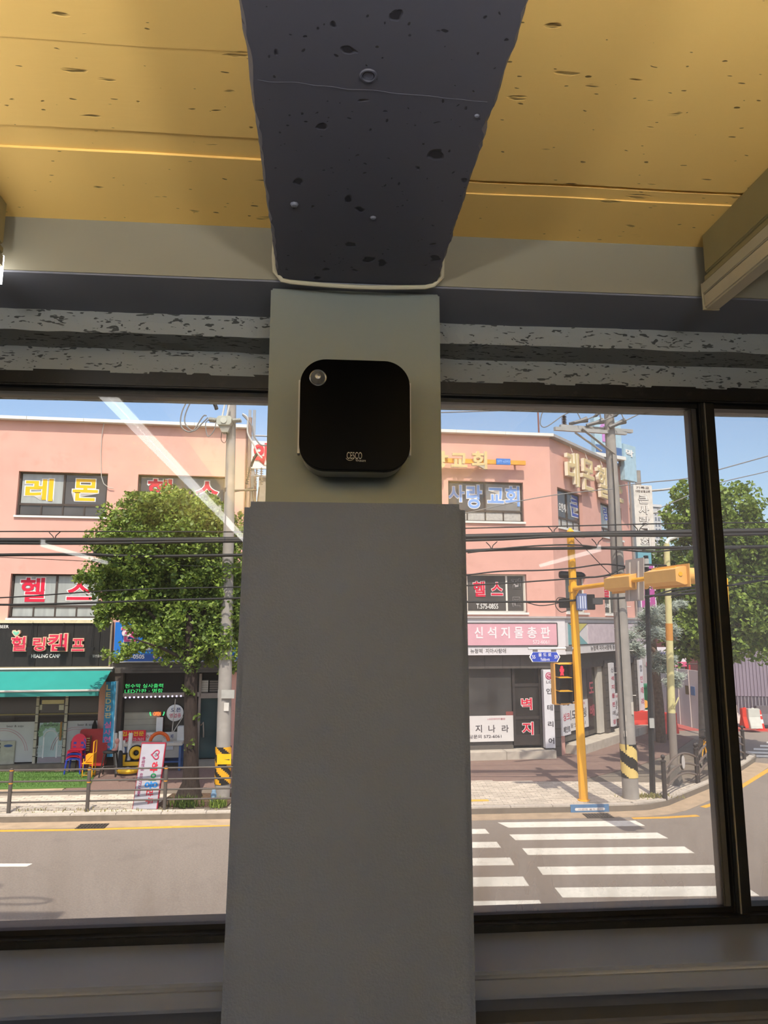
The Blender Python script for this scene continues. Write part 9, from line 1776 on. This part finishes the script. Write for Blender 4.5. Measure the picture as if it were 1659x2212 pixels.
싱 230|177 207 0 -135 21 0 0 135|123 67 -31 -3 -24 -9 -15 -13 -5 -18 5 -18 15 -14 24 -8 31 -3 32 3 24 8 15 14 5 18 -5 18 -15 13 -24 9|123 50 23 -2 18 -5 11 -8 4 -11 -4 -11 -11 -8 -18 -6 -23 -1 -23 1 -17 6 -11 8 -4 11 4 11 11 8 17 5|71 197 0 -22 -4 -25 -11 -23 -18 -18 -23 -13 10 -16 19 9 16 14 13 16 9 19 10 -17 13 -15 15 -12 19 -8 10 16 -23 12 -18 16 -12 21 -4 24 0 22
아 230|73 189 -23 -5 -18 -16 -12 -25 -4 -32 4 -33 12 -25 18 -16 23 -5 22 5 18 16 12 25 4 33 -4 32 -12 25 -18 16|73 171 15 -5 11 -12 8 -19 3 -24 -3 -25 -8 -20 -11 -12 -15 -4 -15 4 -12 12 -8 20 -2 25 2 24 8 19 12 12|166 207 0 -227 20 0 0 119 37 0 0 18 -37 0 0 90
암 230|46 65 0 -81 142 0 0 81|168 49 0 -48 -102 0 0 48|76 193 -24 -4 -19 -11 -12 -16 -5 -22 5 -22 12 -16 19 -11 24 -4 23 4 19 11 12 16 5 22 -5 22 -12 16 -19 11|76 176 15 -3 12 -7 9 -12 3 -14 -3 -15 -9 -11 -12 -7 -15 -3 -16 3 -12 7 -8 11 -3 15 3 14 8 12 12 7|167 207 0 -131 21 0 0 58 33 0 0 17 -33 0 0 56
애 230|63 188 -19 -6 -16 -15 -9 -25 -4 -33 4 -33 9 -24 16 -16 19 -6 20 6 16 16 9 24 4 33 -4 33 -9 25 -16 15|63 169 12 -5 10 -11 5 -19 3 -25 -3 -25 -5 -18 -10 -12 -12 -4 -12 4 -9 12 -5 18 -2 25 2 25 5 19 9 11|135 202 0 -210 19 0 0 108 31 0 0 -120 20 0 0 227 -20 0 0 -90 -31 0 0 85
어 230|73 171 15 -5 11 -12 8 -19 3 -24 -3 -25 -8 -20 -11 -12 -15 -4 -15 4 -12 12 -7 20 -3 25 3 24 7 19 12 12|178 207 0 -86 -49 0 -6 28 -12 22 -17 13 -21 5 -23 -5 -18 -16 -11 -25 -5 -32 5 -33 11 -25 18 -16 23 -5 22 5 17 14 12 23 5 30 49 0 0 -124 21 0 0 227
업 230|74 179 16 -3 12 -7 8 -11 3 -14 -3 -14 -8 -11 -12 -7 -16 -3 -15 3 -12 7 -8 11 -3 14 3 14 8 11 12 7|54 74 0 -90 145 0 0 90 -21 0 0 -28 -104 0 0 28|74 29 104 0 0 -28 -104 0|178 207 0 -54 -46 0 -7 18 -12 13 -18 9 -21 3 -23 -4 -19 -10 -12 -17 -4 -21 4 -21 12 -17 19 -11 23 -3 22 3 17 9 12 14 7 18 46 0 0 -51 21 0 0 122
에 230|185 207 0 -227 20 0 0 227|63 169 12 -5 10 -11 5 -19 3 -25 -3 -25 -5 -18 -10 -12 -12 -4 -12 4 -9 12 -5 18 -2 25 2 25 5 19 9 11|63 188 -19 -6 -16 -15 -9 -25 -4 -33 4 -33 9 -24 16 -16 19 -6 19 5 15 14 10 23 5 30 28 0 0 -110 20 0 0 210 -20 0 0 -83 -28 0 -5 29 -10 21 -15 14
영 230|74 176 16 -3 12 -8 8 -11 3 -14 -3 -15 -8 -11 -12 -8 -16 -2 -15 2 -12 8 -8 11 -3 15 3 14 8 11 12 8|124 68 -31 -3 -24 -9 -15 -13 -5 -19 5 -18 15 -14 24 -8 31 -3 31 3 24 8 15 14 5 18 -5 19 -15 13 -24 9|124 51 23 -2 17 -5 11 -8 4 -12 -4 -11 -11 -8 -17 -6 -23 -2 -23 2 -17 6 -11 8 -4 11 4 12 11 8 17 5|129 157 49 0 0 -35 -48 0 2 18 0 9|178 207 0 -33 -58 0 -20 14 -26 5 -23 -4 -18 -11 -13 -17 -4 -21 4 -22 13 -17 18 -11 23 -4 26 5 20 14 58 0 0 -32 21 0 0 134
오 230|115 175 24 -3 20 -8 13 -14 5 -17 -5 -18 -13 -13 -20 -9 -24 -3 -25 3 -20 9 -13 13 -4 18 4 17 13 14 20 8|13 27 0 -17 205 0 0 17 -93 0 0 47 29 6 23 12 14 18 6 23 -6 24 -17 19 -27 12 -32 4 -33 -4 -26 -12 -17 -19 -6 -24 5 -23 15 -18 22 -12 29 -6 0 -47
요 230|115 176 25 -3 19 -8 13 -14 5 -17 -5 -17 -13 -13 -19 -8 -25 -3 -25 3 -20 8 -13 13 -4 17 4 17 13 14 20 8|115 193 -33 -5 -26 -11 -17 -19 -6 -24 2 -14 6 -13 9 -11 13 -8 0 -61 -50 0 0 -17 205 0 0 17 -51 0 0 61 12 9 10 10 6 13 2 14 -6 24 -17 19 -26 11|83 27 0 53 15 -3 17 -1 16 1 15 3 0 -53
용 230|115 61 -33 -3 -24 -7 -16 -13 -5 -17 5 -17 16 -13 24 -7 33 -3 32 3 24 7 15 13 6 17 -6 17 -15 13 -24 7|115 45 23 -2 18 -4 11 -8 4 -10 -4 -10 -11 -8 -18 -4 -23 -2 -24 2 -18 4 -11 8 -4 10 4 10 11 8 18 4|115 186 24 -1 18 -6 12 -8 4 -10 -4 -11 -12 -8 -18 -6 -24 -1 -25 1 -18 6 -12 8 -4 11 4 10 12 8 18 6|115 203 -34 -3 -25 -9 -15 -13 -6 -17 2 -11 5 -9 9 -8 12 -6 0 -32 -50 0 0 -17 204 0 0 17 -51 0 0 32 12 6 9 8 5 9 2 11 -6 17 -15 13 -25 9|84 95 0 26 14 -2 17 0 16 0 15 2 0 -26
율 230|115 204 -34 -3 -25 -7 -16 -12 -5 -17 5 -17 16 -12 25 -8 34 -2 33 2 25 8 16 12 5 17 -5 17 -16 12 -25 7|115 188 24 -1 18 -5 12 -7 4 -10 -4 -10 -11 -7 -19 -5 -24 -1 -25 1 -18 5 -12 7 -3 10 3 10 12 7 18 5|38 -1 0 -16 159 0 0 16 -139 0 0 23 133 0 0 51 -31 0 0 22 57 0 0 17 -204 0 0 -17 55 0 0 -22 -31 0 0 -15 133 0 0 -20 -132 0|88 95 52 0 0 -22 -52 0
음 230|115 202 -33 -3 -26 -9 -15 -13 -6 -18 6 -18 15 -14 26 -8 33 -3 33 3 25 8 15 14 6 18 -6 18 -15 13 -25 9|115 185 24 -2 18 -5 12 -8 4 -11 -4 -11 -12 -8 -18 -5 -24 -2 -25 2 -18 5 -12 8 -4 11 4 11 12 8 18 5|38 58 0 -74 154 0 0 74|172 41 0 -40 -114 0 0 40|13 97 0 -17 204 0 0 17
의 230|86 190 -25 -4 -19 -11 -12 -16 -5 -22 5 -22 12 -16 19 -11 25 -4 24 4 19 11 13 16 4 22 -4 22 -13 16 -19 11|86 172 16 -2 13 -7 8 -12 3 -14 -3 -14 -8 -11 -13 -8 -16 -2 -16 2 -13 8 -8 11 -3 14 3 14 8 12 13 7|176 207 0 -227 21 0 0 227|16 30 70 1 77 9 -2 15 -76 -7 -71 -1
이 230|177 207 0 -227 21 0 0 227|78 189 -23 -5 -18 -16 -12 -25 -4 -32 4 -33 12 -25 18 -16 23 -5 23 5 18 16 12 25 5 33 -5 32 -12 25 -18 16|78 171 15 -5 12 -12 8 -19 3 -24 -3 -25 -8 -20 -12 -12 -15 -4 -15 4 -12 12 -8 20 -2 25 2 24 8 19 12 12
인 230|177 207 0 -165 21 0 0 165|77 191 -24 -4 -19 -12 -12 -17 -4 -23 4 -22 12 -18 19 -11 24 -4 23 4 19 11 12 18 5 22 -5 23 -12 17 -19 12|77 173 15 -3 12 -8 8 -12 3 -15 -3 -15 -8 -12 -12 -8 -15 -2 -16 2 -12 8 -8 12 -3 15 3 15 8 12 12 8|53 58 0 -73 152 0 0 18 -132 0 0 55
일 230|76 199 -23 -4 -19 -11 -12 -15 -4 -21 4 -20 12 -16 19 -10 23 -4 23 4 19 10 12 16 4 20 -4 21 -12 15 -19 11|76 181 15 -2 12 -7 8 -10 3 -14 -3 -13 -8 -11 -12 -6 -15 -3 -15 3 -12 6 -8 11 -3 13 3 14 8 10 12 7|177 207 0 -116 21 0 0 116|52 0 0 -16 154 0 0 16 -134 0 0 25 126 0 0 55 -146 0 0 -17 125 0 0 -22 -125 0
입 230|177 207 0 -122 21 0 0 122|52 74 0 -90 146 0 0 90 -21 0 0 -27 -104 0 0 27|73 30 104 0 0 -29 -104 0|77 196 -24 -4 -19 -10 -12 -17 -4 -21 4 -21 12 -17 19 -10 24 -4 23 4 19 10 12 17 5 21 -5 21 -12 17 -19 10|77 179 15 -3 12 -7 8 -11 3 -14 -3 -14 -8 -11 -12 -7 -15 -3 -16 3 -12 7 -8 11 -3 14 3 14 8 11 12 7
장 230|116 64 -31 -3 -24 -8 -14 -13 -5 -17 5 -18 14 -13 24 -8 31 -3 31 3 23 8 15 13 5 18 -5 17 -15 13 -23 8|116 48 23 -2 16 -5 11 -8 4 -10 -4 -11 -11 -8 -16 -5 -23 -2 -23 2 -17 5 -10 8 -4 11 4 10 10 8 17 5|18 190 0 -17 50 0 0 -9 -4 -23 -11 -21 -18 -17 -23 -12 10 -17 19 9 16 13 13 16 9 18 9 -16 12 -14 16 -11 18 -8 10 16 -23 11 -17 16 -11 19 -4 21 0 9 50 0 0 17|167 207 0 -136 21 0 0 61 33 0 0 17 -33 0 0 58
전 230|178 207 0 -63 -46 0 0 -17 46 0 0 -86 21 0 0 166|54 56 0 -71 151 0 0 18 -130 0 0 53|20 188 0 -17 50 0 0 -11 -4 -23 -12 -21 -18 -18 -23 -12 11 -16 19 9 16 13 13 16 9 18 9 -17 12 -14 15 -12 18 -8 11 16 -23 12 -17 16 -11 20 -4 21 0 11 50 0 0 17
점 230|52 63 0 -79 147 0 0 79|178 47 0 -46 -106 0 0 46|178 207 0 -57 -45 0 0 -17 45 0 0 -58 21 0 0 132|20 192 0 -17 50 0 0 -8 -4 -23 -12 -22 -18 -17 -23 -12 11 -16 19 9 16 13 13 15 9 19 9 -17 12 -14 15 -12 18 -8 11 16 -23 12 -17 16 -11 20 -4 21 0 8 50 0 0 17
조 230|105 82 0 -55 -92 0 0 -17 205 0 0 17 -93 0 0 55|30 186 0 -17 74 0 0 -5 -7 -26 -19 -22 -26 -17 -29 -9 8 -17 26 9 23 13 21 17 14 22 14 -21 21 -18 24 -13 26 -7 8 16 -30 9 -26 16 -19 22 -7 26 0 5 74 0 0 17
중 230|115 44 23 -1 18 -5 11 -7 4 -10 -4 -10 -11 -8 -18 -4 -23 -2 -24 2 -18 4 -11 8 -4 10 4 10 11 7 18 5|13 101 0 -17 91 0 0 -24 -28 -3 -21 -8 -13 -12 -5 -16 5 -17 16 -13 24 -7 33 -3 32 3 24 7 15 13 6 17 -5 16 -13 12 -21 8 -28 3 0 24 92 0 0 17|31 196 0 -16 70 0 -7 -18 -17 -14 -25 -11 -28 -6 7 -16 27 5 24 10 20 14 13 17 13 -17 19 -14 24 -10 27 -5 8 16 -29 6 -24 11 -18 14 -7 18 70 0 0 16
지 230|177 207 0 -227 21 0 0 227|20 184 0 -18 52 0 0 -28 -5 -30 -12 -28 -19 -23 -23 -16 12 -17 18 12 17 18 13 21 10 24 10 -23 14 -19 16 -16 19 -11 12 16 -24 15 -19 22 -13 26 -5 29 0 28 53 0 0 18
청 230|124 64 -31 -3 -24 -8 -15 -13 -5 -17 5 -18 15 -13 24 -8 31 -3 31 3 24 8 15 13 5 18 -5 17 -15 13 -24 8|124 48 23 -2 17 -5 11 -8 4 -10 -4 -11 -11 -8 -17 -5 -23 -2 -23 2 -17 5 -11 8 -4 11 4 10 11 8 17 5|69 208 0 -28 -50 0 0 -17 50 0 0 -4 -4 -23 -12 -19 -17 -16 -23 -11 10 -17 19 9 16 12 13 15 9 17 9 -15 13 -14 16 -10 19 -8 9 17 -23 10 -18 14 -11 18 -4 21 0 4 50 0 0 17 -50 0 0 28|178 207 0 -65 -45 0 0 -17 45 0 0 -55 21 0 0 137
총 230|115 56 -33 -2 -25 -8 -15 -11 -5 -16 5 -17 15 -11 25 -8 33 -2 32 2 24 8 16 11 5 17 -5 16 -16 11 -24 8|115 40 23 -1 18 -4 11 -7 4 -9 -4 -10 -11 -7 -18 -4 -23 -1 -24 1 -18 4 -11 7 -4 10 4 9 11 7 18 4|104 118 0 -28 -91 0 0 -17 204 0 0 17 -92 0 0 28|34 185 0 -17 69 0 -7 -17 -17 -13 -25 -10 -30 -5 7 -16 27 4 23 8 20 12 14 15 13 -15 20 -12 23 -8 28 -4 6 16 -30 5 -25 10 -17 13 -7 17 70 0 0 17 -71 0 0 22 -21 0 0 -22
출 230|38 -1 0 -16 159 0 0 16 -139 0 0 21 133 0 0 50 -66 0 0 21 92 0 0 15 -204 0 0 -15 91 0 0 -21 -67 0 0 -16 133 0 0 -19 -132 0|34 187 0 -16 69 0 -8 -15 -18 -12 -24 -8 -29 -4 6 -15 27 3 24 8 20 10 14 15 13 -15 20 -10 24 -8 28 -3 6 15 -30 4 -24 8 -18 12 -8 15 70 0 0 16 -71 0 0 21 -21 0 0 -21
치 230|177 207 0 -227 21 0 0 227|75 203 0 -35 -52 0 0 -17 52 0 0 -17 -4 -30 -12 -26 -19 -22 -23 -16 11 -16 19 12 16 16 13 20 10 22 10 -21 13 -19 16 -15 19 -11 11 16 -23 15 -19 21 -13 26 -4 28 0 17 51 0 0 17 -51 0 0 35
캠 230|55 63 0 -79 148 0 0 79|183 46 0 -45 -108 0 0 45|25 192 0 -17 67 0 -5 -25 -73 -4 4 -18 62 7 -11 -15 -14 -14 -18 -12 -22 -10 10 -15 40 22 27 28 16 34 5 39|134 202 0 -127 20 0 0 57 29 0 0 -59 20 0 0 134 -20 0 0 -57 -29 0 0 52
크 230|13 29 0 -17 204 0 0 17|37 184 0 -17 135 0 0 -11 -1 -35 -140 -6 3 -17 136 7 -3 -27 -5 -30 20 -2 9 60 1 50 0 28
큰 230|13 96 0 -17 204 0 0 17 -32 0 5 44 1 36 0 19 -152 0 0 -17 132 0 0 -2 -1 -26 -137 -5 3 -17 133 6 -5 -38|38 56 0 -71 158 0 0 18 -137 0 0 53
터 230|131 122 0 -17 47 0 0 -125 21 0 0 227 -21 0 0 -85|23 186 0 -151 17 0 56 1 47 6 -2 17 -45 -6 -52 -1 0 54 74 0 0 17 -74 0 0 46 84 0 0 17
테 230|185 207 0 -227 20 0 0 227|139 202 0 -81 -32 0 0 -17 32 0 0 -112 20 0 0 210|21 180 0 -145 14 0 45 1 38 5 -2 17 -35 -5 -40 -1 0 50 53 0 0 16 -53 0 0 45 64 0 0 17
트 230|13 27 0 -17 205 0 0 17|39 187 0 -119 155 0 0 17 -134 0 0 35 127 0 0 17 -127 0 0 33 132 0 0 17
판 230|16 74 65 1 71 7 -1 15 -33 -3 0 75 22 0 0 17 -121 0 0 -17 23 0 0 -78 -29 0|62 169 36 0 0 -76 -36 -1|167 207 0 -167 21 0 0 81 33 0 0 17 -33 0 0 69|47 56 0 -71 151 0 0 18 -130 0 0 53
페 230|186 207 0 -227 20 0 0 227|142 201 0 -80 -31 0 0 -19 31 0 0 -110 20 0 0 209|13 36 53 2 58 6 -1 15 -24 -2 0 104 19 0 0 17 -103 0 0 -17 18 0 0 -107 -23 0|52 161 28 0 0 -105 -28 -2
프 230|13 27 0 -17 205 0 0 17|31 89 0 -17 167 0 0 17 -35 0 0 78 35 0 0 17 -167 0 0 -17 35 0 0 -78|86 167 57 0 0 -78 -57 0
픈 230|13 86 0 -17 204 0 0 17|32 127 0 -16 165 0 0 16 -34 0 0 52 34 0 0 16 -165 0 0 -16 34 0 0 -52|86 179 57 0 0 -52 -57 0|39 49 0 -64 155 0 0 18 -134 0 0 46
플 230|13 106 0 -17 204 0 0 17|32 141 0 -16 165 0 0 16 -34 0 0 43 34 0 0 16 -165 0 0 -16 34 0 0 -43|86 184 57 0 0 -43 -57 0|38 -1 0 -16 159 0 0 16 -139 0 0 21 133 0 0 50 -154 0 0 -16 133 0 0 -19 -132 0
하 230|79 135 -22 -4 -18 -11 -11 -16 -4 -21 4 -21 11 -17 18 -10 22 -4 22 4 17 10 12 17 4 21 -4 21 -12 16 -17 11|79 118 14 -3 11 -7 8 -11 2 -14 -2 -14 -8 -11 -11 -7 -14 -3 -14 3 -11 7 -8 11 -2 14 2 14 8 11 11 7|166 207 0 -227 20 0 0 117 37 0 0 17 -37 0 0 93|68 204 0 -33 -57 0 0 -17 134 0 0 17 -56 0 0 33
한 230|80 150 -22 -3 -17 -9 -12 -13 -3 -17 3 -18 12 -13 17 -8 22 -3 22 3 17 8 11 13 4 18 -4 17 -11 13 -17 9|80 134 14 -2 11 -5 7 -9 2 -10 -2 -11 -7 -8 -11 -5 -14 -2 -14 2 -11 5 -7 8 -2 11 2 10 7 9 11 5|167 207 0 -170 21 0 0 78 33 0 0 17 -33 0 0 75|70 207 0 -28 -57 0 0 -17 134 0 0 17 -57 0 0 28|47 51 0 -66 151 0 0 18 -130 0 0 48
함 230|46 58 0 -74 142 0 0 74|168 41 0 -40 -102 0 0 40|80 155 -22 -3 -18 -8 -11 -13 -3 -16 3 -17 11 -13 18 -8 22 -3 22 3 17 8 11 13 4 17 -4 16 -11 13 -17 8|80 139 14 -2 11 -5 7 -7 2 -10 -2 -11 -7 -7 -11 -5 -14 -2 -14 2 -11 5 -7 7 -2 11 2 10 7 7 11 5|167 207 0 -136 21 0 0 58 33 0 0 18 -33 0 0 60|70 209 0 -26 -57 0 0 -17 134 0 0 17 -57 0 0 26
합 230|46 65 0 -81 142 0 0 81 -21 0 0 -23 -101 0 0 23|66 25 101 0 0 -25 -101 0|80 156 -22 -3 -18 -7 -11 -13 -3 -16 3 -17 11 -12 18 -8 22 -3 22 3 17 8 11 12 4 17 -4 16 -11 13 -17 7|80 141 14 -2 11 -5 7 -8 2 -9 -2 -10 -7 -8 -11 -5 -14 -1 -14 1 -11 5 -7 8 -2 10 2 9 7 8 11 5|167 207 0 -132 21 0 0 57 33 0 0 17 -33 0 0 58|70 209 0 -25 -57 0 0 -17 134 0 0 17 -57 0 0 25
헬 230|183 207 0 -127 20 0 0 127|67 160 -19 -3 -14 -8 -10 -12 -3 -15 3 -15 10 -12 14 -8 19 -2 19 2 15 8 10 12 3 15 -3 15 -10 12 -15 8|67 145 12 -2 9 -5 6 -7 2 -9 -2 -9 -6 -7 -9 -5 -12 -1 -11 1 -9 5 -6 7 -2 9 2 9 6 7 9 5|143 203 0 -56 -25 0 0 -16 25 0 0 -49 19 0 0 121|54 -1 0 -16 157 0 0 16 -136 0 0 21 128 0 0 50 -149 0 0 -15 129 0 0 -20 -129 0|57 207 0 -22 -46 0 0 -16 112 0 0 16 -45 0 0 22
현 230|77 150 -21 -3 -16 -9 -10 -14 -4 -17 4 -18 10 -14 16 -8 21 -3 21 3 16 8 10 14 4 18 -4 17 -10 14 -16 9|77 134 13 -2 10 -6 6 -8 3 -11 -3 -11 -6 -9 -10 -5 -13 -2 -13 2 -10 5 -6 9 -3 11 3 11 6 8 10 6|140 99 0 -17 38 0 0 -48 21 0 0 173 -21 0 0 -60 -38 0 0 -17 38 0 0 -31|67 207 0 -28 -54 0 0 -17 127 0 0 17 -53 0 0 28|53 49 0 -64 151 0 0 18 -130 0 0 46
화 230|82 133 13 -2 11 -5 7 -8 2 -10 -2 -11 -7 -8 -11 -5 -13 -2 -14 2 -11 5 -7 8 -2 11 2 10 7 8 11 5|82 150 -22 -4 -17 -8 -11 -13 -4 -17 3 -16 9 -12 13 -9 18 -4 0 -25 -61 -1 3 -17 67 1 74 8 -1 15 -30 -3 -31 -2 0 24 17 4 14 9 9 12 3 16 -4 17 -11 13 -17 8|166 207 0 -227 21 0 0 113 35 0 0 18 -35 0 0 96|71 206 0 -27 -57 0 0 -16 135 0 0 16 -57 0 0 27
회 230|176 207 0 -227 21 0 0 227|87 133 14 -2 11 -5 7 -8 3 -10 -3 -11 -7 -8 -11 -5 -14 -2 -14 2 -11 5 -7 8 -2 11 2 10 7 8 11 5|87 150 -22 -4 -17 -8 -11 -13 -4 -17 3 -16 9 -12 14 -9 18 -5 0 -24 -63 -1 3 -17 70 1 76 8 -1 15 -32 -3 -32 -2 0 24 18 4 14 9 8 12 4 16 -4 17 -12 13 -17 8|77 207 0 -28 -58 0 0 -17 137 0 0 17 -58 0 0 28
힐 230|177 208 0 -125 21 0 0 125|85 160 -23 -3 -18 -7 -11 -12 -4 -15 4 -16 11 -11 18 -8 23 -2 22 2 18 8 11 11 4 16 -4 15 -11 12 -18 7|85 145 14 -2 11 -4 7 -7 3 -9 -3 -9 -7 -7 -11 -4 -14 -2 -15 2 -11 4 -7 7 -3 9 3 9 7 7 11 4|52 -1 0 -16 153 0 0 16 -133 0 0 22 126 0 0 50 -146 0 0 -15 125 0 0 -20 -125 0|74 209 0 -22 -58 0 0 -17 137 0 0 17 -58 0 0 22
'''
flush_letters()
